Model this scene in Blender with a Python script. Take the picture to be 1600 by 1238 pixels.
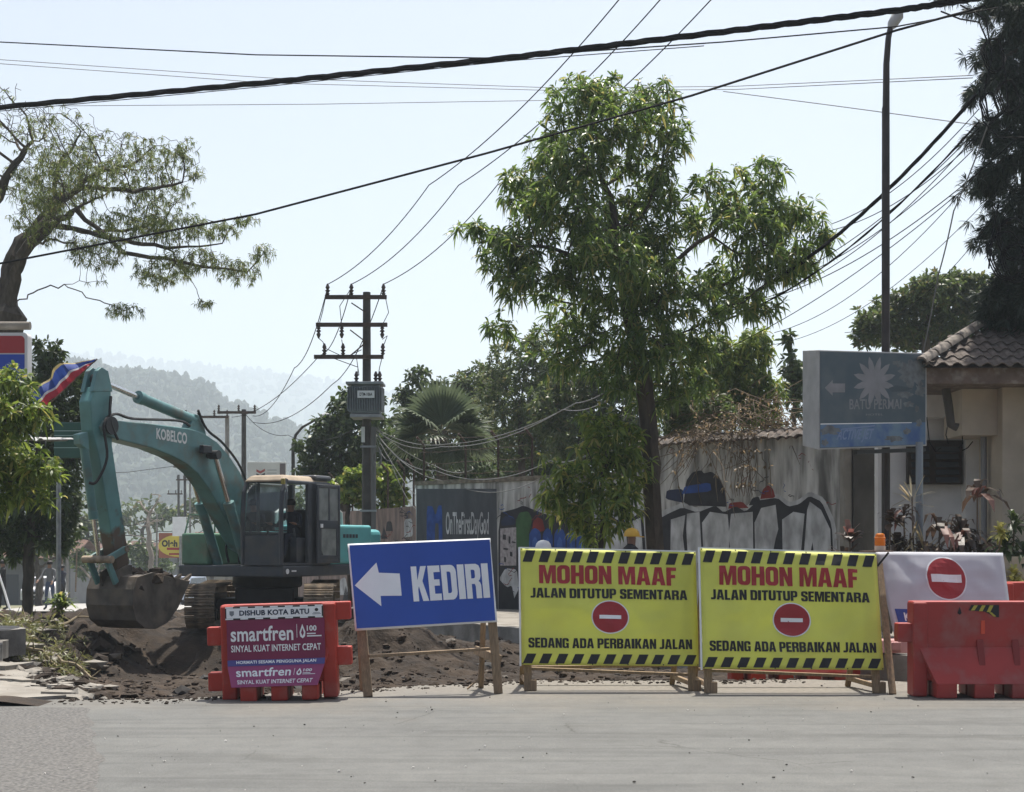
import bpy, bmesh, math, random
import numpy as np
from mathutils import Vector, Matrix, noise, kdtree
from math import radians as R, pi, sin, cos, atan2

for o in list(bpy.data.objects): bpy.data.objects.remove(o)
sc = bpy.context.scene
col = sc.collection
rnd = random.Random(7)

# ------------------------------------------------------------------ camera, sky, sun
FPX, HOR, EYE = 2300.0, 850.0, 1.6          # focal length in photo pixels, horizon row, eye height
cd = bpy.data.cameras.new('camera'); cam = bpy.data.objects.new('camera', cd); col.objects.link(cam)
cam.location = (0, 0, EYE); cam.rotation_euler = (R(90), 0, 0)
cd.sensor_width = 36; cd.lens = 36*FPX/1600; cd.shift_y = (HOR-619)/1600; cd.clip_end = 6000; cd.clip_start = .1
sc.camera = cam
SUN_EL, SUN_AZ = 70, 14                       # degrees; azimuth from +Y (away from camera) towards +X
w = bpy.data.worlds.new('World'); sc.world = w; w.use_nodes = True
nt = w.node_tree; nt.nodes.clear()
sky = nt.nodes.new('ShaderNodeTexSky'); sky.sky_type = 'NISHITA'; sky.sun_disc = False
sky.sun_elevation = R(SUN_EL); sky.sun_rotation = R(SUN_AZ); sky.altitude = 800
sky.air_density = 1.0; sky.dust_density = 8.0; sky.ozone_density = 1.0
bg = nt.nodes.new('ShaderNodeBackground'); bg.inputs['Strength'].default_value = .09
wo = nt.nodes.new('ShaderNodeOutputWorld')
tint = nt.nodes.new('ShaderNodeMix'); tint.data_type = 'RGBA'; tint.blend_type = 'MULTIPLY'; tint.inputs[0].default_value = 1; tint.inputs[7].default_value = (.835,.805,.83,1)
nt.links.new(sky.outputs[0], tint.inputs[6]); nt.links.new(tint.outputs[2], bg.inputs[0]); nt.links.new(bg.outputs[0], wo.inputs[0])
sl = bpy.data.lights.new('sun', 'SUN'); sl.energy = 5.0; sl.angle = R(.6); sl.color = (1, .95, .87)
so = bpy.data.objects.new('sun', sl); col.objects.link(so)
sd = Vector((sin(R(SUN_AZ))*cos(R(SUN_EL)), cos(R(SUN_AZ))*cos(R(SUN_EL)), sin(R(SUN_EL))))
so.rotation_euler = sd.to_track_quat('Z', 'Y').to_euler(); so.location = (0, 30, 60)
sc.view_settings.view_transform = 'Standard'; sc.view_settings.look = 'None'
sc.view_settings.gamma = 1; sc.view_settings.exposure = .8
sc.render.engine = 'CYCLES'
sc.cycles.use_denoising = True
sc.cycles.max_bounces = 8; sc.cycles.volume_bounces = 2; sc.cycles.transparent_max_bounces = 12

# ------------------------------------------------------------------ helpers
def P(px, py, s):
    """point seen at photo pixel (px,py) where the place measures s pixels per metre"""
    return Vector(((px-800)/s, FPX/s, EYE-(py-HOR)/s))
def tag(o, label=None, cat=None, group=None, kind=None):
    if label: o['label'] = label
    if cat: o['category'] = cat
    if group: o['group'] = group
    if kind: o['kind'] = kind
    return o
def empty(name, loc=(0, 0, 0), rz=0, parent=None):
    o = bpy.data.objects.new(name, None); col.objects.link(o)
    o.location = loc; o.rotation_euler = (0, 0, rz); o.parent = parent; o.empty_display_size = .1
    return o
def mkobj(name, me, parent=None):
    o = bpy.data.objects.new(name, me); col.objects.link(o); o.parent = parent
    return o
def setmats(me, m):
    for q in (m if isinstance(m, (list, tuple)) else [m]): me.materials.append(q)
def copy_tree(o, parent=None):
    c = o.copy(); col.objects.link(c); c.parent = parent
    for ch in list(o.children): copy_tree(ch, c)
    return c
def smoothstep(a, b, x):
    t = min(1, max(0, (x-a)/(b-a))); return t*t*(3-2*t)
def interp(x, pts):
    if x <= pts[0][0]: return pts[0][1]
    for (a, u), (b, v) in zip(pts, pts[1:]):
        if x <= b: return u+(v-u)*(x-a)/(b-a)
    return pts[-1][1]

class MB:
    def __init__(s): s.v = []; s.f = []; s.m = []; s.cur = 0
    def add(s, vs, fs):
        n = len(s.v); s.v += [tuple(p) for p in vs]
        for f in fs: s.f.append(tuple(i+n for i in f)); s.m.append(s.cur)
        return s
    def box(s, c, d, rot=None):
        c = Vector(c); x, y, z = d[0]/2, d[1]/2, d[2]/2
        vs = [Vector(q) for q in ((-x,-y,-z),(x,-y,-z),(x,y,-z),(-x,y,-z),(-x,-y,z),(x,-y,z),(x,y,z),(-x,y,z))]
        if rot is not None: vs = [rot @ q for q in vs]
        return s.add([c+q for q in vs], [(0,3,2,1),(4,5,6,7),(0,1,5,4),(1,2,6,5),(2,3,7,6),(3,0,4,7)])
    def bb(s, x0, x1, y0, y1, z0, z1): return s.box(((x0+x1)/2,(y0+y1)/2,(z0+z1)/2), (abs(x1-x0),abs(y1-y0),abs(z1-z0)))
    def hexa(s, p):   # 8 points: bottom 4 ccw, top 4 ccw
        return s.add(p, [(0,3,2,1),(4,5,6,7),(0,1,5,4),(1,2,6,5),(2,3,7,6),(3,0,4,7)])
    def bar(s, a, b, w, h, up=(0,0,1)):
        a = Vector(a); b = Vector(b); d = (b-a).normalized(); u = Vector(up)
        if abs(d.dot(u)) > .98: u = Vector((0,1,0))
        r = d.cross(u).normalized(); u = r.cross(d)
        q = lambda p: [p-r*w/2-u*h/2, p+r*w/2-u*h/2, p+r*w/2+u*h/2, p-r*w/2+u*h/2]
        return s.add(q(a)+q(b), [(0,1,2,3),(7,6,5,4),(4,5,1,0),(5,6,2,1),(6,7,3,2),(7,4,0,3)])
    def tube(s, pts, rad, n=6, cap=True):
        pts = [Vector(p) for p in pts]
        if not isinstance(rad, (list, tuple)): rad = [rad]*len(pts)
        vs = []; ref = None
        for i, p in enumerate(pts):
            d = (pts[min(i+1, len(pts)-1)]-pts[max(i-1, 0)])
            d = d.normalized() if d.length > 1e-9 else Vector((0,0,1))
            if ref is None:
                ref = Vector((0,0,1)) if abs(d.z) < .9 else Vector((1,0,0))
            r = d.cross(ref); r = r.normalized() if r.length > 1e-6 else d.orthogonal().normalized()
            u = r.cross(d); ref = u
            for k in range(n):
                a = 2*pi*k/n; vs.append(p+(r*cos(a)+u*sin(a))*rad[i])
        fs = []
        for i in range(len(pts)-1):
            for k in range(n):
                a = i*n+k; b = i*n+(k+1) % n; fs.append((a, b, b+n, a+n))
        if cap: fs.append(tuple(range(n-1, -1, -1))); fs.append(tuple((len(pts)-1)*n+k for k in range(n)))
        return s.add(vs, fs)
    def cyl(s, a, b, r, n=14, r2=None): return s.tube([a, b], [r, r if r2 is None else r2], n)
    def lathe(s, prof, n=16, c=(0,0,0)):
        vs = []; c = Vector(c)
        for r, z in prof:
            for k in range(n): a = 2*pi*k/n; vs.append(c+Vector((r*cos(a), r*sin(a), z)))
        fs = [(i*n+k, i*n+(k+1) % n, (i+1)*n+(k+1) % n, (i+1)*n+k) for i in range(len(prof)-1) for k in range(n)]
        fs.append(tuple(range(n-1,-1,-1))); fs.append(tuple((len(prof)-1)*n+k for k in range(n)))
        return s.add(vs, fs)
    def prism(s, poly, fn, a, b):
        """polygon of 2-D points swept from a to b; fn(u,v,d) -> 3-D"""
        n = len(poly); vs = [fn(u, v, a) for u, v in poly]+[fn(u, v, b) for u, v in poly]
        fs = [tuple(range(n)), tuple(range(2*n-1, n-1, -1))]+[(i+n, (i+1) % n+n, (i+1) % n, i) for i in range(n)]
        return s.add(vs, fs)
    def blob(s, c, r, seed=0, amp=.25, sub=1, squash=(1,1,1)):
        vs, fs = ICO[sub]; out = []
        for p in vs:
            k = 1+amp*noise.noise(Vector(p)*1.7+Vector((seed*3.1, seed*1.7, seed*.9)))*1.6
            out.append((c[0]+p[0]*r*k*squash[0], c[1]+p[1]*r*k*squash[1], c[2]+p[2]*r*k*squash[2]))
        return s.add(out, fs)
    def mesh(s, name, m, smooth=False, fix=True):
        me = bpy.data.meshes.new(name); me.from_pydata(s.v, [], s.f); setmats(me, m)
        if isinstance(m, (list, tuple)) and len(m) > 1: me.polygons.foreach_set('material_index', s.m)
        if fix:
            b = bmesh.new(); b.from_mesh(me); bmesh.ops.recalc_face_normals(b, faces=b.faces); b.to_mesh(me); b.free()
        if smooth:
            me.polygons.foreach_set('use_smooth', [True]*len(me.polygons))
            me.set_sharp_from_angle(angle=R(38))
        me.update(); return me
    def build(s, name, m, parent=None, smooth=False, bevel=0, seg=2, fix=True):
        o = mkobj(name, s.mesh(name, m, smooth, fix), parent)
        if bevel:
            md = o.modifiers.new('bevel', 'BEVEL'); md.width = bevel; md.segments = seg; md.limit_method = 'ANGLE'; md.angle_limit = R(32)
        return o
ICO = {}
for _k in (1, 2):
    _b = bmesh.new(); bmesh.ops.create_icosphere(_b, subdivisions=_k, radius=1)
    ICO[_k] = ([tuple(v.co) for v in _b.verts], [tuple(v.index for v in f.verts) for f in _b.faces]); _b.free()

# ------------------------------------------------------------------ materials
MATS = {}
def M(name, c, rough=.7, metal=0, n=None, bump=None, c2=None, spec=.5, dirt=None, stretch=None, trans=0):
    """principled with noise mottling n=(scale,amount), bump=(scale,strength), dirt=(colour,scale,amount)"""
    if name in MATS: return MATS[name]
    m = bpy.data.materials.new(name); m.use_nodes = True; t = m.node_tree; N = t.nodes; L = t.links
    b = N['Principled BSDF']; b.inputs['Roughness'].default_value = rough; b.inputs['Metallic'].default_value = metal
    b.inputs['Specular IOR Level'].default_value = spec
    c = (*c, 1); src = None
    tc = N.new('ShaderNodeTexCoord'); vec = tc.outputs['Object']
    if stretch:
        mp = N.new('ShaderNodeMapping'); mp.inputs['Scale'].default_value = stretch; L.new(vec, mp.inputs[0]); vec = mp.outputs[0]
    def mixc(a, bcol, fac, mode='MIX'):
        x = N.new('ShaderNodeMix'); x.data_type = 'RGBA'; x.blend_type = mode
        for sock, val in ((x.inputs[6], a), (x.inputs[7], bcol), (x.inputs[0], fac)):
            if hasattr(val, 'links'): L.new(val, sock)
            else: sock.default_value = val
        return x.outputs[2]
    def nz(scale, lo=.35, hi=.65, detail=5):
        q = N.new('ShaderNodeTexNoise'); q.inputs['Scale'].default_value = scale; q.inputs['Detail'].default_value = detail
        L.new(vec, q.inputs['Vector'])
        r = N.new('ShaderNodeMapRange'); r.inputs[1].default_value = lo; r.inputs[2].default_value = hi
        L.new(q.outputs[0], r.inputs[0]); return r.outputs[0], q.outputs[0]
    src = c
    if n:
        f, _ = nz(n[0])
        d = c2 or tuple(max(0, k*(1-n[1])) for k in c[:3])
        src = mixc(c, (*d, 1), f)
    if dirt:
        f, _ = nz(dirt[1], .5, .72)
        q = N.new('ShaderNodeMath'); q.operation = 'MULTIPLY'; L.new(f, q.inputs[0]); q.inputs[1].default_value = dirt[2]
        src = mixc(src, (*dirt[0], 1), q.outputs[0])
    if hasattr(src, 'links'): L.new(src, b.inputs['Base Color'])
    else: b.inputs['Base Color'].default_value = src
    if bump:
        _, f = nz(bump[0]); bp = N.new('ShaderNodeBump'); bp.inputs['Strength'].default_value = bump[1]; bp.inputs['Distance'].default_value = .02
        L.new(f, bp.inputs['Height']); L.new(bp.outputs[0], b.inputs['Normal'])
    if trans:
        tr = N.new('ShaderNodeBsdfTranslucent'); mx = N.new('ShaderNodeMixShader'); mx.inputs[0].default_value = trans
        if hasattr(src, 'links'): L.new(src, tr.inputs[0])
        else: tr.inputs[0].default_value = src
        L.new(b.outputs[0], mx.inputs[1]); L.new(tr.outputs[0], mx.inputs[2]); L.new(mx.outputs[0], N['Material Output'].inputs[0])
    MATS[name] = m; return m
def leafmat(name, a, b, c=None, trans=.45, rough=.45):
    """leaf: colour drawn per leaf between a and b (a few of colour c), light shines through"""
    if name in MATS: return MATS[name]
    m = bpy.data.materials.new(name); m.use_nodes = True; t = m.node_tree; N = t.nodes; L = t.links
    p = N['Principled BSDF']; p.inputs['Roughness'].default_value = rough
    g = N.new('ShaderNodeNewGeometry'); cr = N.new('ShaderNodeValToRGB'); e = cr.color_ramp.elements
    e[0].color = (*a, 1); e[1].color = (*b, 1); e[1].position = .86
    if c: q = e.new(.95); q.color = (*c, 1)
    L.new(g.outputs['Random Per Island'], cr.inputs[0]); L.new(cr.outputs[0], p.inputs['Base Color'])
    tr = N.new('ShaderNodeBsdfTranslucent'); mx = N.new('ShaderNodeMixShader'); mx.inputs[0].default_value = trans
    hs = N.new('ShaderNodeHueSaturation'); hs.inputs['Value'].default_value = 1.5; hs.inputs['Hue'].default_value = .485
    L.new(cr.outputs[0], hs.inputs['Color']); L.new(hs.outputs[0], tr.inputs[0])
    L.new(p.outputs[0], mx.inputs[1]); L.new(tr.outputs[0], mx.inputs[2]); L.new(mx.outputs[0], N['Material Output'].inputs[0])
    MATS[name] = m; return m
def glassmat(name, tint=(.75,.85,.85), alpha=.3):
    if name in MATS: return MATS[name]
    m = bpy.data.materials.new(name); m.use_nodes = True; t = m.node_tree; N = t.nodes; L = t.links
    gl = N.new('ShaderNodeBsdfGlossy'); gl.inputs['Roughness'].default_value = .06; gl.inputs[0].default_value = (.9,.95,1,1)
    tp = N.new('ShaderNodeBsdfTransparent'); tp.inputs[0].default_value = (*tint, 1)
    df = N.new('ShaderNodeBsdfDiffuse'); df.inputs[0].default_value = (.35,.36,.33,1)
    m1 = N.new('ShaderNodeMixShader'); m1.inputs[0].default_value = alpha*.35; L.new(tp.outputs[0], m1.inputs[1]); L.new(df.outputs[0], m1.inputs[2])
    fr = N.new('ShaderNodeFresnel'); fr.inputs[0].default_value = 1.5
    mx = N.new('ShaderNodeMixShader'); L.new(fr.outputs[0], mx.inputs[0]); L.new(m1.outputs[0], mx.inputs[1]); L.new(gl.outputs[0], mx.inputs[2])
    L.new(mx.outputs[0], N['Material Output'].inputs[0]); MATS[name] = m; return m

m_wood = M('raw_timber', (.30,.21,.125), .8, n=(6,.35), bump=(30,.3), stretch=(8,8,1), dirt=((.16,.12,.08),5,.6))
m_white = M('white_print', (.82,.83,.84), .6, n=(3,.08))
m_black = M('black_print', (.012,.012,.014), .6)
m_redp = M('red_print', (.36,.025,.03), .6, n=(4,.15))
m_steel = M('galvanised_steel', (.32,.33,.34), .45, .6, n=(5,.3))
m_dark = M('dark_metal', (.03,.032,.035), .5, .3, n=(5,.3))
m_rust = M('rusty_iron', (.07,.045,.035), .85, n=(8,.5))
m_conc = M('old_concrete', (.30,.285,.255), .9, n=(2.2,.35), bump=(25,.5), dirt=((.10,.09,.075),1.1,.8))
m_conclt = M('pale_concrete', (.27,.25,.215), .9, n=(2.2,.25), bump=(25,.5), dirt=((.13,.11,.085),1.6,.75))
m_cable = M('black_cable', (.008,.008,.009), .8, spec=.1)
m_cableg = M('grey_cable', (.16,.16,.155), .6)
m_bark = M('bark', (.085,.068,.052), .95, n=(9,.5), bump=(18,1), stretch=(1,1,.3))
m_barkg = M('grey_bark', (.12,.105,.085), .95, n=(7,.45), bump=(16,1), stretch=(1,1,.3))
m_twig = M('dry_twig', (.17,.13,.09), .95, n=(9,.4))

# ------------------------------------------------------------------ lettering
_tcache = {}
def text2d(txt, bold=.0, xs=None):
    """filled outline of a line of text, scaled to the unit square -> verts, faces, aspect"""
    k = (txt, bold)
    if k in _tcache: return _tcache[k]
    cu = bpy.data.curves.new('t', 'FONT'); cu.body = txt; cu.fill_mode = 'FRONT'; cu.offset = bold; cu.resolution_u = 4
    cu.space_character = 1+bold*1.6
    o = bpy.data.objects.new('t', cu); col.objects.link(o)
    bpy.context.view_layer.update()
    dg = bpy.context.evaluated_depsgraph_get()
    me = bpy.data.meshes.new_from_object(o.evaluated_get(dg))
    v = np.array([p.co[:2] for p in me.vertices]); f = [tuple(p.vertices) for p in me.polygons]
    bpy.data.objects.remove(o); bpy.data.curves.remove(cu); bpy.data.meshes.remove(me)
    lo, hi = v.min(0), v.max(0); asp = (hi[0]-lo[0])/(hi[1]-lo[1])
    v = (v-lo)/(hi-lo); _tcache[k] = (v, f, asp); return _tcache[k]
def letter_by(a, b, c, d):  # clockwise from top-left corners -> bilinear map, v up
    a, b, c, d = map(Vector, (a, b, c, d))
    def fn(u, v, off=0.0):
        t = a.lerp(b, u); q = d.lerp(c, u); p = q.lerp(t, v)
        n = (b-a).cross(a-d).normalized()
        return p+n*off
    return fn
def cutgrid(vs, fs, us, vsg):
    b = bmesh.new(); bv = [b.verts.new((p[0], p[1], 0)) for p in vs]
    for f in fs:
        try: b.faces.new([bv[i] for i in f])
        except ValueError: pass
    for u in us: bmesh.ops.bisect_plane(b, geom=b.verts[:]+b.edges[:]+b.faces[:], plane_co=(u,0,0), plane_no=(1,0,0))
    for v in vsg: bmesh.ops.bisect_plane(b, geom=b.verts[:]+b.edges[:]+b.faces[:], plane_co=(0,v,0), plane_no=(0,1,0))
    b.verts.index_update()
    out = [tuple(v.co[:2]) for v in b.verts], [tuple(v.index for v in f.verts) for f in b.faces]; b.free(); return out
def put(fn, vs, fs, off, name, m, parent, grid=None):
    """lay a flat outline (surface coordinates) on a surface"""
    if grid: vs, fs = cutgrid(vs, fs, [i/grid[0] for i in range(1, grid[0])], [i/grid[1] for i in range(1, grid[1])])
    me = bpy.data.meshes.new(name); me.from_pydata([fn(u, v, off)[:] for u, v in vs], [], fs); setmats(me, m); me.update()
    return mkobj(name, me, parent)
def write(fn, txt, u0, u1, v0, v1, off, m, parent, bold=0, slant=0, grid=None, name='lettering'):
    v, f, _ = text2d(txt, bold)
    return put(fn, [(u0+p[0]*(u1-u0)+slant*(p[1]-.5), v0+p[1]*(v1-v0)) for p in v], f, off, name, m, parent, grid)
def poly(fn, pts, off, m, parent, name='print', grid=None):
    return put(fn, pts, [tuple(range(len(pts)))], off, name, m, parent, grid)
def disc(fn, cu, cv, ru, rv, off, m, parent, name='print', n=36, grid=None):
    return poly(fn, [(cu+ru*cos(2*pi*k/n), cv+rv*sin(2*pi*k/n)) for k in range(n)], off, m, parent, name, grid)

# heavy condensed capitals for the painted signs: outer outline, then holes; width in cap heights
from mathutils.geometry import tessellate_polygon
def _rr(x0, x1, y0, y1, rx, ry, cor='1111'):
    out = []
    for on, (cx, cy, sx, sy, a0) in zip(cor, ((x0,y0,1,1,180),(x1,y0,-1,1,270),(x1,y1,-1,-1,0),(x0,y1,1,-1,90))):
        if on == '0': out.append((cx, cy)); continue
        for k in range(5):
            a = R(a0+90*k/4); out.append((cx+sx*rx+rx*cos(a), cy+sy*ry+ry*sin(a)))
    return out
_h = .36
GL = {
 'I': (.27, [[(0,0),(1,0),(1,1),(0,1)]]),
 'H': (.60, [[(0,0),(.37,0),(.37,.41),(.63,.41),(.63,0),(1,0),(1,1),(.63,1),(.63,.6),(.37,.6),(.37,1),(0,1)]]),
 'L': (.46, [[(0,0),(1,0),(1,.19),(.48,.19),(.48,1),(0,1)]]),
 'T': (.52, [[(.29,0),(.71,0),(.71,.81),(1,.81),(1,1),(0,1),(0,.81),(.29,.81)]]),
 'F': (.46, [[(0,0),(.48,0),(.48,.41),(.9,.41),(.9,.59),(.48,.59),(.48,.81),(1,.81),(1,1),(0,1)]]),
 'E': (.48, [[(0,0),(1,0),(1,.19),(.47,.19),(.47,.42),(.92,.42),(.92,.6),(.47,.6),(.47,.81),(1,.81),(1,1),(0,1)]]),
 'O': (.60, [_rr(0,1,0,1,.34,.22), _rr(.37,.63,.19,.81,.12,.07)]),
 'D': (.60, [_rr(0,1,0,1,.34,.22,'0110'), _rr(.37,.63,.19,.81,.12,.07,'0110')]),
 'U': (.60, [[(0,1)]+[(x, y) for x, y in _rr(0,1,0,1,.34,.22)[:10]]+[(1,1),(.63,1)]+[(.63,.26),(.6,.21),(.5,.19),(.4,.21),(.37,.26)]+[(.37,1)]]),
 'J': (.44, [[(0,0),(.6,0),(.86,.05),(1,.2),(1,1),(.5,1),(.5,.24),(.44,.19),(0,.19)]]),
 'P': (.58, [[(0,0),(.38,0),(.38,.36),(.72,.36),(.92,.42),(1,.54),(1,.84),(.92,.95),(.72,1),(0,1)], _rr(.38,.63,.53,.83,.1,.06,'0110')]),
 'R': (.60, [[(0,0),(.37,0),(.37,.42),(.56,.42),(.63,.36),(.63,0),(1,0),(1,.38),(.94,.46),(.84,.5),(.95,.55),(1,.64),(1,.85),(.92,.95),(.72,1),(0,1)], _rr(.37,.63,.58,.83,.1,.06,'0110')]),
 'B': (.60, [[(0,0),(.74,0),(.93,.05),(1,.16),(1,.4),(.95,.48),(.84,.52),(.95,.56),(1,.65),(1,.85),(.92,.95),(.72,1),(0,1)], _rr(.37,.63,.17,.43,.1,.06,'0110'), _rr(.37,.63,.6,.83,.1,.06,'0110')]),
 'A': (.66, [[(0,0),(.34,0),(.39,.2),(.61,.2),(.66,0),(1,0),(.74,1),(.26,1)], [(.425,.37),(.575,.37),(.5,.8)]]),
 'M': (.80, [[(0,0),(.25,0),(.25,.66),(.41,0),(.59,0),(.75,.66),(.75,0),(1,0),(1,1),(.64,1),(.5,.44),(.36,1),(0,1)]]),
 'N': (.60, [[(0,0),(.34,0),(.34,.52),(.63,0),(1,0),(1,1),(.66,1),(.66,.5),(.38,1),(0,1)]]),
 'K': (.62, [[(0,0),(.37,0),(.37,.34),(.43,.43),(.63,0),(1.02,0),(.69,.57),(1,1),(.63,1),(.37,.6),(.37,1),(0,1)]]),
 'S': (.57, [[(0,.32),(0,.16),(.08,.05),(.26,0),(.74,0),(.92,.05),(1,.16),(1,.42),(.93,.52),(.8,.57),(.4,.67),(.37,.7),(.37,.79),(.42,.83),(.58,.83),(.63,.79),(.63,.68),(1,.68),(1,.84),(.92,.95),(.74,1),(.26,1),(.08,.95),(0,.84),(0,.62),(.07,.52),(.2,.47),(.59,.37),(.63,.34),(.63,.22),(.58,.17),(.42,.17),(.37,.22),(.37,.32)]]),
 'G': (.60, [[(.63,.66),(1,.66),(1,.84),(.92,.95),(.74,1),(.26,1),(.08,.95),(0,.84),(0,.16),(.08,.05),(.26,0),(.55,0),(.7,.06),(.76,0),(1,0),(1,.52),(.54,.52),(.54,.37),(.64,.37),(.64,.23),(.58,.17),(.42,.17),(.37,.22),(.37,.78),(.42,.83),(.58,.83),(.63,.78)]]),
}
def block2d(txt, gap=.055, sp=.27):
    k = ('#', txt)
    if k in _tcache: return _tcache[k]
    x = 0; vs = []; fs = []
    for ch in txt:
        if ch == ' ': x += sp; continue
        w_, cs = GL[ch]; n0 = len(vs); flat = [p for c in cs for p in c]
        for t in tessellate_polygon([[Vector((p[0]*w_, p[1], 0)) for p in c] for c in cs]):
            a, b, c = (Vector((flat[i][0]*w_, flat[i][1], 0)) for i in t)
            t = t if (b-a).cross(c-a).z > 0 else t[::-1]; fs.append(tuple(n0+i for i in t))
        vs += [(x+p[0]*w_, p[1]) for p in flat]; x += w_+gap
    W_ = x-gap; v = np.array([(a/W_, b) for a, b in vs]); _tcache[k] = (v, fs, W_); return _tcache[k]
def heavy(fn, txt, u0, u1, v0, v1, off, m, parent, grid=None, name='lettering'):
    v, f, _ = block2d(txt)
    return put(fn, [(u0+p[0]*(u1-u0), v0+p[1]*(v1-v0)) for p in v], f, off, name, m, parent, grid)

# ------------------------------------------------------------------ the setting: ground, road, hills
def zbase(y): return interp(y, [(0,0),(16,0),(32,-.06),(45,-.5),(89,-2.1),(150,-4.4),(260,-7),(400,-8)])
def fbm(x, y, o=4, sx=1.0):
    return noise.fractal(Vector((x*sx, y*sx, 3.3)), 1.0, 2.0, o)
def sheet(name, xs, ys, zf, m, kind='structure', smooth=True):
    vs = [(x, y, zf(x, y)) for y in ys for x in xs]; nx = len(xs)
    fs = [(j*nx+i, j*nx+i+1, (j+1)*nx+i+1, (j+1)*nx+i) for j in range(len(ys)-1) for i in range(nx-1)]
    me = bpy.data.meshes.new(name); me.from_pydata(vs, [], fs); setmats(me, m)
    if smooth: me.polygons.foreach_set('use_smooth', [True]*len(fs))
    o = mkobj(name, me); tag(o, kind=kind); return o
def lin(a, b, n): return [a+(b-a)*i/(n-1) for i in range(n)]

m_ground = M('dry_ground', (.19,.165,.11), .95, n=(.35,.45), c2=(.09,.11,.045), bump=(6,.6))
gx = lin(-3800,-60,20)[:-1]+lin(-60,60,61)[:-1]+lin(60,3800,20)
gy = lin(-200,0,6)[:-1]+lin(0,150,80)[:-1]+lin(150,3600,30)
tag(sheet('ground', gx, gy, lambda x, y: zbase(y)-.22-(1.6 if (-9.2 < x < 6.8 and 15.6 < y < 44) else 0)+(.25*fbm(x, y, 3, .05) if y > 50 else 0), m_ground),
    'dry earth and grass stretching away down the slope', 'ground')

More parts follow.
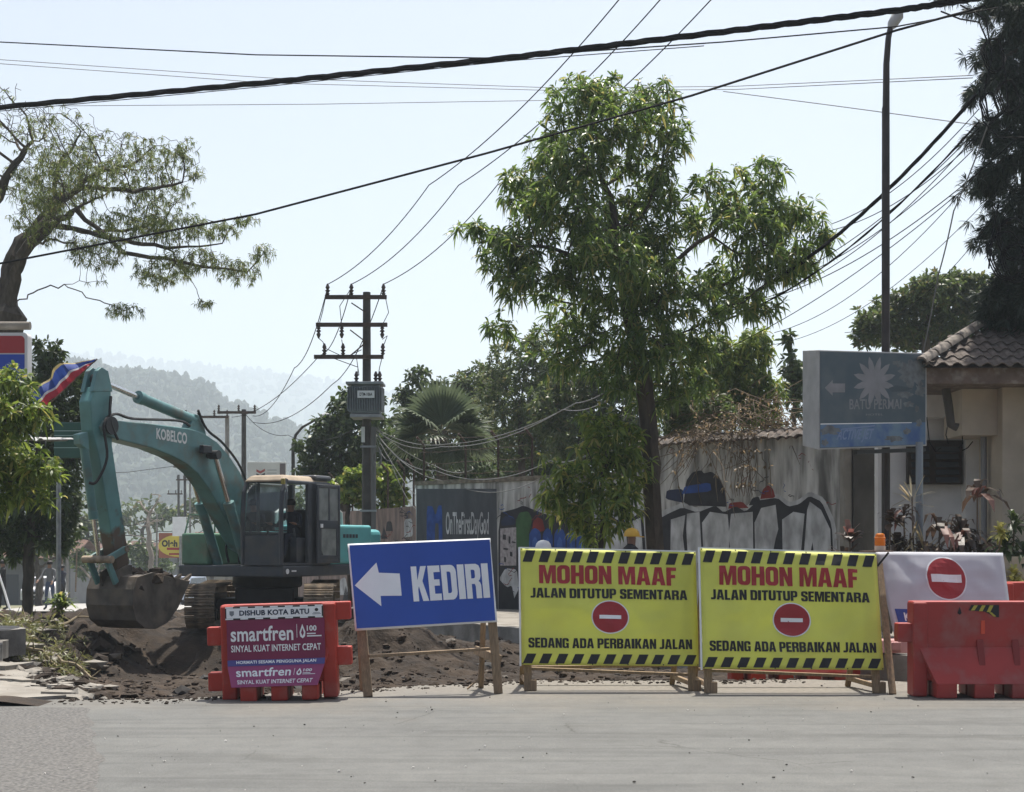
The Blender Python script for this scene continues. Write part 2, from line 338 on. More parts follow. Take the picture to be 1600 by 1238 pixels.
# sun-bleached asphalt
def roadmat():
    m = bpy.data.materials.new('bleached_asphalt'); m.use_nodes = True; t = m.node_tree; N = t.nodes; L = t.links
    b = N['Principled BSDF']; b.inputs['Roughness'].default_value = .75; b.inputs['Specular IOR Level'].default_value = .35
    tc = N.new('ShaderNodeTexCoord')
    def nz(sc_, det=6, scale=None):
        v = tc.outputs['Object']
        if scale: mp = N.new('ShaderNodeMapping'); mp.inputs['Scale'].default_value = scale; L.new(v, mp.inputs[0]); v = mp.outputs[0]
        q = N.new('ShaderNodeTexNoise'); q.inputs['Scale'].default_value = sc_; q.inputs['Detail'].default_value = det; L.new(v, q.inputs['Vector']); return q.outputs[0]
    def ramp(f, stops):
        r = N.new('ShaderNodeValToRGB'); e = r.color_ramp.elements
        e[0].position, e[0].color = stops[0][0], (*stops[0][1], 1); e[1].position, e[1].color = stops[1][0], (*stops[1][1], 1)
        for p, c in stops[2:]: q = e.new(p); q.color = (*c, 1)
        L.new(f, r.inputs[0]); return r.outputs[0]
    def mul(a, bb, f=1.0, mode='MULTIPLY'):
        x = N.new('ShaderNodeMix'); x.data_type = 'RGBA'; x.blend_type = mode; x.inputs[0].default_value = f
        L.new(a, x.inputs[6]); L.new(bb, x.inputs[7]); return x.outputs[2]
    base = ramp(nz(.45), [(.3,(.106,.108,.103)),(.7,(.134,.136,.129))])
    streak = ramp(nz(1.1, 6, (.18,2.2,1)), [(.35,(.92,.92,.92)),(.62,(1.04,1.04,1.03))])
    grain = ramp(nz(120, 3), [(.3,(.6,.6,.6)),(.7,(1.34,1.34,1.33))])
    grit = ramp(nz(38, 4), [(.3,(.86,.86,.86)),(.7,(1.12,1.12,1.12))])
    mid = ramp(nz(5, 6), [(.3,(.88,.88,.88)),(.7,(1.09,1.09,1.09))])
    stain = ramp(nz(1.4, 4, (.5,1.2,1)), [(.6,(1,1,1)),(.78,(.76,.75,.73))])
    tyre = ramp(nz(.8, 3, (.07,.9,1)), [(.485,(1,1,1)),(.5,(.87,.87,.87)),(.507,(.87,.87,.87)),(.522,(1,1,1))])
    tyre2 = ramp(nz(1.3, 2, (.05,.7,1)), [(.44,(1,1,1)),(.455,(.84,.84,.84)),(.475,(.84,.84,.84)),(.49,(1,1,1))])
    vo = N.new('ShaderNodeTexVoronoi'); vo.feature = 'DISTANCE_TO_EDGE'; vo.inputs['Scale'].default_value = .55
    wv = N.new('ShaderNodeMapping'); wadd = N.new('ShaderNodeMix'); wadd.data_type = 'RGBA'; wadd.blend_type = 'ADD'; wadd.inputs[0].default_value = .25
    nn = N.new('ShaderNodeTexNoise'); nn.inputs['Scale'].default_value = 2.5; nn.inputs['Detail'].default_value = 6; L.new(tc.outputs['Object'], nn.inputs['Vector'])
    L.new(tc.outputs['Object'], wadd.inputs[6]); L.new(nn.outputs['Color'], wadd.inputs[7]); L.new(wadd.outputs[2], vo.inputs['Vector'])
    crack = ramp(vo.outputs['Distance'], [(.0,(.5,.49,.47)),(.006,(1,1,1))])
    cmask = ramp(nz(.5, 3), [(.52,(0,0,0)),(.6,(1,1,1))])
    c = mul(mul(mul(mul(mul(mul(mul(base, streak), grain), grit), mid), stain), tyre), tyre2)
    cx = N.new('ShaderNodeMix'); cx.data_type = 'RGBA'; cx.blend_type = 'MULTIPLY'; L.new(cmask, cx.inputs[0]); L.new(c, cx.inputs[6]); L.new(crack, cx.inputs[7]); c = cx.outputs[2]
    # dust blown out of the pit along the road's far edge
    sp = N.new('ShaderNodeSeparateXYZ'); L.new(tc.outputs['Object'], sp.inputs[0])
    ad = N.new('ShaderNodeMath'); ad.operation = 'MULTIPLY_ADD'; L.new(nz(.7, 5), ad.inputs[0]); ad.inputs[1].default_value = 5; L.new(sp.outputs[1], ad.inputs[2])
    mr = N.new('ShaderNodeMapRange'); mr.inputs[1].default_value = 16.4; mr.inputs[2].default_value = 18.8; L.new(ad.outputs[0], mr.inputs[0])
    x = N.new('ShaderNodeMix'); x.data_type = 'RGBA'; L.new(mr.outputs[0], x.inputs[0]); L.new(c, x.inputs[6])
    dd = ramp(nz(14, 5), [(.3,(.14,.127,.107)),(.7,(.2,.183,.153))]); L.new(dd, x.inputs[7])
    L.new(x.outputs[2], b.inputs['Base Color'])
    bp = N.new('ShaderNodeBump'); bp.inputs['Strength'].default_value = .35; bp.inputs['Distance'].default_value = .008
    L.new(nz(90, 4), bp.inputs['Height']); L.new(bp.outputs[0], b.inputs['Normal'])
    return m
m_road = roadmat()
def road_edge(x):
    e = interp(x, [(-40,15.2),(-4.4,15.05),(-3.2,15.3),(-1.7,16.3),(0,17.2),(3,17.4),(5,17.0),(7,16.6),(40,16.6)])
    return e+.22*fbm(x, 1, 4, 1.3)+.06*fbm(x, 7, 3, 6)
xs = lin(-40,-8,9)[:-1]+lin(-8,8,200)[:-1]+lin(8,40,9); vs = []; fs = []
rows = [-30,-10,0,5,8,10,12,13.5,14.5]
for x in xs:
    e = road_edge(x)
    for y in rows: vs.append((x, y, 0))
    vs += [(x, e-.02, 0), (x, e, -.015+.01*noise.noise(Vector((x*9,0,0)))), (x, e+.03, -.2)]
k = len(rows)+3
for i in range(len(xs)-1):
    for j in range(k-1): fs.append((i*k+j, (i+1)*k+j, (i+1)*k+j+1, i*k+j+1))
me = bpy.data.meshes.new('road'); me.from_pydata(vs, [], fs); setmats(me, m_road); me.update()
tag(mkobj('road', me), 'sun bleached grey asphalt crossing in front of the closed street', 'road', kind='structure')

# the coarse patch of asphalt at the side
m_coarse = M('coarse_asphalt', (.145,.14,.13), .85, n=(36,.75), bump=(40,.7), c2=(.05,.049,.047), dirt=((.1,.095,.085),1.2,.4))
vs = []; fs = []; ys = lin(7.5,14.35,60)
for y in ys:
    xe = interp(y, [(7,-2.15),(9.5,-2.68),(11.5,-3.25),(14.15,-4.1),(14.6,-4.3)])+.07*fbm(3, y, 4, 2.5)
    vs += [(-20, y, .006), (xe-.02, y, .006), (xe+.02, y, .0015)]
for j in range(len(ys)-1):
    for i in range(2): fs.append((j*3+i, j*3+i+1, (j+1)*3+i+1, (j+1)*3+i))
me = bpy.data.meshes.new('asphalt_patch'); me.from_pydata(vs, [], fs); setmats(me, m_coarse); me.update()
tag(mkobj('asphalt_patch', me), 'coarse worn asphalt patch with visible stone chips', 'road patch', kind='structure')

# the dug-up street bed
def dirt_z(x, y):
    edge = road_edge(x)
    d = y-edge
    z = zbase(y)-.06-.10*smoothstep(0, 2.5, d)
    n1 = fbm(x, y, 5, .55); n2 = fbm(x+40, y, 5, 2.2)
    z += (.10*n1+.06*n2+.028*fbm(x, y*2.2+30, 3, 5.5))*smoothstep(-.2, .8, d)
    # left bank and rubble heap beside the trench
    z += .13*smoothstep(-4.0,-5.4,x)*(1-smoothstep(18.5,20.5,y))
    z += .5*smoothstep(-6.6,-8.3, x+.35*n1)*smoothstep(16.5,21,y)*(1-.5*smoothstep(27,36,y))*(.7+.5*n2)
    z -= .8*math.exp(-((x+6.1)/1.9)**2)*smoothstep(16.8,25.5,y)*(1-smoothstep(28.6,30.2,y))
    # soil heaped behind the boards
    z += .38*math.exp(-((x+1.2)/2.0)**2-((y-21.8)/1.5)**2)*(1+.6*n1)
    z += .22*math.exp(-((x+2.2)/1.2)**2-((y-21)/1.6)**2)*(1+.8*n2)
    if 15 < y < 18.7 and x < interp(y, [(15.2,-4.6),(16,-5.0),(17,-5.6),(18.6,-6.3)]): z = min(z, -.02+.03*n2)
    return z
def soilmat():
    m = M('turned_soil', (.015,.0096,.0056), .97, n=(3.2,.5), bump=(22,1), c2=(.032,.0208,.012), dirt=((.064,.043,.026),.8,.65))
    return m
m_soil = soilmat()
tag(sheet('dirt_bed', lin(-10,7.5,330), lin(14.5,24,260)[:-1]+lin(24,46,160), dirt_z, m_soil),
    'dark brown dug up soil where the street surface is removed', 'soil')
mb = MB(); r = random.Random(3)
for i in range(7000):
    y = 15.3+14*r.random()**1.5; x = -8.2+10.4*r.random()
    if y < road_edge(x)+.12: continue
    s_ = .01+.055*r.random()**4*(1 if y > 17.5 else .6); z = dirt_z(x, y)
    mb.blob((x, y, z+s_*.2), s_, i, .5, 1, (1.2,1,.8))
o = mb.build('soil_clods', M('soil_lump', (.028,.019,.012), .97, n=(6,.5), bump=(25,1), c2=(.06,.042,.028)), fix=False)
tag(o, 'loose clods and crumbs scattered over the dug soil', 'soil clods', kind='stuff')
mb = MB()
for i in range(170):                       # broken asphalt and stones in the dig
    y = 15.4+9*r.random()**1.3; x = -7.4+9*r.random()
    if y < road_edge(x)+.1 or r.random() < .3: continue
    s_ = .03+.09*r.random()**3; mb.cur = int(r.random()*2)
    mb.blob((x, y, dirt_z(x, y)+s_*.25), s_, i+900, .7, 1, (1.3,1,.5))
tag(mb.build('broken_stones', [M('asphalt_lump', (.055,.053,.05), .95, n=(9,.4)), M('field_stone', (.17,.15,.125), .95, n=(9,.4))], fix=False), 'broken asphalt lumps and stones mixed into the dig', 'stones', kind='stuff')
mb = MB()
for i in range(900):                       # soil spilled over the road edge
    x = -4.6+8*r.random(); y = road_edge(x)-.03-.5*r.random()**2.5
    s_ = .006+.02*r.random()**3; mb.blob((x, y, s_*.3), s_, i+300, .5, 1, (1.3,1,.6))
tag(mb.build('spilled_soil', m_soil, fix=False), 'crumbs of soil spilled over the road edge', 'soil crumbs', kind='stuff')
mb = MB()
for i in range(260):                       # crumbs and chippings on the asphalt
    y = 9+8*r.random(); x = -5+11*r.random()
    if y > road_edge(x)-.1: continue
    s_ = .003+.008*r.random()**3
    mb.cur = 0 if r.random() < .6 else 1
    mb.blob((x, y, .007+s_*.4), s_, i, .5, 1, (1.2,1,.7))
o = mb.build('road_chippings', [M('dark_crumb', (.05,.045,.04), .9), M('pale_chip', (.55,.53,.5), .9)], fix=False)
tag(o, 'small stone chips and soil crumbs strewn on the asphalt', 'stone chips', kind='stuff')

# side pavement, broken where the digging starts
vs = []; fs = []
def slab(name, pts, z0, z1, m, seed):
    """broken slab: ragged outline, thickness"""
    out = []
    for (a, b) in zip(pts, pts[1:]+pts[:1]):
        n_ = max(2, int(math.dist(a, b)/.12))
        for k in range(n_):
            t = k/n_; x = a[0]+(b[0]-a[0])*t; y = a[1]+(b[1]-a[1])*t
            out.append((x+.1*noise.noise(Vector((x*2.2,y*2.2,seed)))+.03*noise.noise(Vector((x*9,y*9,seed))), y+.1*noise.noise(Vector((x*2.2,y*2.2,seed+9)))))
    mb = MB(); mb.prism(out, lambda u, v, d: Vector((u, v, d+.02*noise.noise(Vector((u*1.5,v*1.5,seed))))), z0, z1)
    return mb.build(name, m)
pv = slab('pavement', [(-12,15.2),(-5.0,15.15),(-4.5,15.35),(-4.9,16.0),(-5.5,17.0),(-6.2,18.6),(-12,18.8)], -.3, .025, m_conclt, 1)
tag(pv, 'pale dusty concrete apron, broken along its edge by the digging', 'pavement', kind='structure')
for i, (a, lab) in enumerate((([(-6.0,17.0),(-5.55,16.7),(-5.2,16.9),(-5.6,17.3)], 'flat broken concrete flake lying at the apron edge'),
        ([(-4.95,15.5),(-4.6,15.35),(-4.45,15.6),(-4.85,15.8)], 'small broken asphalt flake next to the road corner'),
        ([(-6.9,18.7),(-6.3,18.4),(-6.15,18.9),(-6.7,19.2)], 'grey concrete flake above the apron'))):
    o = slab('concrete_fragment', a, -.04, .05+.02*(i == 2), m_conclt, i+4)
    tag(o, lab, 'rubble', 'broken pavement fragments')
mb = MB(); r2 = random.Random(17)
for i in range(520):
    t = r2.random(); a_ = [(-4.4,15.3),(-4.85,16.0),(-5.45,17.0),(-6.15,18.6),(-7.0,19.6)]; k_ = min(3, int(t*4)); f_ = t*4-k_
    x = a_[k_][0]+(a_[k_+1][0]-a_[k_][0])*f_+r2.gauss(.05,.16); y = a_[k_][1]+(a_[k_+1][1]-a_[k_][1])*f_+r2.gauss(0,.1); s_ = .012+.075*r2.random()**3
    mb.cur = int(r2.random() < .35); mb.blob((x, y, max(dirt_z(x, y), -.02)+s_*.3), s_, i+50, .7, 1, (1.3,1.1,.6))
tag(mb.build('apron_rubble', [m_conclt, m_soil], fix=False), 'crumbled concrete along the broken apron edge', 'rubble', kind='stuff')
mb = MB(); kx = MB()
for i in range(5):
    a = P(-25+i*17, 985+3*i, 102); 
pk = empty('broken_kerb', (0,0,0))
for i, (pts, z0, z1) in enumerate((([(-12.4,22.6),(-7.75,22.3),(-7.5,22.7),(-7.9,23.4),(-12.4,23.6)], -.1, .3), ([(-12,19.2),(-7.5,19.0),(-6.9,19.5),(-7.2,20.6),(-7.6,22.2),(-12,22.4)], -.1, .16))):
    o = slab('kerb_block', pts, z0, z1, m_conc, 31+i); o.parent = pk
tag(pk, 'broken grey kerb stepping down into the trench', 'kerb')

# kerb and footpath on the wall side
def path_strip(name, A, w0, w1, z0, z1, m):
    vs = []; fs = []
    for (x, y, nx, ny) in A:
        zb = zbase(y)
        vs += [(x+nx*w0, y+ny*w0, zb+z0), (x+nx*w0, y+ny*w0, zb+z1), (x+nx*w1, y+ny*w1, zb+z1), (x+nx*w1, y+ny*w1, zb+z0)]
    for i in range(len(A)-1):
        for j in range(4): fs.append((i*4+j, (i+1)*4+j, (i+1)*4+(j+1) % 4, i*4+(j+1) % 4))
    fs += [(0,1,2,3), tuple(len(vs)-4+k for k in (3,2,1,0))]
    me = bpy.data.meshes.new(name); me.from_pydata(vs, [], fs); setmats(me, m)
    b = bmesh.new(); b.from_mesh(me); bmesh.ops.recalc_face_normals(b, faces=b.faces); b.to_mesh(me); b.free()
    return mkobj(name, me)
def pline(pts, n):
    pts = [Vector((p[0], p[1], 0)) for p in pts]; L_ = [0]
    for a, b in zip(pts, pts[1:]): L_.append(L_[-1]+(b-a).length)
    out = []
    for i in range(n):
        d = L_[-1]*i/(n-1)
        for j in range(len(pts)-1):
            if d <= L_[j+1]+1e-6:
                t = (d-L_[j])/(L_[j+1]-L_[j]); p = pts[j].lerp(pts[j+1], t); g = (pts[j+1]-pts[j]).normalized(); out.append((p.x, p.y, g.y, -g.x)); break
    return out
# from the right foreground back along the wall; normal (g.y,-g.x)
kline = [P(1640,0,136), P(1380,0,126), P(1000,0,106), P(770,0,92), P(600,0,76), P(470,0,60), P(380,0,46)]
A = pline(kline, 40)
sg = 1 if A[0][3]*1 > 0 else -1
A = [(x, y, sg*nx, sg*ny) for x, y, nx, ny in A]
tag(path_strip('kerb', A, 0, .22, -.4, .24, m_conc), 'old concrete kerb along the graffiti wall side', 'kerb', kind='structure')
tag(path_strip('footpath', A, .225, 7.5, -.4, .19, m_conclt), 'dusty concrete footpath between kerb and walls', 'footpath', kind='structure')

# far street surface beyond the digging
m_far = M('far_road', (.36,.35,.33), .9, n=(.8,.2))
o = sheet('far_road', lin(-15.5,-6.5,6), lin(46.2,200,40), lambda x, y: zbase(y)+.03, m_far); o.location.x = 0
for v in o.data.vertices: v.co.x += -(v.co.y-46)*.26-1.0
tag(o, 'pale strip of open street beyond the works', 'road')

# hills
def hill(name, crest, D0, D1, m, amp, fsc, label, blobs, br, seed, mtree):
    vs = []; fs = []; px = lin(-900,2500,260); ds = lin(0,1,22)
    cz = [interp(x, crest) for x in px]
    def pos(i, t, D1=D1):
        D = D0+(D1-D0)*t; x = (px[i]-800)/FPX*D
        top = EYE+(HOR-cz[i])/FPX*D1
        k = smoothstep(0, 1, min(1, t*1.0)); z = -9+(top+9)*k
        z += amp*fbm(x+seed*100, D, 5, fsc)*k
        return (x, D, z)
    for t in ds+[1.15]:
        for i in range(len(px)):
            p = pos(i, min(t, 1)); 
            if t > 1: p = (p[0], p[1]+(D1-D0)*.4, -9)
            vs.append(p)
    n_ = len(px)
    for j in range(len(ds)):
        for i in range(n_-1): fs.append((j*n_+i, j*n_+i+1, (j+1)*n_+i+1, (j+1)*n_+i))
    me = bpy.data.meshes.new(name); me.from_pydata(vs, [], fs); setmats(me, m); me.polygons.foreach_set('use_smooth', [True]*len(fs))
    tag(mkobj(name, me), label, 'hill', kind='structure')
    r = random.Random(seed); mb = MB()
    for q in range(blobs):
        i = int(55+r.random()*95); t = 1-.7*r.random()**1.5
        p = pos(i, t); rr = br*(.5+r.random()*.9)
        mb.blob((p[0]+r.uniform(-12,12), p[1]+r.uniform(-15,15), p[2]+rr*.15), rr, q, .45, 2, (1,1,r.uniform(.9,1.8)))
    o = mb.build(name+'_forest', mtree, fix=False, smooth=True); tag(o, 'hazy woodland covering the '+name.replace('_',' '), 'woodland', kind='stuff')
m_hill = M('hill_ground', (.03,.045,.026), .95, n=(.03,.4))
m_forest = M('hill_forest', (.028,.045,.022), .95, n=(.05,.5), bump=(.5,1))
hill('near_hill', [(-900,520),(-200,548),(0,562),(140,576),(190,592),(240,603),(290,612),(340,640),(390,655),(450,676),(540,705),(700,735),(1000,770),(2500,800)], 600, 1150, m_hill, 8, .012,
     'hazy wooded hillside sloping down behind the excavator', 9000, 2.6, 1, m_forest)
hill('far_ridge', [(-900,540),(100,568),(180,562),(240,572),(320,588),(420,592),(520,604),(650,625),(900,660),(2500,700)], 2000, 3300, m_hill, 20, .004,
     'pale distant ridge almost lost in haze', 2200, 6.5, 2, m_forest)

# ------------------------------------------------------------------ walls and buildings
m_plaster = M('mouldy_plaster', (.6,.59,.56), .92, n=(2.6,.7), bump=(14,.5), stretch=(2.2,2.2,.35), dirt=((.07,.068,.062),1.3,.85), c2=(.22,.215,.2))
m_greyw = M('grey_painted_wall', (.075,.08,.09), .85, n=(3,.3), bump=(14,.3), stretch=(1,1,.4))
m_pinkw = M('pinkish_old_wall', (.30,.22,.19), .92, n=(2.4,.5), bump=(14,.6), stretch=(1.6,1.6,.5), dirt=((.08,.07,.065),1.6,.8))
m_tile = M('clay_tile', (.135,.108,.09), .9, n=(9,.5), bump=(20,.5), dirt=((.06,.055,.05),4,.7))
def wall(name, a, b, z0, z1, th, m, label):
    """a, b = (photo x, scale) of the near face's two ends; returns object and pixel->face map"""
    A_ = P(a[0], HOR, a[1]); B_ = P(b[0], HOR, b[1]); d = (B_-A_); d.z = 0; d.normalize(); n = Vector((d.y, -d.x, 0))
    q = lambda p, k, z: Vector((p.x-n.x*k, p.y-n.y*k, z))
    root = empty(name, ((A_.x+B_.x)/2, (A_.y+B_.y)/2, 0)); off = Vector(root.location)
    mb = MB(); mb.hexa([q(A_,0,z0)-off, q(B_,0,z0)-off, q(B_,th,z0)-off, q(A_,th,z0)-off, q(A_,0,z1)-off, q(B_,0,z1)-off, q(B_,th,z1)-off, q(A_,th,z1)-off])
    mb.build('wall_body', m, root)
    tag(root, label, 'wall')
    cam_ = Vector((0,0,EYE))
    def pix(px, py, o=.004):
        ray = Vector(((px-800)/FPX, 1, -(py-HOR)/FPX)); t = (A_-cam_).dot(n)/ray.dot(n)
        return cam_+ray*t+n*o-off
    return root, pix, (A_, B_, d, n, off)
def paint(pix, pts, o, m, root, name='mural_patch'):
    if name not in ('graffiti_letter', 'painted_field', 'pasted_sheet', 'pasted_sheet_mark') and len(pts) > 3:
        top = max(q[1] for q in pts)
        for _ in range(1):
            out = []
            for a, b in zip(pts, pts[1:]+pts[:1]):
                if a[1] >= top-1 and b[1] >= top-1: out += [a, b]; continue
                k0, k1 = (.0 if a[1] >= top-1 else .14), (1. if b[1] >= top-1 else .86)
                out += [(a[0]+(b[0]-a[0])*k0, a[1]+(b[1]-a[1])*k0), (a[0]+(b[0]-a[0])*k1, a[1]+(b[1]-a[1])*k1)]
            pts = [q for i, q in enumerate(out) if math.dist(q, out[i-1]) > .02]
    me = bpy.data.meshes.new(name); me.from_pydata([pix(x, y, o)[:] for x, y in pts], [], [tuple(range(len(pts)))]); setmats(me, m); me.update()
    return mkobj(name, me, root)
g_dark = M('mural_black', (.035,.035,.04), .9, n=(5,.3)); g_white = M('mural_white', (.55,.56,.56), .9, n=(5,.35), c2=(.3,.3,.3), stretch=(1,1,.5))
g_blue = M('mural_blue', (.03,.08,.30), .9, n=(4,.4)); g_red = M('mural_red', (.22,.035,.03), .9, n=(4,.3)); g_green = M('mural_green', (.05,.12,.045), .9, n=(4,.3))
g_navy = M('mural_navy', (.03,.04,.08), .9, n=(4,.3))

# wall with tile coping and throw-up lettering
w1, px1, W1 = wall('graffiti_wall', (985,75.6), (1322,86), 0, 3.6, .25, m_plaster, 'mouldy white plaster wall with clay tile coping and bubble graffiti')
tile_me = MB()
for k in range(6):
    a = pi*k/5
tp = [(-.13+.26*i/6, .055*sin(pi*i/6)) for i in range(7)]
tm = MB(); tm.prism(tp+[(x*.86, z-.022) for x, z in reversed(tp)], lambda u, v, d: Vector((u, d, v)), -.22, .22)
tile_mesh = tm.mesh('coping_tile', m_tile, True)
A_, B_, d_, n_, off_ = W1; L1 = (B_-A_).length; r = random.Random(5)
for i in range(int(L1/.2)):
    for side in (1, -1):
        p = A_+d_*(.1+i*.2); p = Vector((p.x, p.y, 3.66))-off_-n_*(.125-side*.14)
        o = mkobj('coping_tile', tile_mesh, w1); o.location = p
        e = Matrix.Rotation(atan2(d_.y, d_.x), 3, 'Z') @ Matrix.Rotation(R(side*(24+r.uniform(-5,5))), 3, 'X') @ Matrix.Rotation(R(r.uniform(-4,4)), 3, 'Y')
        o.rotation_euler = e.to_euler()
halo = [(985,880),(985,800),(1005,785),(1030,802),(1042,795),(1066,786),(1090,794),(1118,783),(1131,794),(1150,784),(1164,793),(1184,775),(1216,771),(1233,785),(1248,781),(1265,768),(1288,778),(1306,818),(1309,880)]
paint(px1, halo, .003, g_white, w1)
inner = [(985,880),(985,812),(1008,795),(1030,811),(1044,803),(1066,793),(1090,801),(1118,790),(1131,801),(1150,791),(1165,800),(1185,782),(1215,778),(1232,792),(1249,788),(1265,775),(1284,784),(1300,820),(1303,880)]
paint(px1, inner, .006, g_dark, w1)
for pts in ([(988,880),(987,818),(1001,812),(1006,880)], [(1011,880),(1006,810),(1024,818),(1030,880)],
            [(1048,880),(1049,815),(1071,808),(1067,840),(1072,880)], [(1076,880),(1073,830),(1074,806),(1093,803),(1097,880)],
            [(1100,862),(1098,820),(1110,803),(1137,807),(1140,845),(1137,880),(1128,880)], [(1104,880),(1101,868),(1112,852),(1122,880)],
            [(1143,880),(1140,835),(1143,806),(1176,803),(1177,880)],
            [(1181,880),(1180,820),(1190,797),(1212,792),(1216,830),(1212,845),(1205,880)], [(1224,880),(1223,815),(1240,803),(1257,806),(1250,880)],
            [(1256,880),(1262,800),(1266,787),(1283,800),(1297,830),(1299,880),(1274,880),(1270,850),(1264,880)]):
    c_ = sum(q[0] for q in pts)/len(pts); paint(px1, [(c_+(x-c_)*1.03, y-3*(y < 870)) for x, y in pts], .009, g_white, w1, 'graffiti_letter')
paint(px1, [(1068,790),(1072,752),(1082,738),(1096,735),(1100,740),(1112,737),(1126,748),(1134,770),(1135,792)], .0045, g_dark, w1, 'graffiti_figure')
paint(px1, [(1066,772),(1070,760),(1110,754),(1112,768)], .0055, g_blue, w1, 'graffiti_figure')
paint(px1, [(1040,780),(1042,766),(1068,764),(1068,786)], .0052, g_navy, w1, 'graffiti_figure')
paint(px1, [(1188,780),(1192,765),(1200,758),(1208,764),(1212,778)], .0045, g_red, w1, 'graffiti_figure')
paint(px1, [(1138,795),(1140,786),(1160,784),(1170,794)], .0042, g_red, w1, 'graffiti_figure')
paint(px1, [(1170,790),(1176,778),(1186,776),(1190,788)], .0041, g_dark, w1, 'graffiti_figure')

# wall with the grey painted field
w2, px2, W2 = wall('mural_wall', (650,65), (984,75.5), -.3, 3.0, .22, m_plaster, 'weathered wall with dark grey painted field and small murals')
paint(px2, [(651,1000),(651,764),(776,764),(779,1000)], .004, g_dark if 0 else m_greyw, w2, 'painted_field')
cp = MB(); A_, B_, d_, n_, off_ = W2
cp.hexa([p-off_ for p in (A_+n_*.05+Vector((0,0,3.004-A_.z)), B_+n_*.05+Vector((0,0,3.004-B_.z)), B_-n_*.27+Vector((0,0,3.004-B_.z)), A_-n_*.27+Vector((0,0,3.004-A_.z)),
    A_+n_*.05+Vector((0,0,3.1-A_.z)), B_+n_*.05+Vector((0,0,3.1-B_.z)), B_-n_*.27+Vector((0,0,3.1-B_.z)), A_-n_*.27+Vector((0,0,3.1-A_.z)))])
cp.build('coping', M('rough_coping', (.24,.2,.15), .95, n=(8,.5), bump=(20,1)), w2)
def textpix(pix, txt, x0, x1, y0, y1, o, m, root, bold=0, name='lettering'):
    v, f, _ = text2d(txt, bold)
    me = bpy.data.meshes.new(name); me.from_pydata([pix(x0+a*(x1-x0), y1+b*(y0-y1), o)[:] for a, b in v], [], f); setmats(me, m); me.update()
    return mkobj(name, me, root)
textpix(px2, 'OnTheFirstDayGod', 697, 764, 800, 846, .008, g_white, w2, .02)
paint(px2, [(667,880),(667,791),(676,791),(681,806),(685,790),(691,790),(692,880)], .007, g_blue, w2, 'mural_letter')
paint(px2, [(680,880),(680,818),(686,818),(686,880)], .009, m_greyw, w2, 'mural_letter')
paint(px2, [(779,1000),(779,802),(806,795),(818,790),(842,800),(860,806),(905,812),(984,818),(984,1000)], .0035, g_dark, w2)
paint(px2, [(782,884),(782,826),(807,824),(807,884)], .0065, M('mural_paper', (.42,.38,.38), .9, n=(14,.4)), w2, 'pasted_sheet')
for (x, y, wv, h) in ((786,835,5,9),(795,838,3,12),(800,846,6,3),(787,856,7,4),(797,862,4,8),(788,870,3,9)):
    paint(px2, [(x,y),(x+wv,y+1),(x+wv,y+h),(x,y+h-1)], .008, g_dark, w2, 'pasted_sheet_mark')
paint(px2, [(780,905),(790,888),(808,890),(811,920),(804,935),(800,915),(792,918)], .0065, g_white, w2)
paint(px2, [(808,860),(806,815),(812,801),(826,799),(832,812),(826,835),(830,850),(820,862)], .0065, g_green, w2)
paint(px2, [(783,815),(790,806),(804,808),(806,820),(784,822)], .0062, g_navy, w2)
paint(px2, [(832,832),(833,815),(840,808),(848,812),(852,830)], .0064, g_red, w2)
for k, (a, b) in enumerate(((827,846),(848,864),(866,884),(886,899),(901,925))):
    paint(px2, [(a,880),(a,836),(a+4,828),((a+b)/2,825),(b-3,829),(b,838),(b,880)], .0068, g_blue, w2, 'mural_letter')
for k, (a, b) in enumerate(((827,846),(848,864),(866,884),(886,899),(901,925))):
    paint(px2, [(a+4,880),(a+5,846),((a+b)/2,838),(b-5,846),(b-4,880)], .0085, M('mural_light_blue', (.06,.14,.42), .9, n=(4,.4)), w2, 'mural_letter')
paint(px2, [(940,880),(945,800),(975,796),(983,880)], .0066, g_white, w2)
def fence_post(a, h=1.1):
    q = MB(); q.tube([a-Vector((0,0,.25)), a+Vector((0,0,h*.82)), a+Vector((-.16,-.22,h))], .03, 6); return q
posts2 = []
for x in (657,722,773,826):
    p = px2(x, 800, -.11); p.z = 3.05-off_.z
    q = fence_post(p); q.build('fence_post', m_rust, w2); posts2.append(p)
q = MB()
for k in range(4):
    for a, b in zip(posts2, posts2[1:]):
        z = Vector((-.05*k*(k > 1), -.07*k*(k > 1), .2+.27*k)); q.tube([a+z, (a+b)/2+z-Vector((0,0,.03)), b+z], .006, 4)
q.build('barbed_wire', m_rust, w2)

# lower wall behind the pole
w3, px3, W3 = wall('low_wall', (500,50), (648,62), -.9, 2.55, .22, m_pinkw, 'lower pinkish wall with faded graffiti behind the transformer pole')
A_, B_, d_, n_, off_ = W3
for pts, m in (([(603,830),(605,815),(612,815),(614,830)], g_dark), ([(632,812),(644,810),(646,838),(632,840)], g_white), ([(596,842),(600,822),(606,842)], g_dark), ([(530,930),(532,905),(540,902),(546,930)], g_white), ([(536,938),(540,915),(548,938)], g_dark)):
    paint(px3, pts, .006, m, w3)
for x in (518,545,600,625,640):
    p = px3(x, 800, -.11); p.z = 2.55-off_.z; fence_post(p, 1.2).build('fence_post', m_rust, w3)
w4, px4, W4 = wall('far_side_wall', (395,36), (498,49.8), -1.5, 2.3, .22, m_pinkw, 'far stretch of pinkish wall behind the excavator tracks')

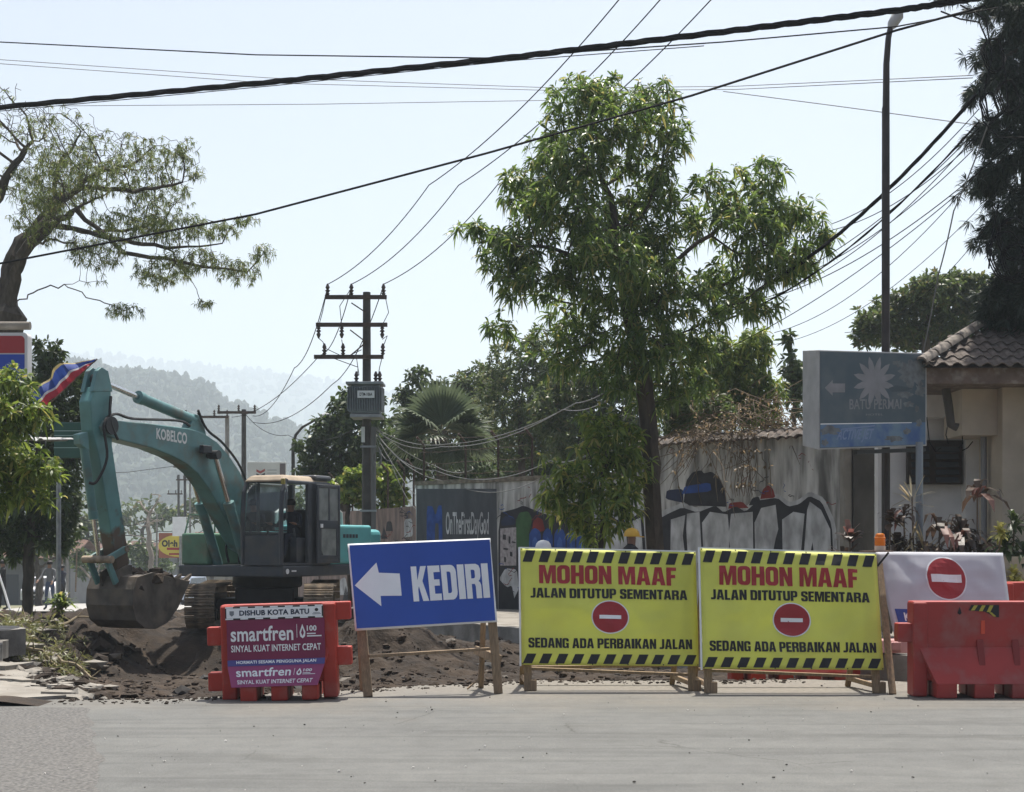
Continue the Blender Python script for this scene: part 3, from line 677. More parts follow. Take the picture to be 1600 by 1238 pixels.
rg = random.Random(23)
for (pix_, rt, x0, x1, y0, y1, n_s) in ((px2, w2, 782, 980, 775, 815, 16), (px1, w1, 1040, 1300, 700, 790, 14), (px3, w3, 592, 645, 800, 845, 14), (px2, w2, 782, 812, 885, 930, 8)):
    for k in range(n_s):                    # sprayed tags: thin bent strokes
        x = rg.uniform(x0, x1); y = rg.uniform(y0, y1); pts_ = [(x, y)]; a = rg.uniform(0, 6)
        for _ in range(6): a += rg.gauss(0, .9); pts_.append((pts_[-1][0]+3.4*cos(a), min(y1, pts_[-1][1]+3.4*sin(a))))
        up_ = [(u, v-.55) for u, v in pts_]; dn_ = [(u+.3, v+.55) for u, v in pts_]; me_ = bpy.data.meshes.new('spray_tag')
        vv = [pix_(u, v, .0105)[:] for u, v in up_]+[pix_(u, v, .0105)[:] for u, v in dn_]; me_.from_pydata(vv, [], [(i, i+1, 7+i+1, 7+i) for i in range(6)]); setmats(me_, rg.choice([g_dark, g_dark, g_red, g_blue])); mkobj('spray_tag', me_, rt)
# dark gate pillar between wall and house
gp = empty('gate_pillar', P(1350, 0, 87)); gp.location.z = 0
m_gatep = M('black_mould_concrete', (.085,.08,.072), .95, n=(2.5,.5), bump=(14,.7), stretch=(1,1,.5))
q = MB(); q.bb(-.24,.14,-.2,.2,0,3.42); q.build('shaft', m_gatep, gp, bevel=.02)
q = MB(); q.bb(-.4,-.25,-.16,.16,0,3.35); q.build('side_strip', m_conclt, gp, bevel=.02)
q = MB(); q.tube([(-.44,-.14,3.30),(-.34,-.22,3.42),(-.2,-.24,3.38),(-.2,-.24,3.28)], .07, 8); q.build('scroll_bracket', m_conclt, gp, smooth=True)
for k in range(6):
    q = MB(); q.bb(.15,.33,-.14,.14,.1+.55*k,.62+.55*k); q.build('block', M('grey_block', (.14,.135,.125), .95, n=(5,.4), bump=(14,.6)), gp, bevel=.012)
tag(gp, 'blackened concrete gate pillar next to the graffiti wall end', 'pillar')

# house
m_hw = M('house_white', (.72,.71,.69), .9, n=(2,.12), bump=(14,.15), dirt=((.3,.29,.27),1.3,.5))
m_hb = M('house_beige', (.52,.45,.36), .9, n=(2,.15), bump=(14,.15), dirt=((.33,.28,.22),1.3,.5))
m_fas = M('brown_fascia', (.16,.115,.09), .85, n=(4,.4), dirt=((.4,.36,.32),7,.4))
hs = empty('house', P(1500, 0, 92)); hs.location.z = 0; ho = Vector(hs.location)
def HP(px, py, s): return P(px, py, s)-ho
def hbox(name, x0, x1, y0, y1, s, depth, m, bev=.0):
    a = HP(x0, y1, s); b = HP(x1, y0, s); q = MB(); q.bb(a.x, b.x, a.y, a.y+depth, a.z, b.z); return q.build(name, m, hs, bevel=bev)
hbox('wall', 1372, 1509, 588, 1010, 90, .25, m_hw)
hbox('wall', 1509.5, 1566, 560, 1010, 91, .3, m_hw)
hbox('wall', 1566.5, 1760, 560, 1010, 96, 1.2, m_hb)
hbox('upper_box', 1503, 1566, 606, 680, 95, 1.0, m_hb)
hbox('upper_band', 1440, 1502, 600, 652, 91.5, .3, m_hw)
a = HP(1420, 757, 90.8); 
wn = hbox('window', 1418, 1504, 688, 757, 90.6, .1, M('window_timber', (.06,.045,.038), .8, n=(6,.4)))
for k in range(5):
    q = MB(); p = HP(1424, 702+k*12.5, 90.9); p2 = HP(1450, 702+k*12.5, 90.9)
    for xa, xb in ((1424,1452),(1462,1498)):
        q = MB(); a = HP(xa, 702+k*12, 91.2); b = HP(xb, 702+k*12, 91.2)
        q.box(((a.x+b.x)/2, a.y, a.z), (b.x-a.x, .012, .10), Matrix.Rotation(R(-32), 3, 'X'))
        o = q.build('louvre', glassmat('dark_louvre', (.1,.1,.1), 1.5) if 0 else M('louvre_glass', (.045,.05,.055), .2), wn)
fz = HP(1447, 600, 98)
q = MB(); a = HP(1446, 600, 99); b = HP(1790, 572, 99); q.bb(a.x, b.x, a.y, a.y+.12, a.z, b.z); q.build('fascia', m_fas, hs, bevel=.01)
q = MB(); q.bb(a.x+.03, b.x-.03, a.y+.12, a.y+3.3, a.z+.02, a.z+.14); q.build('soffit', m_fas, hs)
gt = MB(); a = HP(1482, 610, 95.5); gt.tube([HP(1478,608,95.5), HP(1483,640,95.5), HP(1486,664,95.5), HP(1496,668,95.5)], .07, 10); gt.build('gutter_spout', M('dark_gutter', (.06,.055,.05), .6), hs, smooth=True)
gt = MB(); gt.tube([HP(1537,676,93.5), HP(1538,900,93.5)], .05, 10); gt.build('downpipe', M('grey_pipe', (.2,.2,.2), .5), hs, smooth=True)
gt = MB(); gt.tube([HP(1383,700,92), HP(1383,900,92)], .055, 10); gt.build('downpipe', M('white_pipe', (.5,.5,.5), .5), hs, smooth=True)
for pts in ([(1448,652),(1452,690),(1462,706),(1470,700)], [(1480,668),(1478,680),(1482,694)], [(1503,668),(1504,694),(1498,700)], [(1520,690),(1512,700),(1504,704)]):
    q = MB(); q.tube([HP(x, y, 94) for x, y in pts], .009, 5); q.build('loose_cable', m_cable, hs)
# tiled hip roof: rows run back from the fascia
e0 = HP(1442, 572, 99.5); e1 = HP(1800, 572, 99.5); slope = .55
nu = int((e1.x-e0.x)/.235); nr = 13
q = MB(); zt = e0.z+nr*.27*slope
q.add([e0-Vector((0,0,.03)), e1-Vector((0,0,.03)), Vector((e1.x, e0.y+nr*.27, zt-.03)), Vector((e0.x+nr*.27*.95, e0.y+nr*.27, zt-.03))], [(0,1,2,3)])
roof = q.build('roof', m_tile, hs, fix=False)
tv = [(-.12+.24*i/6, .03*sin(pi*i/3)) for i in range(7)]
tm = MB(); tm.prism(tv+[(x, z-.018) for x, z in reversed(tv)], lambda u, v, d: Vector((u, d, v)), -.18, .18); rtile = tm.mesh('roof_tile', m_tile, True)
ang = math.atan(slope)
for j in range(nr):
    for i in range(nu):
        x = e0.x+.12+i*.235
        if x < e0.x+j*.27*.95+.05 or x > e0.x+2.6: continue
        o = mkobj('roof_tile', rtile, roof); o.location = (x, e0.y+.12+j*.27, e0.z+.035+(.12+j*.27)*slope)
        o.rotation_euler = (ang-.09+r.uniform(-.02,.02), r.uniform(-.03,.03), r.uniform(-.03,.03))
cm = MB(); hp_ = [(.11*cos(pi*i/6), .1*sin(pi*i/6)) for i in range(7)]
cm.prism(hp_+[(x*.8, z*.75-.01) for x, z in reversed(hp_)], lambda u, v, d: Vector((u, d, v)), -.2, .2); cmesh = cm.mesh('ridge_tile', M('ridge_tile', (.27,.235,.2), .9, n=(7,.4), bump=(20,.5)), True)
hd = Vector((.95,1,slope)).normalized(); nrm = 10
for i in range(nrm):
    o = mkobj('ridge_tile', cmesh, roof); p = e0+Vector((.95,1,slope))*.27*(i+.3)*1.12+Vector((0,0,.07)); o.location = p
    o.rotation_euler = hd.to_track_quat('Y', 'Z').to_euler()
tag(hs, 'white and beige house with mossy clay tile roof and louvred window', 'house')
# low planter wall in front
pw = slab('planter_wall', [(P(1560,0,112)).to_2d(), (P(1800,0,112)).to_2d(), (P(1800,0,108)).to_2d(), (P(1560,0,108)).to_2d()], 0, 1.42, m_hb, 20)
tag(pw, 'low beige planter wall in front of the house', 'wall')

# ------------------------------------------------------------------ trees
def colonize(trunk, att, step, infl, kill, iters=90, limbs=(), jit=.25):
    nodes = [Vector(p) for p in trunk]; par = [-1]+list(range(len(trunk)-1)); att = [Vector(a) for a in att]
    for L_ in limbs:
        j = min(range(len(nodes)), key=lambda i: (nodes[i]-L_[0]).length)
        for p in L_[1:]: nodes.append(Vector(p)); par.append(j); j = len(nodes)-1
    for it in range(iters):
        kd = kdtree.KDTree(len(nodes))
        for i, p in enumerate(nodes): kd.insert(p, i)
        kd.balance(); g = {}; keep = []
        for a in att:
            _, i, d = kd.find(a)
            if d < kill: continue
            keep.append(a)
            if d < infl or it < 1: g.setdefault(i, Vector()); g[i] += (a-nodes[i]).normalized()
        att = keep
        if not att: break
        if not g:
            infl *= 1.5; continue
        new = 0
        for i, v in g.items():
            if v.length < 1e-4: continue
            p = nodes[i]+(v.normalized()+Vector((rnd.uniform(-jit,jit), rnd.uniform(-jit,jit), rnd.uniform(-jit,jit)))).normalized()*step
            _, j, d = kd.find(p)
            if d < step*.35: continue
            nodes.append(p); par.append(i); new += 1
        if not new: infl *= 1.3
    return nodes, par
def branch_mesh(nodes, par, r0, rtrunk, exp=None, n=6, ntrunk=0, rmin=0):
    ch = [[] for _ in nodes]
    for i, p in enumerate(par):
        if p >= 0: ch[p].append(i)
    rad = [0]*len(nodes); N_t = max(2, sum(1 for c in ch if not c)); exp = exp or min(3.2, max(1.9, math.log(N_t)/math.log(rtrunk/r0)))
    for i in range(len(nodes)-1, -1, -1):
        rad[i] = r0 if not ch[i] else sum(rad[c]**exp for c in ch[i])**(1/exp)
    k = rtrunk/rad[0]; rad = [q*(1+(k-1)*min(1, (q/rad[0])**1.3)) for q in rad]
    rad = [max(rmin, q) for q in rad]
    mb = MB(); starts = [(0, -1)]
    while starts:
        i, p = starts.pop(); line = [nodes[p]] if p >= 0 else []; rr = [min(rad[p], rad[i]*1.25)] if p >= 0 else []
        while True:
            line.append(nodes[i]); rr.append(rad[i])
            if not ch[i]: break
            c = sorted(ch[i], key=lambda q: -rad[q]); starts += [(q, i) for q in c[1:]]; i = c[0]
        if len(line) > 1: mb.tube(line, rr, n if rr[0] > .04 else (5 if rr[0] > .015 else 3), cap=False)
    return mb, rad, ch
def leaves(pts, dirs, n, ln, wd, droop, spread, seed, flat=0.0):
    """tufts of n bent leaves at pts pointing roughly along dirs -> verts, faces (numpy)"""
    g = np.random.default_rng(seed); pts = np.asarray(pts, float); dirs = np.asarray(dirs, float)
    Pn = np.repeat(pts, n, 0); D = np.repeat(dirs, n, 0); K = len(Pn)
    q = g.normal(size=(K,3)); q /= np.linalg.norm(q, axis=1)[:,None]
    D = D*(1-spread)+q*spread; D /= np.linalg.norm(D, axis=1)[:,None]+1e-9
    l = ln*g.uniform(.6,1.15,K)[:,None]; wv = wd*g.uniform(.75,1.2,K)[:,None]
    up = np.array([0,0,1.0]); side = np.cross(D, up); sn = np.linalg.norm(side, axis=1)[:,None]; side = np.where(sn > 1e-3, side/np.maximum(sn,1e-3), [1,0,0])
    tw = g.normal(size=(K,1))*(.9-flat*.6); nr_ = np.cross(side, D); side = side*np.cos(tw)+nr_*np.sin(tw)
    base = Pn+D*l*.06
    dr = droop*g.uniform(.4,1.3,K)[:,None]
    m1 = base+D*l*.38-up*dr*l*.10; m2 = base+D*l*.72-up*dr*l*.38; tip = base+D*l*.95-up*dr*l*.78
    V = np.stack([base, m1-side*wv*.5, m1+side*wv*.5, m2-side*wv*.36, m2+side*wv*.36, tip], 1).reshape(-1,3)
    i = np.arange(K)*6
    T = np.stack([np.stack([i,i+2,i+1],1), np.stack([i+3,i+4,i+5],1)],1).reshape(-1,3)
    Q = np.stack([i+1,i+2,i+4,i+3],1)
    return V, T, Q
def np_mesh(name, V, T, Q, m):
    me = bpy.data.meshes.new(name); me.vertices.add(len(V)); me.vertices.foreach_set('co', V.astype(np.float32).ravel())
    nl = len(T)*3+len(Q)*4; me.loops.add(nl); me.polygons.add(len(T)+len(Q))
    me.loops.foreach_set('vertex_index', np.concatenate([T.ravel(), Q.ravel()]).astype(np.int32))
    ls = np.concatenate([np.arange(len(T))*3, len(T)*3+np.arange(len(Q))*4]).astype(np.int32)
    me.polygons.foreach_set('loop_start', ls)
    setmats(me, m); me.update(calc_edges=True); me.validate(); return me
def in_clumps(clumps, per, r, shell=.35):
    """points spread through ellipsoids (px,py,rx,ry in photo pixels, s scale, dy depth offset in m)"""
    out = []
    for (x, y, rx, ry, s, dy, k) in clumps:
        c = P(x, y, s); c.y += dy; n = max(3, int(per*k*(rx*ry)/2500*(70/s)**0))
        for _ in range(n):
            while True:
                v = Vector((r.uniform(-1,1), r.uniform(-1,1), r.uniform(-1,1)))
                if shell < v.length < 1: break
            out.append(c+Vector((v.x*rx/s, v.y*(rx+ry)*.55/s, v.z*ry/s)))
    return out
def tree(name, trunk, clumps, per, label, bark, leafm, step=.35, kill=.45, infl=2.5, r0=.008, rtrunk=.15, tuft=(10,.2,.045,.8,.6), tips=.03,
         seed=1, group=None, cat='tree', fill=1.0, extra=0, leafpos=None, upbias=.35, dens=60, limbs=(), iters=90, jit=.25, bexp=None, rmin=0):
    r = random.Random(seed); att = in_clumps(clumps, per, r)
    nodes, par = colonize(trunk, att, step, infl, kill, iters, limbs, jit)
    mb, rad, ch = branch_mesh(nodes, par, r0, rtrunk, bexp, rmin=rmin)
    root = empty(name, Vector(trunk[0])); o0 = Vector(trunk[0])
    mb.v = [(v[0]-o0.x, v[1]-o0.y, v[2]-o0.z) for v in mb.v]
    mb.build('trunk', bark, root, smooth=True, fix=False)
    pts = []; ds = []
    for i, p in enumerate(nodes):
        if i < len(trunk) or rad[i] > tips: continue
        if r.random() > fill: continue
        if leafpos and not leafpos(p, r): continue
        d = (p-nodes[par[i]]).normalized(); d = (d+Vector((0,0,upbias))).normalized()
        pts.append(p-o0); ds.append(d)
        for _ in range(extra):
            pts.append(p-o0+Vector((r.gauss(0,.5), r.gauss(0,.5), r.gauss(0,.4)))*step); ds.append((d+Vector((r.uniform(-.6,.6), r.uniform(-.6,.6), r.uniform(-.3,.5)))).normalized())
    for p in in_clumps(clumps, dens, r, .15):
        if leafpos and not leafpos(p, r): continue
        pts.append(p-o0); ds.append(Vector((r.gauss(0,.6), r.gauss(0,.6), r.gauss(upbias,.5))).normalized())
    V, T, Q = leaves(pts, ds, tuft[0], tuft[1], tuft[2], tuft[3], tuft[4], seed)
    cr = mkobj('crown', np_mesh('crown', V, T, Q, leafm), root)
    tag(root, label, cat, group); return root, nodes, par, rad, pts
def spine(pxs, s, n=8, wob=.05, seed=0):
    """trunk path through (px,py) photo points at scale s, first point dropped to the ground"""
    q = [P(x, y, s) for x, y in pxs]; out = []
    for a, b in zip(q, q[1:]):
        for k in range(n): out.append(a.lerp(b, k/n)+Vector((wob*noise.noise(Vector((seed, k*.7, a.z))), wob*noise.noise(Vector((seed+5, k*.7, a.z))), 0)))
    return out+[q[-1]]

L_main = leafmat('mango_leaf', (.045,.095,.024), (.14,.215,.045), (.28,.27,.08), trans=.5, rough=.33)
L_bright = leafmat('bright_leaf', (.05,.1,.018), (.19,.26,.045), (.32,.3,.08), trans=.5)
L_dark = leafmat('dark_leaf', (.026,.05,.017), (.065,.1,.028), trans=.35)
L_mid = leafmat('mid_leaf', (.04,.07,.02), (.085,.12,.035), (.14,.13,.05))
L_pale = leafmat('pale_leaf', (.08,.1,.04), (.15,.17,.075))
L_pine = leafmat('pine_needle', (.014,.026,.018), (.035,.055,.034), trans=.15, rough=.6)
L_dry = leafmat('dry_leaf', (.12,.09,.045), (.22,.17,.09))

MS = 88
main_cl = [(x, y, rx, ry, MS, dy, k) for (x, y, rx, ry, dy, k) in (
    (900,158,48,42,0,1.2),(948,138,34,26,.2,1.1),(1028,150,40,38,.3,1.1),(1050,215,32,45,.2,1),(965,205,64,48,-.4,1),(858,222,34,32,.1,1),
    (895,262,62,48,-.6,1),(1000,275,62,55,.4,1),(828,292,50,44,0,1),(875,345,72,55,-.9,1),(792,372,34,30,0,1),(734,360,26,14,-.1,1.4),(785,412,48,44,-.3,1),
    (965,355,74,58,.7,1),(845,440,72,46,-.6,1),(950,440,84,56,-1.2,1),(1030,385,50,48,.2,1),(1030,470,66,54,-.7,1),(905,500,56,44,.5,1),
    (1195,272,36,32,.2,1.2),(1108,292,26,26,-.2,1.1),(1082,335,38,34,.4,1),(1148,345,46,40,-.5,1),(1218,332,44,40,.3,1),(1268,345,28,32,0,1),(1290,375,18,18,0,1.2),
    (1200,402,62,44,-.3,1),(1128,425,46,40,.5,1),(1248,412,34,26,.3,1),(1188,468,40,34,.2,.9),(1118,486,36,34,-.3,.9),
    (1000,545,64,46,-.9,.9),(1062,560,52,46,.4,.8),(960,585,46,40,-.6,.8),(880,560,40,30,.2,.7),(1090,530,40,34,.2,.8),(1020,620,40,30,.2,.7),(785,512,28,20,.1,1),(1075,600,40,34,.3,.8))]
t_main = spine([(1030,992),(1026,860),(1016,700),(1008,600),(985,500),(965,400)], MS, 6, .05, 2)
tree('mango_tree', t_main, main_cl, 40, 'tall leafy mango tree with drooping leaf tufts behind the yellow banners', m_bark, L_main,
     step=.26, kill=.3, infl=1.6, r0=.009, rtrunk=.17, tuft=(13,.225,.04,.9,.66), tips=.03, seed=11, extra=1, dens=54)
low_cl = [(x, y, rx, ry, 90, dy, k) for (x, y, rx, ry, dy, k) in ((875,770,40,34,-.1,1),(905,740,46,36,-.2,1),(955,700,50,44,0,1),(890,790,42,34,0,1),(950,780,54,46,-.4,1),(930,830,42,24,.1,.8),(985,740,32,42,.3,.9),(935,655,36,24,.3,.9),(985,690,26,36,.2,.9))]
tree('young_mango_tree', spine([(940,990),(938,900),(942,820),(940,760)], 90, 6, .06, 4), low_cl, 40, 'low bright green bushy mango tree against the mural wall', m_bark, L_bright,
     step=.22, kill=.26, infl=1.4, r0=.007, rtrunk=.06, tuft=(11,.22,.05,.9,.65), seed=12, extra=1, dens=40)
# sparse rain tree
RS = 62
rain_cl = [(x, y, rx, ry, RS, dy, k) for (x, y, rx, ry, dy, k) in (
    (-60,190,80,50,0,.8),(30,185,60,40,.6,1),(100,215,70,40,-.6,1.1),(180,225,70,36,.6,1.1),(245,245,60,30,0,1.2),(60,270,80,50,1,1),(150,285,80,36,-1,1),(235,290,60,30,.8,1),
    (-50,300,60,60,-.5,.8),(200,345,70,26,.4,1),(270,360,60,24,-.4,1),(330,355,46,16,.2,1.1),(385,345,26,8,0,1.3),(300,410,60,20,-.3,1),(370,420,40,20,.3,1),(410,395,20,14,0,1.2),(240,420,50,22,.6,1),
    (165,400,50,30,-.8,.9),(90,360,50,40,-1.2,.8),(195,485,30,12,0,1.2),(318,474,16,8,0,1.6),(5,140,30,14,0,1),(290,235,26,20,0,1),(305,270,14,16,0,1))]
def limb(pts, s=RS, n=5):
    q = [P(x, y, s)+Vector((0, dy, 0)) for x, y, dy in pts]; out = []
    for a, b in zip(q, q[1:]): out += [a.lerp(b, k/n)+Vector((rnd.gauss(0,.03), rnd.gauss(0,.03), rnd.gauss(0,.03)))*(k > 0) for k in range(n)]
    return out+[q[-1]]
RL = [limb(q) for q in ([(14,492,0),(30,430,-.3),(60,388,-.6),(95,362,-.8),(130,335,-.6),(170,300,0)], [(14,492,0),(8,420,.3),(22,370,.6),(60,335,.8),(85,305,.5),(150,268,.2),(210,250,.2)],
    [(14,492,0),(-20,420,.3),(-28,330,.4),(12,260,.3),(45,215,.3)], [(20,478,-.1),(60,462,-.4),(110,450,-.5),(170,444,-.4)], [(95,362,-.8),(180,378,-.4),(260,388,0),(345,378,.2)], [(85,305,.5),(130,290,.2),(210,300,0),(285,285,0)],
    [(60,335,.8),(110,350,1),(190,345,1),(270,352,.6)], [(22,370,.6),(60,300,1.2),(70,250,1),(110,205,.6)], [(130,335,-.6),(200,400,-.4),(300,415,-.2),(385,425,.1)], [(60,388,-.6),(110,390,-1.2),(170,410,-1)], [(110,450,-.5),(150,470,-.2),(195,486,0)], [(260,388,0),(300,440,0),(316,470,0)])]
root, nodes, par, rad, _p = tree('rain_tree', spine([(-75,985),(-50,700),(-6,560),(14,492)], RS, 7, .06, 6), rain_cl, 240,
    'spreading rain tree with bare twigs and feathery foliage above the shop sign', m_bark, leafmat('rain_leaf', (.06,.09,.022), (.15,.2,.05), (.2,.18,.07)),
    limbs=RL, iters=160, jit=.1, bexp=2.0, rmin=.0075, step=.16, kill=.135, infl=1.0, r0=.0045, rtrunk=.46, tuft=(12,.13,.02,.9,.65), tips=.0095, seed=21, fill=.5, extra=0, dens=210,
    leafpos=lambda p, r: (r.random() < interp(p.z, [(9.5,1),(10.8,.9),(11.4,.5),(12.0,.16),(12.6,.05)])), upbias=-.3)
# brighter leafy sprays low in the rain tree are part of the same crown
# leafy trees of the left side
tree('leafy_mango_tree', spine([(-60,1000),(-50,800),(-30,700)], 106, 6, .05, 8),
     [(x, y, rx, ry, 106, dy, k) for (x, y, rx, ry, dy, k) in ((15,600,34,28,0,1.1),(10,655,44,34,-.3,1.1),(60,650,22,22,0,1),(25,720,50,34,.2,1),(70,735,30,24,-.2,1),(10,770,40,26,0,.9),(-40,680,50,70,0,.8),(75,775,20,16,0,.8))],
     30, 'bright yellow green mango branches hanging beside the shop sign', m_bark, L_bright, step=.22, kill=.26, infl=1.6, r0=.007, rtrunk=.12, tuft=(12,.2,.045,.7,.72), seed=31, extra=1, dens=70)
tree('shade_tree', spine([(42,1000),(44,880),(50,800),(60,700)], 62, 6, .05, 9),
     [(x, y, rx, ry, 62, dy, k) for (x, y, rx, ry, dy, k) in ((70,555,30,26,0,1),(95,600,40,40,.4,1),(60,620,40,50,-.3,1),(110,680,40,50,0,1),(60,720,50,50,.6,1),(95,770,44,46,-.4,1),(40,800,46,40,0,1),(80,830,46,36,.3,1),(10,840,40,40,.3,1),(125,640,20,36,.2,.9))],
     34, 'dense dark green tree behind the raised excavator arm', m_bark, L_dark, step=.28, kill=.32, infl=1.6, r0=.01, rtrunk=.14, tuft=(12,.24,.075,.5,.75), seed=32, extra=2, dens=90)
# trees behind the walls
def bgtree(name, px, s, clumps, lab, lm, seed, leaf=(10,.26,.1,.4,.8), per=26, base=980, r=.14, extra=2, step=.34, trunk_top=None, bark=m_bark, dens=170):
    cy = sum(c[1] for c in clumps)/len(clumps)
    return tree(name, spine([(px, base),(px+2, (base+cy)/2),(px-3, cy+20)], s, 6, .08, seed), [(x, y, rx, ry, s, dy, k) for (x, y, rx, ry, dy, k) in clumps], per, lab, bark, lm,
                step=step, kill=step*1.15, infl=2.4, r0=.012, rtrunk=r, tuft=leaf, seed=seed, extra=extra, dens=dens)
bgtree('roadside_tree', 535, 48, [(545,640,30,34,0,1),(510,680,34,36,.4,1),(560,690,40,40,-.3,1),(490,730,30,30,0,1),(540,740,50,36,.3,1),(580,650,24,40,.2,.9),(480,700,20,20,0,.9)], 'dark bushy tree behind the curved street lamp', L_dark, 41)
bgtree('broadleaf_shrub', 545, 56, [(540,765,30,22,0,1),(590,750,34,30,.2,1),(615,775,24,24,0,1),(560,740,22,16,0,.8)], 'sunlit yellow green shrub over the fence behind the transformer pole', L_bright, 42, (9,.22,.12,.4,.8), r=.07)
bgtree('garden_tree', 655, 42, [(655,590,22,18,0,1),(640,640,26,36,.3,1),(625,620,14,20,0,.8),(690,620,40,40,2,.8),(620,680,26,34,0,.9)], 'mid green garden tree rising behind the fan palm', L_dark, 43)
bgtree('acacia_tree', 815, 46, [(800,560,40,34,0,1),(845,545,36,40,.5,1),(790,620,44,44,-.4,.9),(840,620,46,50,.4,.9),(800,690,50,44,0,.9),(855,690,40,40,0,.9),(760,600,20,24,0,.8),(870,590,30,40,.4,.8)],
       'airy grey green tree between the palm and the mango tree', L_mid, 44, (12,.2,.06,.4,.8), per=24, extra=1)
bgtree('bamboo_clump', 765, 44, [(765,600,22,20,0,1),(752,640,26,30,.3,1),(748,700,24,40,0,.9)], 'pale feathery bamboo leaves to one side of the fan palm', L_pale, 45, (10,.22,.03,.6,.7), per=26, r=.05, extra=1)
bgtree('hedge_tree', 1115, 66, [(1120,560,44,36,0,1),(1165,585,44,40,.3,1),(1100,620,40,36,-.3,1),(1180,540,30,30,0,.9),(1150,635,50,24,.2,.9),(1205,610,26,26,0,.9),(1060,640,26,34,0,.8),(1110,655,40,24,0,1),(1190,650,40,22,.2,1)],
       'yellowish green tree over the tile coped graffiti wall', L_bright, 46, (11,.22,.055,.8,.7), per=24, extra=1, dens=240)
bgtree('back_garden_tree', 910, 50, [(900,600,44,44,0,1),(950,620,44,50,.4,1),(900,680,50,44,0,1),(960,690,50,50,0,1),(860,640,30,44,0,.9),(1000,660,34,50,0,.9)], 'deep green tree filling the gap behind the low mango', L_mid, 56, (11,.24,.075,.5,.8))
bgtree('wall_top_shrub', 1085, 72, [(1060,630,26,30,0,1),(1085,655,30,24,0,1),(1120,640,30,24,0,1),(1050,670,20,20,0,1)], 'green shrub leaning over the tile coping near the mango trunk', L_mid, 57, (11,.2,.06,.5,.8), r=.06)
bgtree('lane_tree', 610, 50, [(610,700,34,34,0,1),(640,720,30,34,.3,1),(600,740,30,26,0,1),(740,740,40,26,0,1),(700,745,40,20,0,1)], 'dark foliage between transformer pole and palm trunk', L_dark, 58)
bgtree('tall_back_tree', 745, 40, [(730,610,34,34,0,1),(770,590,30,34,.3,1),(700,640,34,30,.5,1),(760,660,44,40,0,1),(715,700,40,36,0,1),(660,690,34,40,0,.9),(785,720,40,40,0,1)], 'broad mid green tree filling the sky behind the fan palm', L_mid, 59, (11,.28,.085,.5,.8))
bgtree('far_garden_tree', 880, 42, [(860,600,34,40,0,1),(890,640,34,44,.3,1),(830,660,40,44,0,1),(870,720,50,40,0,1),(820,740,40,30,0,1)], 'shadowy tree mass behind the mural wall coping', L_dark, 60, (11,.28,.085,.5,.8))
bgtree('dark_garden_tree', 1242, 60, [(1240,575,18,24,0,1),(1232,530,10,10,0,1.2),(1245,620,16,30,0,1)], 'small dark tree squeezed between wall and lotus sign', L_dark, 47, extra=1, r=.06)
bgtree('flame_tree', 1450, 52, [(1370,505,32,24,0,1),(1400,480,34,28,.3,1),(1450,460,44,34,-.4,1),(1500,445,40,26,.2,1),(1420,520,50,26,.4,1),(1480,505,54,34,.3,1),(1530,470,36,40,0,1),(1350,530,18,14,0,1)],
       'rounded mid green tree behind the house roof', L_mid, 48, (12,.25,.075,.3,.85), per=30, extra=2, dens=260)

# conifer full of cables
def conifer():
    s = 94; r = random.Random(51)
    base = P(1612, 1000, s); base.z = .1; top = P(1600, -120, s); root = empty('conifer', base)
    q = MB(); q.tube([Vector((0,0,0)), (top-base)*.5+Vector((.06,0,0)), top-base], [.24,.17,.06], 10); q.build('trunk', m_bark, root, smooth=True)
    ends = [(1440,24,-1.2),(1520,18,0),(1560,40,-.6),(1545,75,.5),(1590,60,.2),(1530,130,-.3),(1562,105,.4),(1515,140,.2),(1560,160,-.5),(1530,205,.4),(1585,190,-.4),(1545,235,0),(1512,288,-.3),(1560,285,.5),(1590,255,-.6),
            (1535,290,.3),(1575,330,-.4),(1545,355,.3),(1535,375,0),(1585,385,.2),(1560,415,-.3),(1590,440,.4),(1545,460,.3),(1575,480,-.3),(1555,510,.2),(1590,520,0),(1620,300,-1),(1640,150,-1),(1640,420,-.8),(1530,490,0),(1600,20,.3),(1570,-10,0),(1600,130,-.8)]
    pts = []; ds = []; bm_ = MB()
    for (x, y, dy) in ends:
        x = x if x < 1460 else 1600-(1600-x)*.82
        e = P(x, y, s)-base; e.y += dy; zt = e.z+.35+r.random()*.3; t = zt/(top-base).z; a = (top-base)*min(t, 1)
        mid = a.lerp(e, .55)+Vector((0,0,.12)); bm_.tube([a, mid, e], [.05,.035,.014], 5)
        for k in range(52):
            t = r.random()**.7; p = (mid.lerp(e, t) if r.random() < .8 else a.lerp(mid, .4+.6*t))
            w_ = .135*(.6+.6*t)
            pts.append(p+Vector((r.gauss(0,w_), r.gauss(0,w_), r.gauss(0,w_*.55)-.03))); d = (e-a).normalized(); ds.append((d+Vector((r.uniform(-.9,.9), r.uniform(-.9,.9), r.uniform(-.7,.6)))).normalized())
    bm_.build('branch', m_bark, root, smooth=True, fix=False)
    V, T, Q = leaves(pts, ds, 30, .2, .017, .35, .5, 5)
    mkobj('crown', np_mesh('crown', V, T, Q, L_pine), root)
    tag(root, 'tall dark conifer with cables running into it above the house', 'conifer')
conifer()

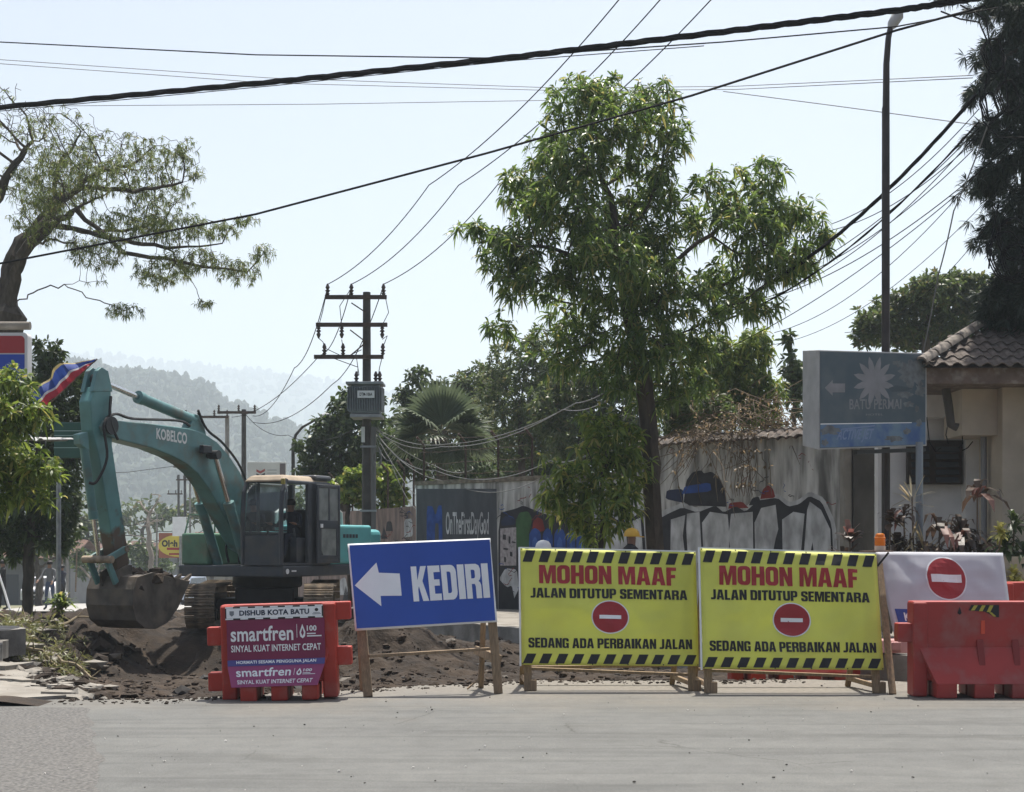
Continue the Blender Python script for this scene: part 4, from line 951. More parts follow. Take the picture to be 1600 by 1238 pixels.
# fan palm
def fan_palm():
    s = 54; c = P(690, 668, s); base = Vector((c.x, c.y, -.4)); root = empty('fan_palm', base); r = random.Random(61)
    q = MB(); h = c.z-base.z
    q.tube([(0,0,0),(.03,0,h*.5),(0,0,h-.1)], [.2,.17,.2], 10); q.build('trunk', m_barkg, root, smooth=True)
    lm = leafmat('palm_blade', (.06,.085,.045), (.1,.13,.07), trans=.35); m_pet = M('palm_stalk', (.14,.13,.06), .7)
    def fan(az, el, pl, rad_, roll, n=34):
        d = Vector((cos(az)*cos(el), sin(az)*cos(el), sin(el))); a = Vector((0,0,h-.15)); hub = a+d*pl-Vector((0,0,.12*(1-sin(el))*pl))
        side = d.cross(Vector((0,0,1))); side = side.normalized() if side.length > .05 else Vector((1,0,0))
        side = Matrix.Rotation(roll, 3, d) @ side; nn = side.cross(d)
        mb = MB(); mb.cur = 0
        for k in range(n):
            t = -1+2*k/(n-1); an = t*R(118); dr = d*cos(an)+side*sin(an); L_ = rad_*(1-.22*abs(t)**2)*r.uniform(.93,1.04)
            ps = (side*cos(an)-d*sin(an)); wv = L_*.055; sag = Vector((0,0,-1))*L_*(.10+.22*r.random())*(1.1-max(0, dr.z))
            p1 = hub+dr*L_*.5+nn*.02*(k % 2); p2 = hub+dr*L_*.78+sag*.25; p3 = hub+dr*L_+sag
            vs = [hub, p1-ps*wv, p1+nn*wv*.5, p1+ps*wv, p2-ps*wv*.6, p2+ps*wv*.6, p3]
            mb.add(vs, [(0,2,1),(0,3,2),(1,2,4),(2,5,4),(2,3,5),(4,5,6)])
        o = mb.build('frond', lm, root, fix=False)
        q = MB(); q.tube([a, a.lerp(hub, .5)+Vector((0,0,.04)), hub], [.035,.025,.02], 5); q.build('stalk', m_pet, o, fix=False)
    fan(R(-80), R(80), .25, 1.42, 0, 46)
    fan(R(-40), R(30), .7, 1.05, R(15)); fan(R(-140), R(28), .7, 1.1, R(-15))
    for k, (az, el, pl, rr, ro) in enumerate(((200,12,.9,1.05,-60),(160,15,.9,1.1,40),(-10,8,.9,1.1,55),(20,15,.9,1.1,-30),(90,40,.5,1.0,0),(215,0,1.1,1.2,30),(-30,2,1.1,1.2,-25),(250,-5,.9,1.1,0),(185,-15,1.0,1.1,20),(-5,-18,1.1,1.2,-15),(230,-40,.8,1.1,15),(-45,-42,.8,1.1,0),(280,-50,.7,1,0))):
        fan(R(az), R(el), pl*.8, rr*.82, R(ro), 28)
    tag(root, 'fan palm with one large upright frond behind the grey mural wall', 'palm')
fan_palm()

# dry creeper on the coping
def dry_vine():
    r = random.Random(71); o0 = P(1165, 690, 80); root = empty('dry_creeper', o0); q = MB(); pts = []; ds = []
    for i in range(230):
        x = 1070+185*r.random(); hgt = 66*math.exp(-((x-1170)/75)**2)*r.random(); p = P(x, 686-hgt, 80+r.uniform(-1.5,1.5)*1)-o0; line = []; v = Vector((r.gauss(0,1), r.gauss(0,.6), r.gauss(.4,.5))).normalized()*.09
        for k in range(9): line.append(p.copy()); v = (v+Vector((r.gauss(0,.035), r.gauss(0,.03), r.gauss(-.022,.03)))); p += v
        q.tube(line, [.008]*8+[.004], 3, cap=False); pts += line[3::3]; ds += [v.normalized()]*len(line[3::3])
    for i in range(16):   # hanging strands down the wall
        x = 1165+r.gauss(0,14); p = P(x, 676, 84.5)-o0; line = []
        for k in range(12): line.append(p.copy()); p += Vector((r.gauss(0,.02), r.gauss(-.002,.004), -.09-.03*r.random()))
        q.tube(line, [.008]*11+[.004], 3, cap=False); pts += line[::3]; ds += [Vector((0,-.5,-.8))]*len(line[::3])
    q.build('stems', m_twig, root, fix=False)
    V, T, Q = leaves(pts, ds, 2, .09, .035, .6, .8, 7); mkobj('leaves', np_mesh('leaves', V, T, Q, L_dry), root)
    tag(root, 'tangle of dry brown creeper on the wall coping', 'creeper')
dry_vine()

# house garden plants
def blade_plant(px, py0, py1, s, n, ln, wd, m, lab, seed, stem=True, group=None, el=(10,80), bend=.5, name='potted_plant'):
    r = random.Random(seed); b = P(px, py0, s); t = P(px, py1, s); root = empty(name, b); q = MB()
    hts = [t-b]
    heads = [(t-b)]+[((t-b)*r.uniform(.45,.8)+Vector((r.uniform(-.22,.22), r.uniform(-.2,.2), 0))) for _ in range(5)]
    for hd in heads: q.tube([Vector((0,0,0)), hd*.5+Vector((r.uniform(-.04,.04),0,0)), hd], [.022,.016,.012], 5)
    q.build('stem', m_twig, root, fix=False)
    mb = MB()
    for hd in heads:
        for k in range(n):
            az = r.random()*2*pi; e = R(r.uniform(*el)); d = Vector((cos(az)*cos(e), sin(az)*cos(e), sin(e))); sd_ = d.cross(Vector((0,0,1))).normalized()
            L_ = 1.25*ln*r.uniform(.6,1.1); w_ = 1.3*wd*r.uniform(.7,1.1); p0 = hd-Vector((0,0,r.random()*.12)); p1 = p0+d*L_*.45; p2 = p0+d*L_*.8-Vector((0,0,bend*L_*.25)); p3 = p0+d*L_-Vector((0,0,bend*L_*.6))
            mb.add([p0, p1-sd_*w_/2, p1+sd_*w_/2, p2-sd_*w_*.4, p2+sd_*w_*.4, p3], [(0,2,1),(1,2,4,3),(3,4,5)])
    mb.build('leaves', m, root, fix=False); tag(root, lab, 'plant', group)
L_cord = leafmat('cordyline_leaf', (.045,.032,.022), (.11,.072,.045), (.22,.1,.075), trans=.3)
L_spk = leafmat('spiky_leaf', (.3,.25,.14), (.42,.36,.22), trans=.3); L_yel = leafmat('yellow_leaf', (.3,.3,.06), (.45,.43,.14), trans=.35)
blade_plant(1328, 990, 838, 100, 20, .34, .09, L_cord, 'dark leaved plant against the gate pillar', 81)
blade_plant(1392, 990, 806, 104, 40, .2, .09, L_cord, 'rounded maroon croton behind the orange beacon', 82, el=(-20,70))
blade_plant(1425, 990, 776, 104, 16, .42, .025, L_spk, 'pale spiky dracaena close to the sign post', 83, bend=.1, el=(-30,70))
blade_plant(1412, 990, 800, 104, 16, .28, .06, L_cord, 'brown wilted dracaena beside the pale spiky one', 84, bend=1.2)
blade_plant(1468, 990, 822, 106, 14, .4, .1, L_cord, 'drooping dark cordyline just past the sign post', 85, bend=1.4)
blade_plant(1527, 990, 770, 106, 15, .45, .1, L_cord, 'tall cordyline with large reddish drooping leaves', 86, bend=1.1, el=(0,85))
blade_plant(1500, 990, 840, 106, 14, .36, .1, L_cord, 'shorter cordyline left of the tallest one', 87, bend=1.3)
blade_plant(1585, 990, 815, 110, 46, .3, .05, L_dark, 'dark leafy shrub at the house corner', 88, bend=.7, el=(-30,80))
blade_plant(1562, 990, 828, 112, 60, .16, .04, L_yel, 'yellow variegated shrub over the planter wall', 89, bend=.5, el=(-30,80))

# far trees down the road and the dead tree
for i, (px, s, cl, lm, lab) in enumerate((
    (330, 17, [(330,790,40,24,0,1),(300,800,30,20,0,1),(365,800,30,22,0,1)], L_mid, 'round tree behind the white blank board'),
    (225, 15, [(225,800,40,24,0,1),(190,815,34,22,0,1),(255,812,30,20,0,1)], L_mid, 'hazy tree past the bucket arm at the road end'),
    (140, 20, [(135,790,30,30,0,1),(160,830,30,30,0,1),(110,820,30,40,0,1)], L_mid, 'pale green tree left of the excavator arm'),
    (395, 19, [(395,810,36,30,0,1),(430,790,30,30,0,1),(380,840,30,30,0,1)], L_dark, 'dark tree hidden behind the excavator cab'),
    (60, 30, [(70,850,40,26,0,1),(30,860,40,30,0,1),(110,862,26,24,0,1)], L_dark, 'shady tree crown above the parked white car'),
    (200, 22, [(175,870,40,26,0,1),(215,866,40,28,0,1),(250,880,30,24,0,1),(140,880,30,26,0,1)], L_dark, 'dark shaded foliage behind the bucket'),
    (460, 26, [(455,770,28,22,0,1),(480,790,26,26,0,1),(440,800,24,24,0,1)], L_dark, 'dark tree beyond the billboard'))):
    base = HOR+ (EYE-zbase(FPX/s)+.2)*s
    bgtree('far_tree', px, s, cl, lab, lm, 90+i, (8,.75*20/s*.7,.34*20/s*.7,.3,.85), per=22, base=base, dens=60, r=.2, extra=2, step=.34*36/s*.8)
dn, dp = None, None
def bare_tree(px, s, base, cl, lab, seed):
    r = random.Random(seed); tr = spine([(px,base),(px+2,(base+cl[0][1])/2+20)], s, 8, .1, seed); nodes, par = colonize(tr, in_clumps(cl, 22, r), .35, 3, .4)
    mb, rad, ch = branch_mesh(nodes, par, .022, .16); root = empty('bare_tree', tr[0]); mb.v = [(v[0]-tr[0].x, v[1]-tr[0].y, v[2]-tr[0].z) for v in mb.v]
    mb.build('trunk', M('pale_bark', (.22,.19,.16), .95), root, fix=False); tag(root, lab, 'tree')
bare_tree(235, 26, 900, [(235,800,34,40,26,0,1),(220,830,30,30,26,0,1),(255,830,24,30,26,0,1)], 'leafless pale tree standing beyond the bucket', 101)
bare_tree(150, 30, 915, [(140,870,30,18,30,0,.8),(120,880,20,14,30,0,.8)], 'stripped branch tree left of the arm cylinder', 102)

# ------------------------------------------------------------------ poles, lamps, wires
m_pole = M('dark_steel_pole', (.07,.065,.06), .7, .2, n=(4,.4))
m_cpole = M('concrete_pole', (.26,.25,.235), .9, n=(4,.3))
m_insul = M('brown_insulator', (.035,.022,.018), .35)
def insulator(q, p, h=.26, up=1):
    q.lathe([(.03,0),(.06,.04*up),(.03,.07*up),(.07,.12*up),(.03,.15*up),(.06,.2*up),(.02,h*up)], 8, p)
def transformer_pole():
    s = 60; b = P(573, 0, s); b.z = zbase(b.y)-.2; root = empty('transformer_pole', b)
    Z = lambda py: EYE-(py-HOR)/s-b.z
    X = lambda px: (px-573)/s
    q = MB(); q.tube([(0,0,0),(0,0,Z(457))], [.14,.1], 12); q.build('shaft', m_pole, root, smooth=True)
    for k, dx in enumerate((.16,.22)):
        q = MB(); q.tube([(dx,-.1,0),(dx,-.1,Z(668))], .035, 6); q.build('conduit', M('grey_conduit', (.13,.13,.13), .6), root, smooth=True)
    for z in (Z(700), Z(800), Z(900)): q = MB(); q.bb(-.16,.27,-.16,-.12,z,z+.05); q.build('strap', m_steel, root)
    for (x0, x1, y) in ((509,605,466),(495,606,509),(492,600,559)):
        q = MB(); q.bb(X(x0), X(x1), -.2,-.1, Z(y)-.05, Z(y)+.05); q.build('crossarm', m_rust, root)
    for (a, c) in (((550,475),(573,490)),((548,517),(573,536)),((545,560),(573,536))):
        q = MB(); q.bar((X(a[0]),-.15,Z(a[1])), (X(c[0]),-.13,Z(c[1])), .03, .03); q.build('brace', m_rust, root)
    for x, y, u in ((513,463,1),(550,463,1),(600,463,1),(499,512,-1),(535,512,-1),(598,512,-1),(508,556,1),(537,556,1),(599,556,1)):
        q = MB(); insulator(q, (X(x),-.15,Z(y)), .3, u); q.build('insulator', m_insul, root, smooth=True)
    for pts in ([(513,452),(505,490),(499,512)], [(550,452),(532,480),(535,510)], [(600,452),(608,490),(598,510)], [(499,530),(506,536),(508,545)], [(535,532),(537,545)], [(598,532),(606,526),(599,545)], [(508,556),(560,575),(560,588)], [(537,556),(558,560),(562,588)], [(599,556),(594,575),(592,588)], [(508,545),(540,560),(566,548)]):
        q = MB(); q.tube([(X(x),-.16,Z(y)) for x, y in pts], .01, 4); q.build('jumper_wire', m_cable, root)
    m_tr = M('transformer_paint', (.22,.25,.27), .6, n=(4,.25), dirt=((.12,.1,.09),3,.5))
    t = MB(); t.bb(X(553), X(597), -.75,-.2, Z(650), Z(606)); tank = t.build('transformer_tank', m_tr, root, bevel=.02)
    q = MB()
    for k in range(15):
        x = X(549)+(X(601)-X(549))*k/14; q.bb(x-.008, x+.008, -.86,-.75, Z(646), Z(610))
    for k in range(9):
        y = -.75+.5*k/8; q.bb(X(548), X(553), y-.008, y+.008, Z(646), Z(610)); q.bb(X(597), X(602), y-.008, y+.008, Z(646), Z(610))
    q.build('cooling_fins', m_tr, tank)
    q = MB(); q.bb(X(546), X(603), -.88,-.12, Z(606)+.003, Z(602)); q.build('lid', m_tr, tank, bevel=.01)
    q = MB(); q.bb(X(564), X(590), -.885,-.868, Z(627), Z(616)); pl = q.build('number_plate', M('plate_white', (.6,.62,.62), .5), tank)
    fn = letter_by((X(565),-.888,Z(616.5)), (X(589),-.888,Z(616.5)), (X(589),-.888,Z(626.5)), (X(565),-.888,Z(626.5)))
    write(fn, 'DTM-106A', .1,.9,.25,.75,.002, m_black, pl, .02)
    q = MB(); q.bb(X(552), X(600), -.8, .1, Z(656), Z(651)); q.build('platform', m_steel, root)
    for x in (560,590,596):
        q = MB(); insulator(q, (X(x),-.5,Z(602)), .3); q.build('bushing', m_insul, tank, smooth=True)
    q = MB(); q.bb(X(566), X(571), -.22,-.14, Z(692), Z(668)); q.build('cable_clamp', M('plate_white', (.6,.62,.62), .5), root)
    q = MB()
    for k in range(5): q.tube([(X(590)+.12*cos(a), -.2, Z(712)+.22*sin(a)-.03*k) for a in [i*pi/6 for i in range(13)]], .008, 4)
    q.build('coiled_cable', m_cableg, root)
    tag(root, 'tall utility pole with three crossarms and grey transformer', 'utility pole')
transformer_pole()
def small_pole(px, top, s, arms, m, lab, r0=.1):
    b = P(px, 0, s); b.z = zbase(b.y)-.2; root = empty('utility_pole', b); Z = lambda py: EYE-(py-HOR)/s-b.z
    q = MB(); q.tube([(0,0,0),(0,0,Z(top))], [r0*1.3, r0], 8); q.build('shaft', m, root, smooth=True)
    for (x0, x1, y) in arms:
        q = MB(); q.bb((x0-px)/s, (x1-px)/s, -r0-.12,-r0, Z(y)-.06, Z(y)+.05); q.build('crossarm', m_rust, root)
        for x in (x0+2, (x0*.45+x1*.55), x1-2):
            q = MB(); insulator(q, ((x-px)/s,-r0-.06,Z(y)+.05), .28); q.build('insulator', m_insul, root)
    tag(root, lab, 'utility pole')
small_pole(381, 640, 36, [(341,401,645)], m_pole, 'dark utility pole with one crossarm right behind the cab')
small_pole(355, 650, 33, [(309,358,652)], m_cpole, 'pale concrete pole next to the dark one behind the boom')
small_pole(289, 727, 20, [(272,296,730),(276,298,750)], m_pole, 'thin distant pole with two crossarms seen under the boom')
small_pole(279, 742, 18, [(262,286,772)], m_pole, 'farther dark lattice pole seen under the boom')
small_pole(297, 735, 19, [], m_cpole, 'pale distant pole beside the thin two armed pole', .08)
def lamp_post(px, base_s, pts, head, lab, r0, r1, m, hl=.6):
    s = base_s; b = P(px, 0, s); b.z = zbase(b.y)-.2; root = empty('street_lamp', b)
    w_ = lambda x, y: Vector(((x-px)/s, 0, EYE-(y-HOR)/s-b.z))
    q = MB(); pl = [Vector((0,0,0))]+[w_(*p) for p in pts]; n_ = len(pl); q.tube(pl, [r0+(r1-r0)*smoothstep(0,1,i/(n_-1)) for i in range(n_)], 10); q.build('post', m, root, smooth=True)
    a, b2 = w_(*head[0]), w_(*head[1]); d = (b2-a); q = MB()
    q.tube([a, a+d*.2, a+d*.7, b2], [r1*1.1, hl*.14, hl*.16, hl*.06], 10); q.build('lamp_head', M('lamp_grey', (.4,.4,.4), .5), root, smooth=True)
    tag(root, lab, 'street lamp')
lamp_post(1384, 97, [(1384,600),(1384,170),(1384.5,166),(1385,100),(1388,60),(1392,40)], ((1391,44),(1408,16)), 'tall slim street lamp rising behind the lotus sign', .068, .045, M('lamp_post_paint', (.05,.04,.037), .5, .3, n=(3,.4)), .62)
lamp_post(458, 42, [(458,720),(458,695),(462,680),(472,668),(490,658),(503,652)], ((501,653),(517,648)), 'curved arm street lamp next to the dark roadside tree', .07, .04, m_pole, .8)
lamp_post(245, 24, [(245,815),(245,805),(240,799)], ((241,800),(234,797)), 'small distant lamp post by the bare tree', .06, .04, m_cpole, .8)
# the pole inside the conifer
cpq = empty('cable_pole', P(1622,0,98)); cpq.location.z = 0
q = MB(); q.tube([(0,0,0),(0,0,(HOR-(-60))/98+1.6)], [.16,.11], 10); q.build('shaft', m_pole, cpq, smooth=True)
for k, (x, y, rr) in enumerate(((1585,372,.26),(1575,398,.3),(1590,410,.24),(1555,85,.2),(1548,165,.16),(1578,150,.2))):
    q = MB(); c = P(x, y, 100)-Vector(cpq.location)
    for j in range(3): q.tube([c+Vector((rr*(1+.06*j)*cos(a), .05*j+.06*sin(3*a)+.12*cos(a), rr*(1.15+.05*j)*sin(a))) for a in [2*pi*i/20 for i in range(21)]], .011, 5, cap=False)
    q.build('coiled_cable', m_cable, cpq, smooth=True)
for k, pts in enumerate(([(1500,8),(1540,30),(1550,90),(1538,140),(1545,190)], [(1530,140),(1536,190),(1560,215),(1600,215)], [(1470,18),(1500,30),(1530,35),(1545,70)], [(1545,195),(1575,170),(1570,110),(1560,60)], [(1545,420),(1552,360),(1560,320)])):
    q = MB(); q.tube([P(x, y, 101)-Vector(cpq.location) for x, y in pts], .014, 5); q.build('slack_cable', m_cable, cpq, smooth=True)
tag(cpq, 'utility pole hidden in the conifer with coils of spare cable', 'utility pole')

def wire(pts, r0, lab, m=m_cable, sag=0, n=22, group='overhead wires', twist=0):
    """pts: (px,py,s) two ends or more; sag in metres between each pair"""
    q = [P(*p) for p in pts]; line = []
    for a, b in zip(q, q[1:]):
        for k in range(n):
            t = k/n; p = a.lerp(b, t); p.z -= sag*4*t*(1-t); line.append(p)
    line.append(q[-1]); o0 = line[0].copy(); mb = MB()
    if twist:
        for j in range(twist):
            ls = []
            for i, p in enumerate(line):
                a = i*1.1+2*pi*j/twist; ls.append(p-o0+Vector((0, cos(a), sin(a)))*r0*.9)
            mb.tube(ls, r0, 5)
    else: mb.tube([p-o0 for p in line], r0, 5)
    o = mb.build('overhead_wire', m, smooth=True, fix=False); o.location = o0
    tag(o, lab, 'wire', group)
def pole_end(x, y): return P(x, y, 60)
# thick bundle across the top
wire([(-120,176,82),(0,168,84),(430,128,90),(800,90,96),(1130,50,100),(1420,14,103),(1560,-8,104)], .03, 'thick twisted black cable bundle sweeping across the top of the sky', twist=3, n=14)
wire([(-120,60,80),(0,66,82),(400,86,88),(760,91,94),(1130,66,99),(1400,42,102),(1560,12,104)], .012, 'medium black cable starting above the rain tree, crossing the thick bundle')
wire([(-60,178,80),(0,174,82),(430,134,90),(800,95,95),(1100,72,99)], .008, 'thin cable hugging the underside of the thick bundle')
wire([(-80,88,70),(420,122,70),(880,138,72),(1150,135,76),(1520,118,95)], .008, 'thin grey wire passing below the mango treetop line', m_cableg)
wire([(-80,94,70),(420,130,70),(880,142,72),(1150,140,76),(1520,122,95)], .008, 'second thin grey wire just under its twin', m_cableg)
wire([(60,166,66),(500,163,68),(860,157,70)], .008, 'straight thin wire running level from rain tree to mango top', m_cableg)
wire([(1130,143,80),(1300,165,88),(1530,196,98)], .008, 'thin wire dipping from mango top to the conifer', m_cableg)
wire([(-140,425,86),(0,412,88),(400,335,92),(760,240,95),(1080,150,99),(1400,48,102),(1540,10,104)], .02, 'single black cable slanting from rain tree up to the conifer', n=16)
for k, (x0, y0, x1, y1) in enumerate(((513,444,975,-10),(550,444,1040,-10),(600,444,1120,-10))):
    wire([(x0,y0,60),((x0*.66+x1*.34),(y0*.66+y1*.34),66),(x1,y1,86)], .012, ('outermost','middle','innermost')[k]+' of three bare wires climbing from the top crossarm', sag=.28)
for k, (x, y, pts) in enumerate(((513,444,[(460,575,50),(395,650,36)]),(550,444,[(500,555,50),(362,652,34)]),(600,444,[(520,600,50),(396,660,36)]))):
    wire([(x,y,60)]+pts, .013, ('first','second','third')[k]+' wire dropping from the top crossarm to the pole behind the cab', sag=.45)
wire([(384,648,36),(450,680,40),(560,668,60)], .012, 'wire between the pole behind the cab and transformer pole', sag=.3)
wire([(300,725,20),(200,738,24),(100,742,30)], .02, 'level wire passing behind the excavator arm')
# cables converging on the conifer from the mango tree
for k, (a, b, r_, tw) in enumerate((((1110,490,84),(1525,148,100),.022,3),((1120,505,84),(1530,190,100),.012,2),((1130,470,82),(1530,200,100),.008,0),((1180,470,82),(1530,205,100),.008,0),((1210,520,76),(1535,262,98),.007,0),((1200,540,74),(1535,320,98),.006,0),((1150,480,80),(1590,215,100),.009,0),((1320,520,80),(1560,330,98),.006,0))):
    lab = ('thick twisted cable from mango crown up to the conifer','second twisted cable just below the thick one','thin cable hugging the twisted pair near the street lamp','steeper thin cable crossing the twisted pair','thin wire well below the twisted cables','lowest thin wire ending above the lotus sign','long thin cable entering the conifer trunk','short faint wire low behind the street lamp')[k]
    wire([a, b], r_, lab, sag=.45, twist=tw, n=26)
for k, (a, b) in enumerate((((1300,350,84),(1530,170,100)),((1290,362,84),(1528,215,100)),((1230,440,82),(1520,235,99)),((1100,560,80),(1500,300,97)))):
    wire([a, b], .008, ('upper slim wire from the small side crown to the conifer','slim wire right under it from the same side crown','wire from the crown tip to the conifer middle','long thin wire from inside the mango to the conifer edge')[k], sag=.25, n=20)
wire([(1545,190,100),(1490,330,98),(1466,430,96),(1440,560,95)], .012, 'slack grey cable hanging down in front of the round tree', m_cableg, sag=.05)
# service wires from the transformer pole
for k, (pts, sg_) in enumerate((([(585,668,60),(700,694,66),(900,630,78),(1000,560,86)], .18), ([(585,670,60),(690,698,66),(880,640,78),(990,590,86)], .22), ([(585,672,60),(680,735,66),(860,720,76),(980,650,86)], .3), ([(585,674,60),(700,752,66),(850,745,74),(960,700,84)], .3),
        ([(585,676,60),(640,765,63),(700,810,65.5)], .05), ([(585,678,60),(610,720,62),(655,800,64)], .2), ([(585,668,60),(680,728,60),(740,734,66)], .12))):
    wire(pts, .011 if k < 4 else .008, ('highest','second','third','lowest')[k]+' pale service cable drooping from the transformer pole over the palm' if k < 4 else ('taut service wire running down to the mural lettering','slack wire looping down the low wall','short drooping wire into the palm skirt')[k-4], m_cableg, sag=sg_)
for k, y in enumerate((840,868,848)):
    wire([(110,y-34,30),(250,y-30+6*k,24),(330,y-50,22)], .025, ('upper','middle','lower')[k]+' sagging street wire far down the road', sag=.5)

# ------------------------------------------------------------------ signs on the right
def lotus_sign():
    s = 104; root = empty('sign_box', P(1440, 0, s)); root.location.z = 0; o0 = Vector(root.location)
    tl, tr_, br, bl = P(1279,547,105)-o0, P(1448,552,99)-o0, P(1448,697,99)-o0, P(1279,703,105)-o0
    lt, lb = P(1254,548,101.5)-o0, P(1254,697,101.5)-o0
    back = (lt-tl); m_side = M('sign_side', (.42,.42,.42), .6, n=(3,.25)); m_face = M('faded_teal_panel', (.035,.062,.085), .5, n=(3,.35), c2=(.06,.085,.105), dirt=((.13,.15,.16),1.8,.45))
    q = MB(); q.hexa([bl, br, br+back, lb, tl, tr_, tr_+back, lt]); q.build('cabinet', m_side, root, bevel=.008)
    fn = letter_by(tl, tr_, br, bl)
    panel = poly(fn, [(.01,.015),(.985,.015),(.985,.985),(.01,.985)], .006, m_face, root, 'panel')
    m_pet = M('faded_lotus', (.22,.22,.24), .6, n=(5,.2)); cu, cv = .5,.69
    for k in range(12):
        a = pi/2+pi/12+2*pi*k/12; ru, rv = .20,.265; p = lambda rr, aa: (cu+ru*rr*cos(aa), cv+rv*rr*sin(aa))
        poly(fn, [p(.1,a-.5), p(.55,a-.25), p(.8,a-.12), p(1,a), p(.8,a+.12), p(.55,a+.25), p(.1,a+.5)], .009+.0004*(k % 3), m_pet, panel, 'lotus_petal')
    disc(fn, cu, cv, .09, .11, .0095, m_pet, panel, 'lotus_centre', 20)
    poly(fn, [(.05,.62),(.12,.70),(.12,.665),(.23,.665),(.23,.575),(.12,.575),(.12,.54)], .009, m_pet, panel, 'arrow')
    m_pl = M('peeled_patch', (.16,.175,.19), .7, n=(9,.45))
    def patch(cu_, cv_, ru_, rv_, sd2, par_, o_=.0083):
        pts = []
        for k in range(46):
            a = 2*pi*k/46; q_ = 1+.55*noise.noise(Vector((2.2*cos(a), 2.2*sin(a), sd2)))+.3*noise.noise(Vector((6*cos(a), 6*sin(a), sd2)))
            pts.append((min(.984, max(.014, cu_+ru_*q_*cos(a))), min(.984, max(.02, cv_+rv_*q_*sin(a)))))
        poly(fn, pts, o_, m_pl, par_, 'peeled_patch')
    for i_, (a_, b_, c_, d_2) in enumerate(((.86,.78,.13,.14),(.93,.6,.05,.07),(.79,.55,.06,.03),(.82,.45,.05,.03),(.9,.4,.02,.03),(.72,.88,.05,.03))): patch(a_, b_, c_, d_2, i_*3.3, panel)
    poly(fn, [(.63,.62),(.7,.65),(.86,.62),(.8,.59),(.66,.58)], .0102, M('sign_tear', (.05,.07,.085), .7), panel, 'peeled_patch')
    write(fn, 'BATU PERMAI', .27,.75,.40,.505,.009, m_pet, panel, .012); write(fn, 'HOTEL', .42,.58,.335,.355,.009, m_pet, panel, .0)
    strip = poly(fn, [(.012,.02),(.984,.02),(.984,.255),(.012,.255)], .0085, M('blue_strip', (.03,.085,.24), .5, n=(3.5,.6), c2=(.12,.2,.28)), panel, 'blue_strip')
    poly(fn, [(.012,.262),(.85,.258),(.85,.25),(.012,.252)], .0105, m_white, panel, 'line')
    m_lb = M('pale_blue_print', (.16,.22,.38), .6); write(fn, 'ACTIVE JET', .16,.48,.06,.20,.0105, m_lb, strip, .02, .03)
    poly(fn, [(.2,.205),(.5,.235),(.5,.223),(.2,.195)], .0106, m_lb, strip, 'print')
    for i_, (a_, b_, c_, d_2) in enumerate(((.68,.09,.08,.03),(.1,.19,.09,.04),(.8,.16,.04,.03),(.92,.25,.03,.04),(.05,.07,.03,.03))): patch(a_, b_, c_, d_2, 40+i_*3.3, strip, .0112)
    q = MB(); q.tube([Vector((0,.12,0)), Vector((0,.12,(P(0,690,s)).z))], .055, 10); q.build('post', M('grey_post', (.2,.23,.26), .5, .3), root, smooth=True)
    q = MB(); q.bar(bl.lerp(br, .35)+Vector((0,.15,-.05)), br+Vector((0,.12,-.05)), .06, .06); q.build('support_rail', m_dark, root)
    tag(root, 'faded blue box sign with lotus and arrow on a grey post', 'sign')
lotus_sign()

# ------------------------------------------------------------------ road signs and banners on timber frames
NOENT = None
def banner_fn(tl, tr_, br, bl, amp, seed):
    base = letter_by(tl, tr_, br, bl)
    def fn(u, v, off=0):
        e = min(1, 6*min(u, 1-u, v, 1-v)+.15)
        w_ = amp*e*(noise.noise(Vector((u*2.6+v*1.6, v*2.2-u*.6, seed)))*1.1+.55*(.5-abs(noise.noise(Vector((u*4+v*3.2, v*3-u*3.5, seed+4))))*2)+.16*noise.noise(Vector((u*22, v*16, seed+8))))
        return base(u, v, off+w_)
    return fn
def sheet_mesh(fn, nu, nv, m, name, parent, th=.006):
    vs = [fn(i/nu, j/nv, 0)[:] for j in range(nv+1) for i in range(nu+1)]
    fs = [(j*(nu+1)+i, j*(nu+1)+i+1, (j+1)*(nu+1)+i+1, (j+1)*(nu+1)+i) for j in range(nv) for i in range(nu)]
    me = bpy.data.meshes.new(name); me.from_pydata(vs, [], fs); setmats(me, m); me.polygons.foreach_set('use_smooth', [True]*len(fs)); me.update(); o = mkobj(name, me, parent)
    md = o.modifiers.new('thick', 'SOLIDIFY'); md.thickness = th; md.offset = -1; return o
def no_entry(fn, cu, cv, ru, rv, off, parent, g, bw=.62, bh=.12):
    d = disc(fn, cu, cv, ru*1.07, rv*1.07, off, m_white, parent, 'white_ring', 48, g)
    disc(fn, cu, cv, ru, rv, off+.0025, m_redp, parent, 'red_disc', 48, g)
    poly(fn, [(cu-ru*bw, cv-rv*bh), (cu+ru*bw, cv-rv*bh), (cu+ru*bw, cv+rv*bh), (cu-ru*bw, cv+rv*bh)], off+.005, m_white, parent, 'white_bar', g)
def post(root, a, b, w_=.075, h=.045, name='leg'):
    q = MB(); q.bar(a, b, w_, h, (0,1,0)); return q.build(name, m_wood, root, bevel=.004)

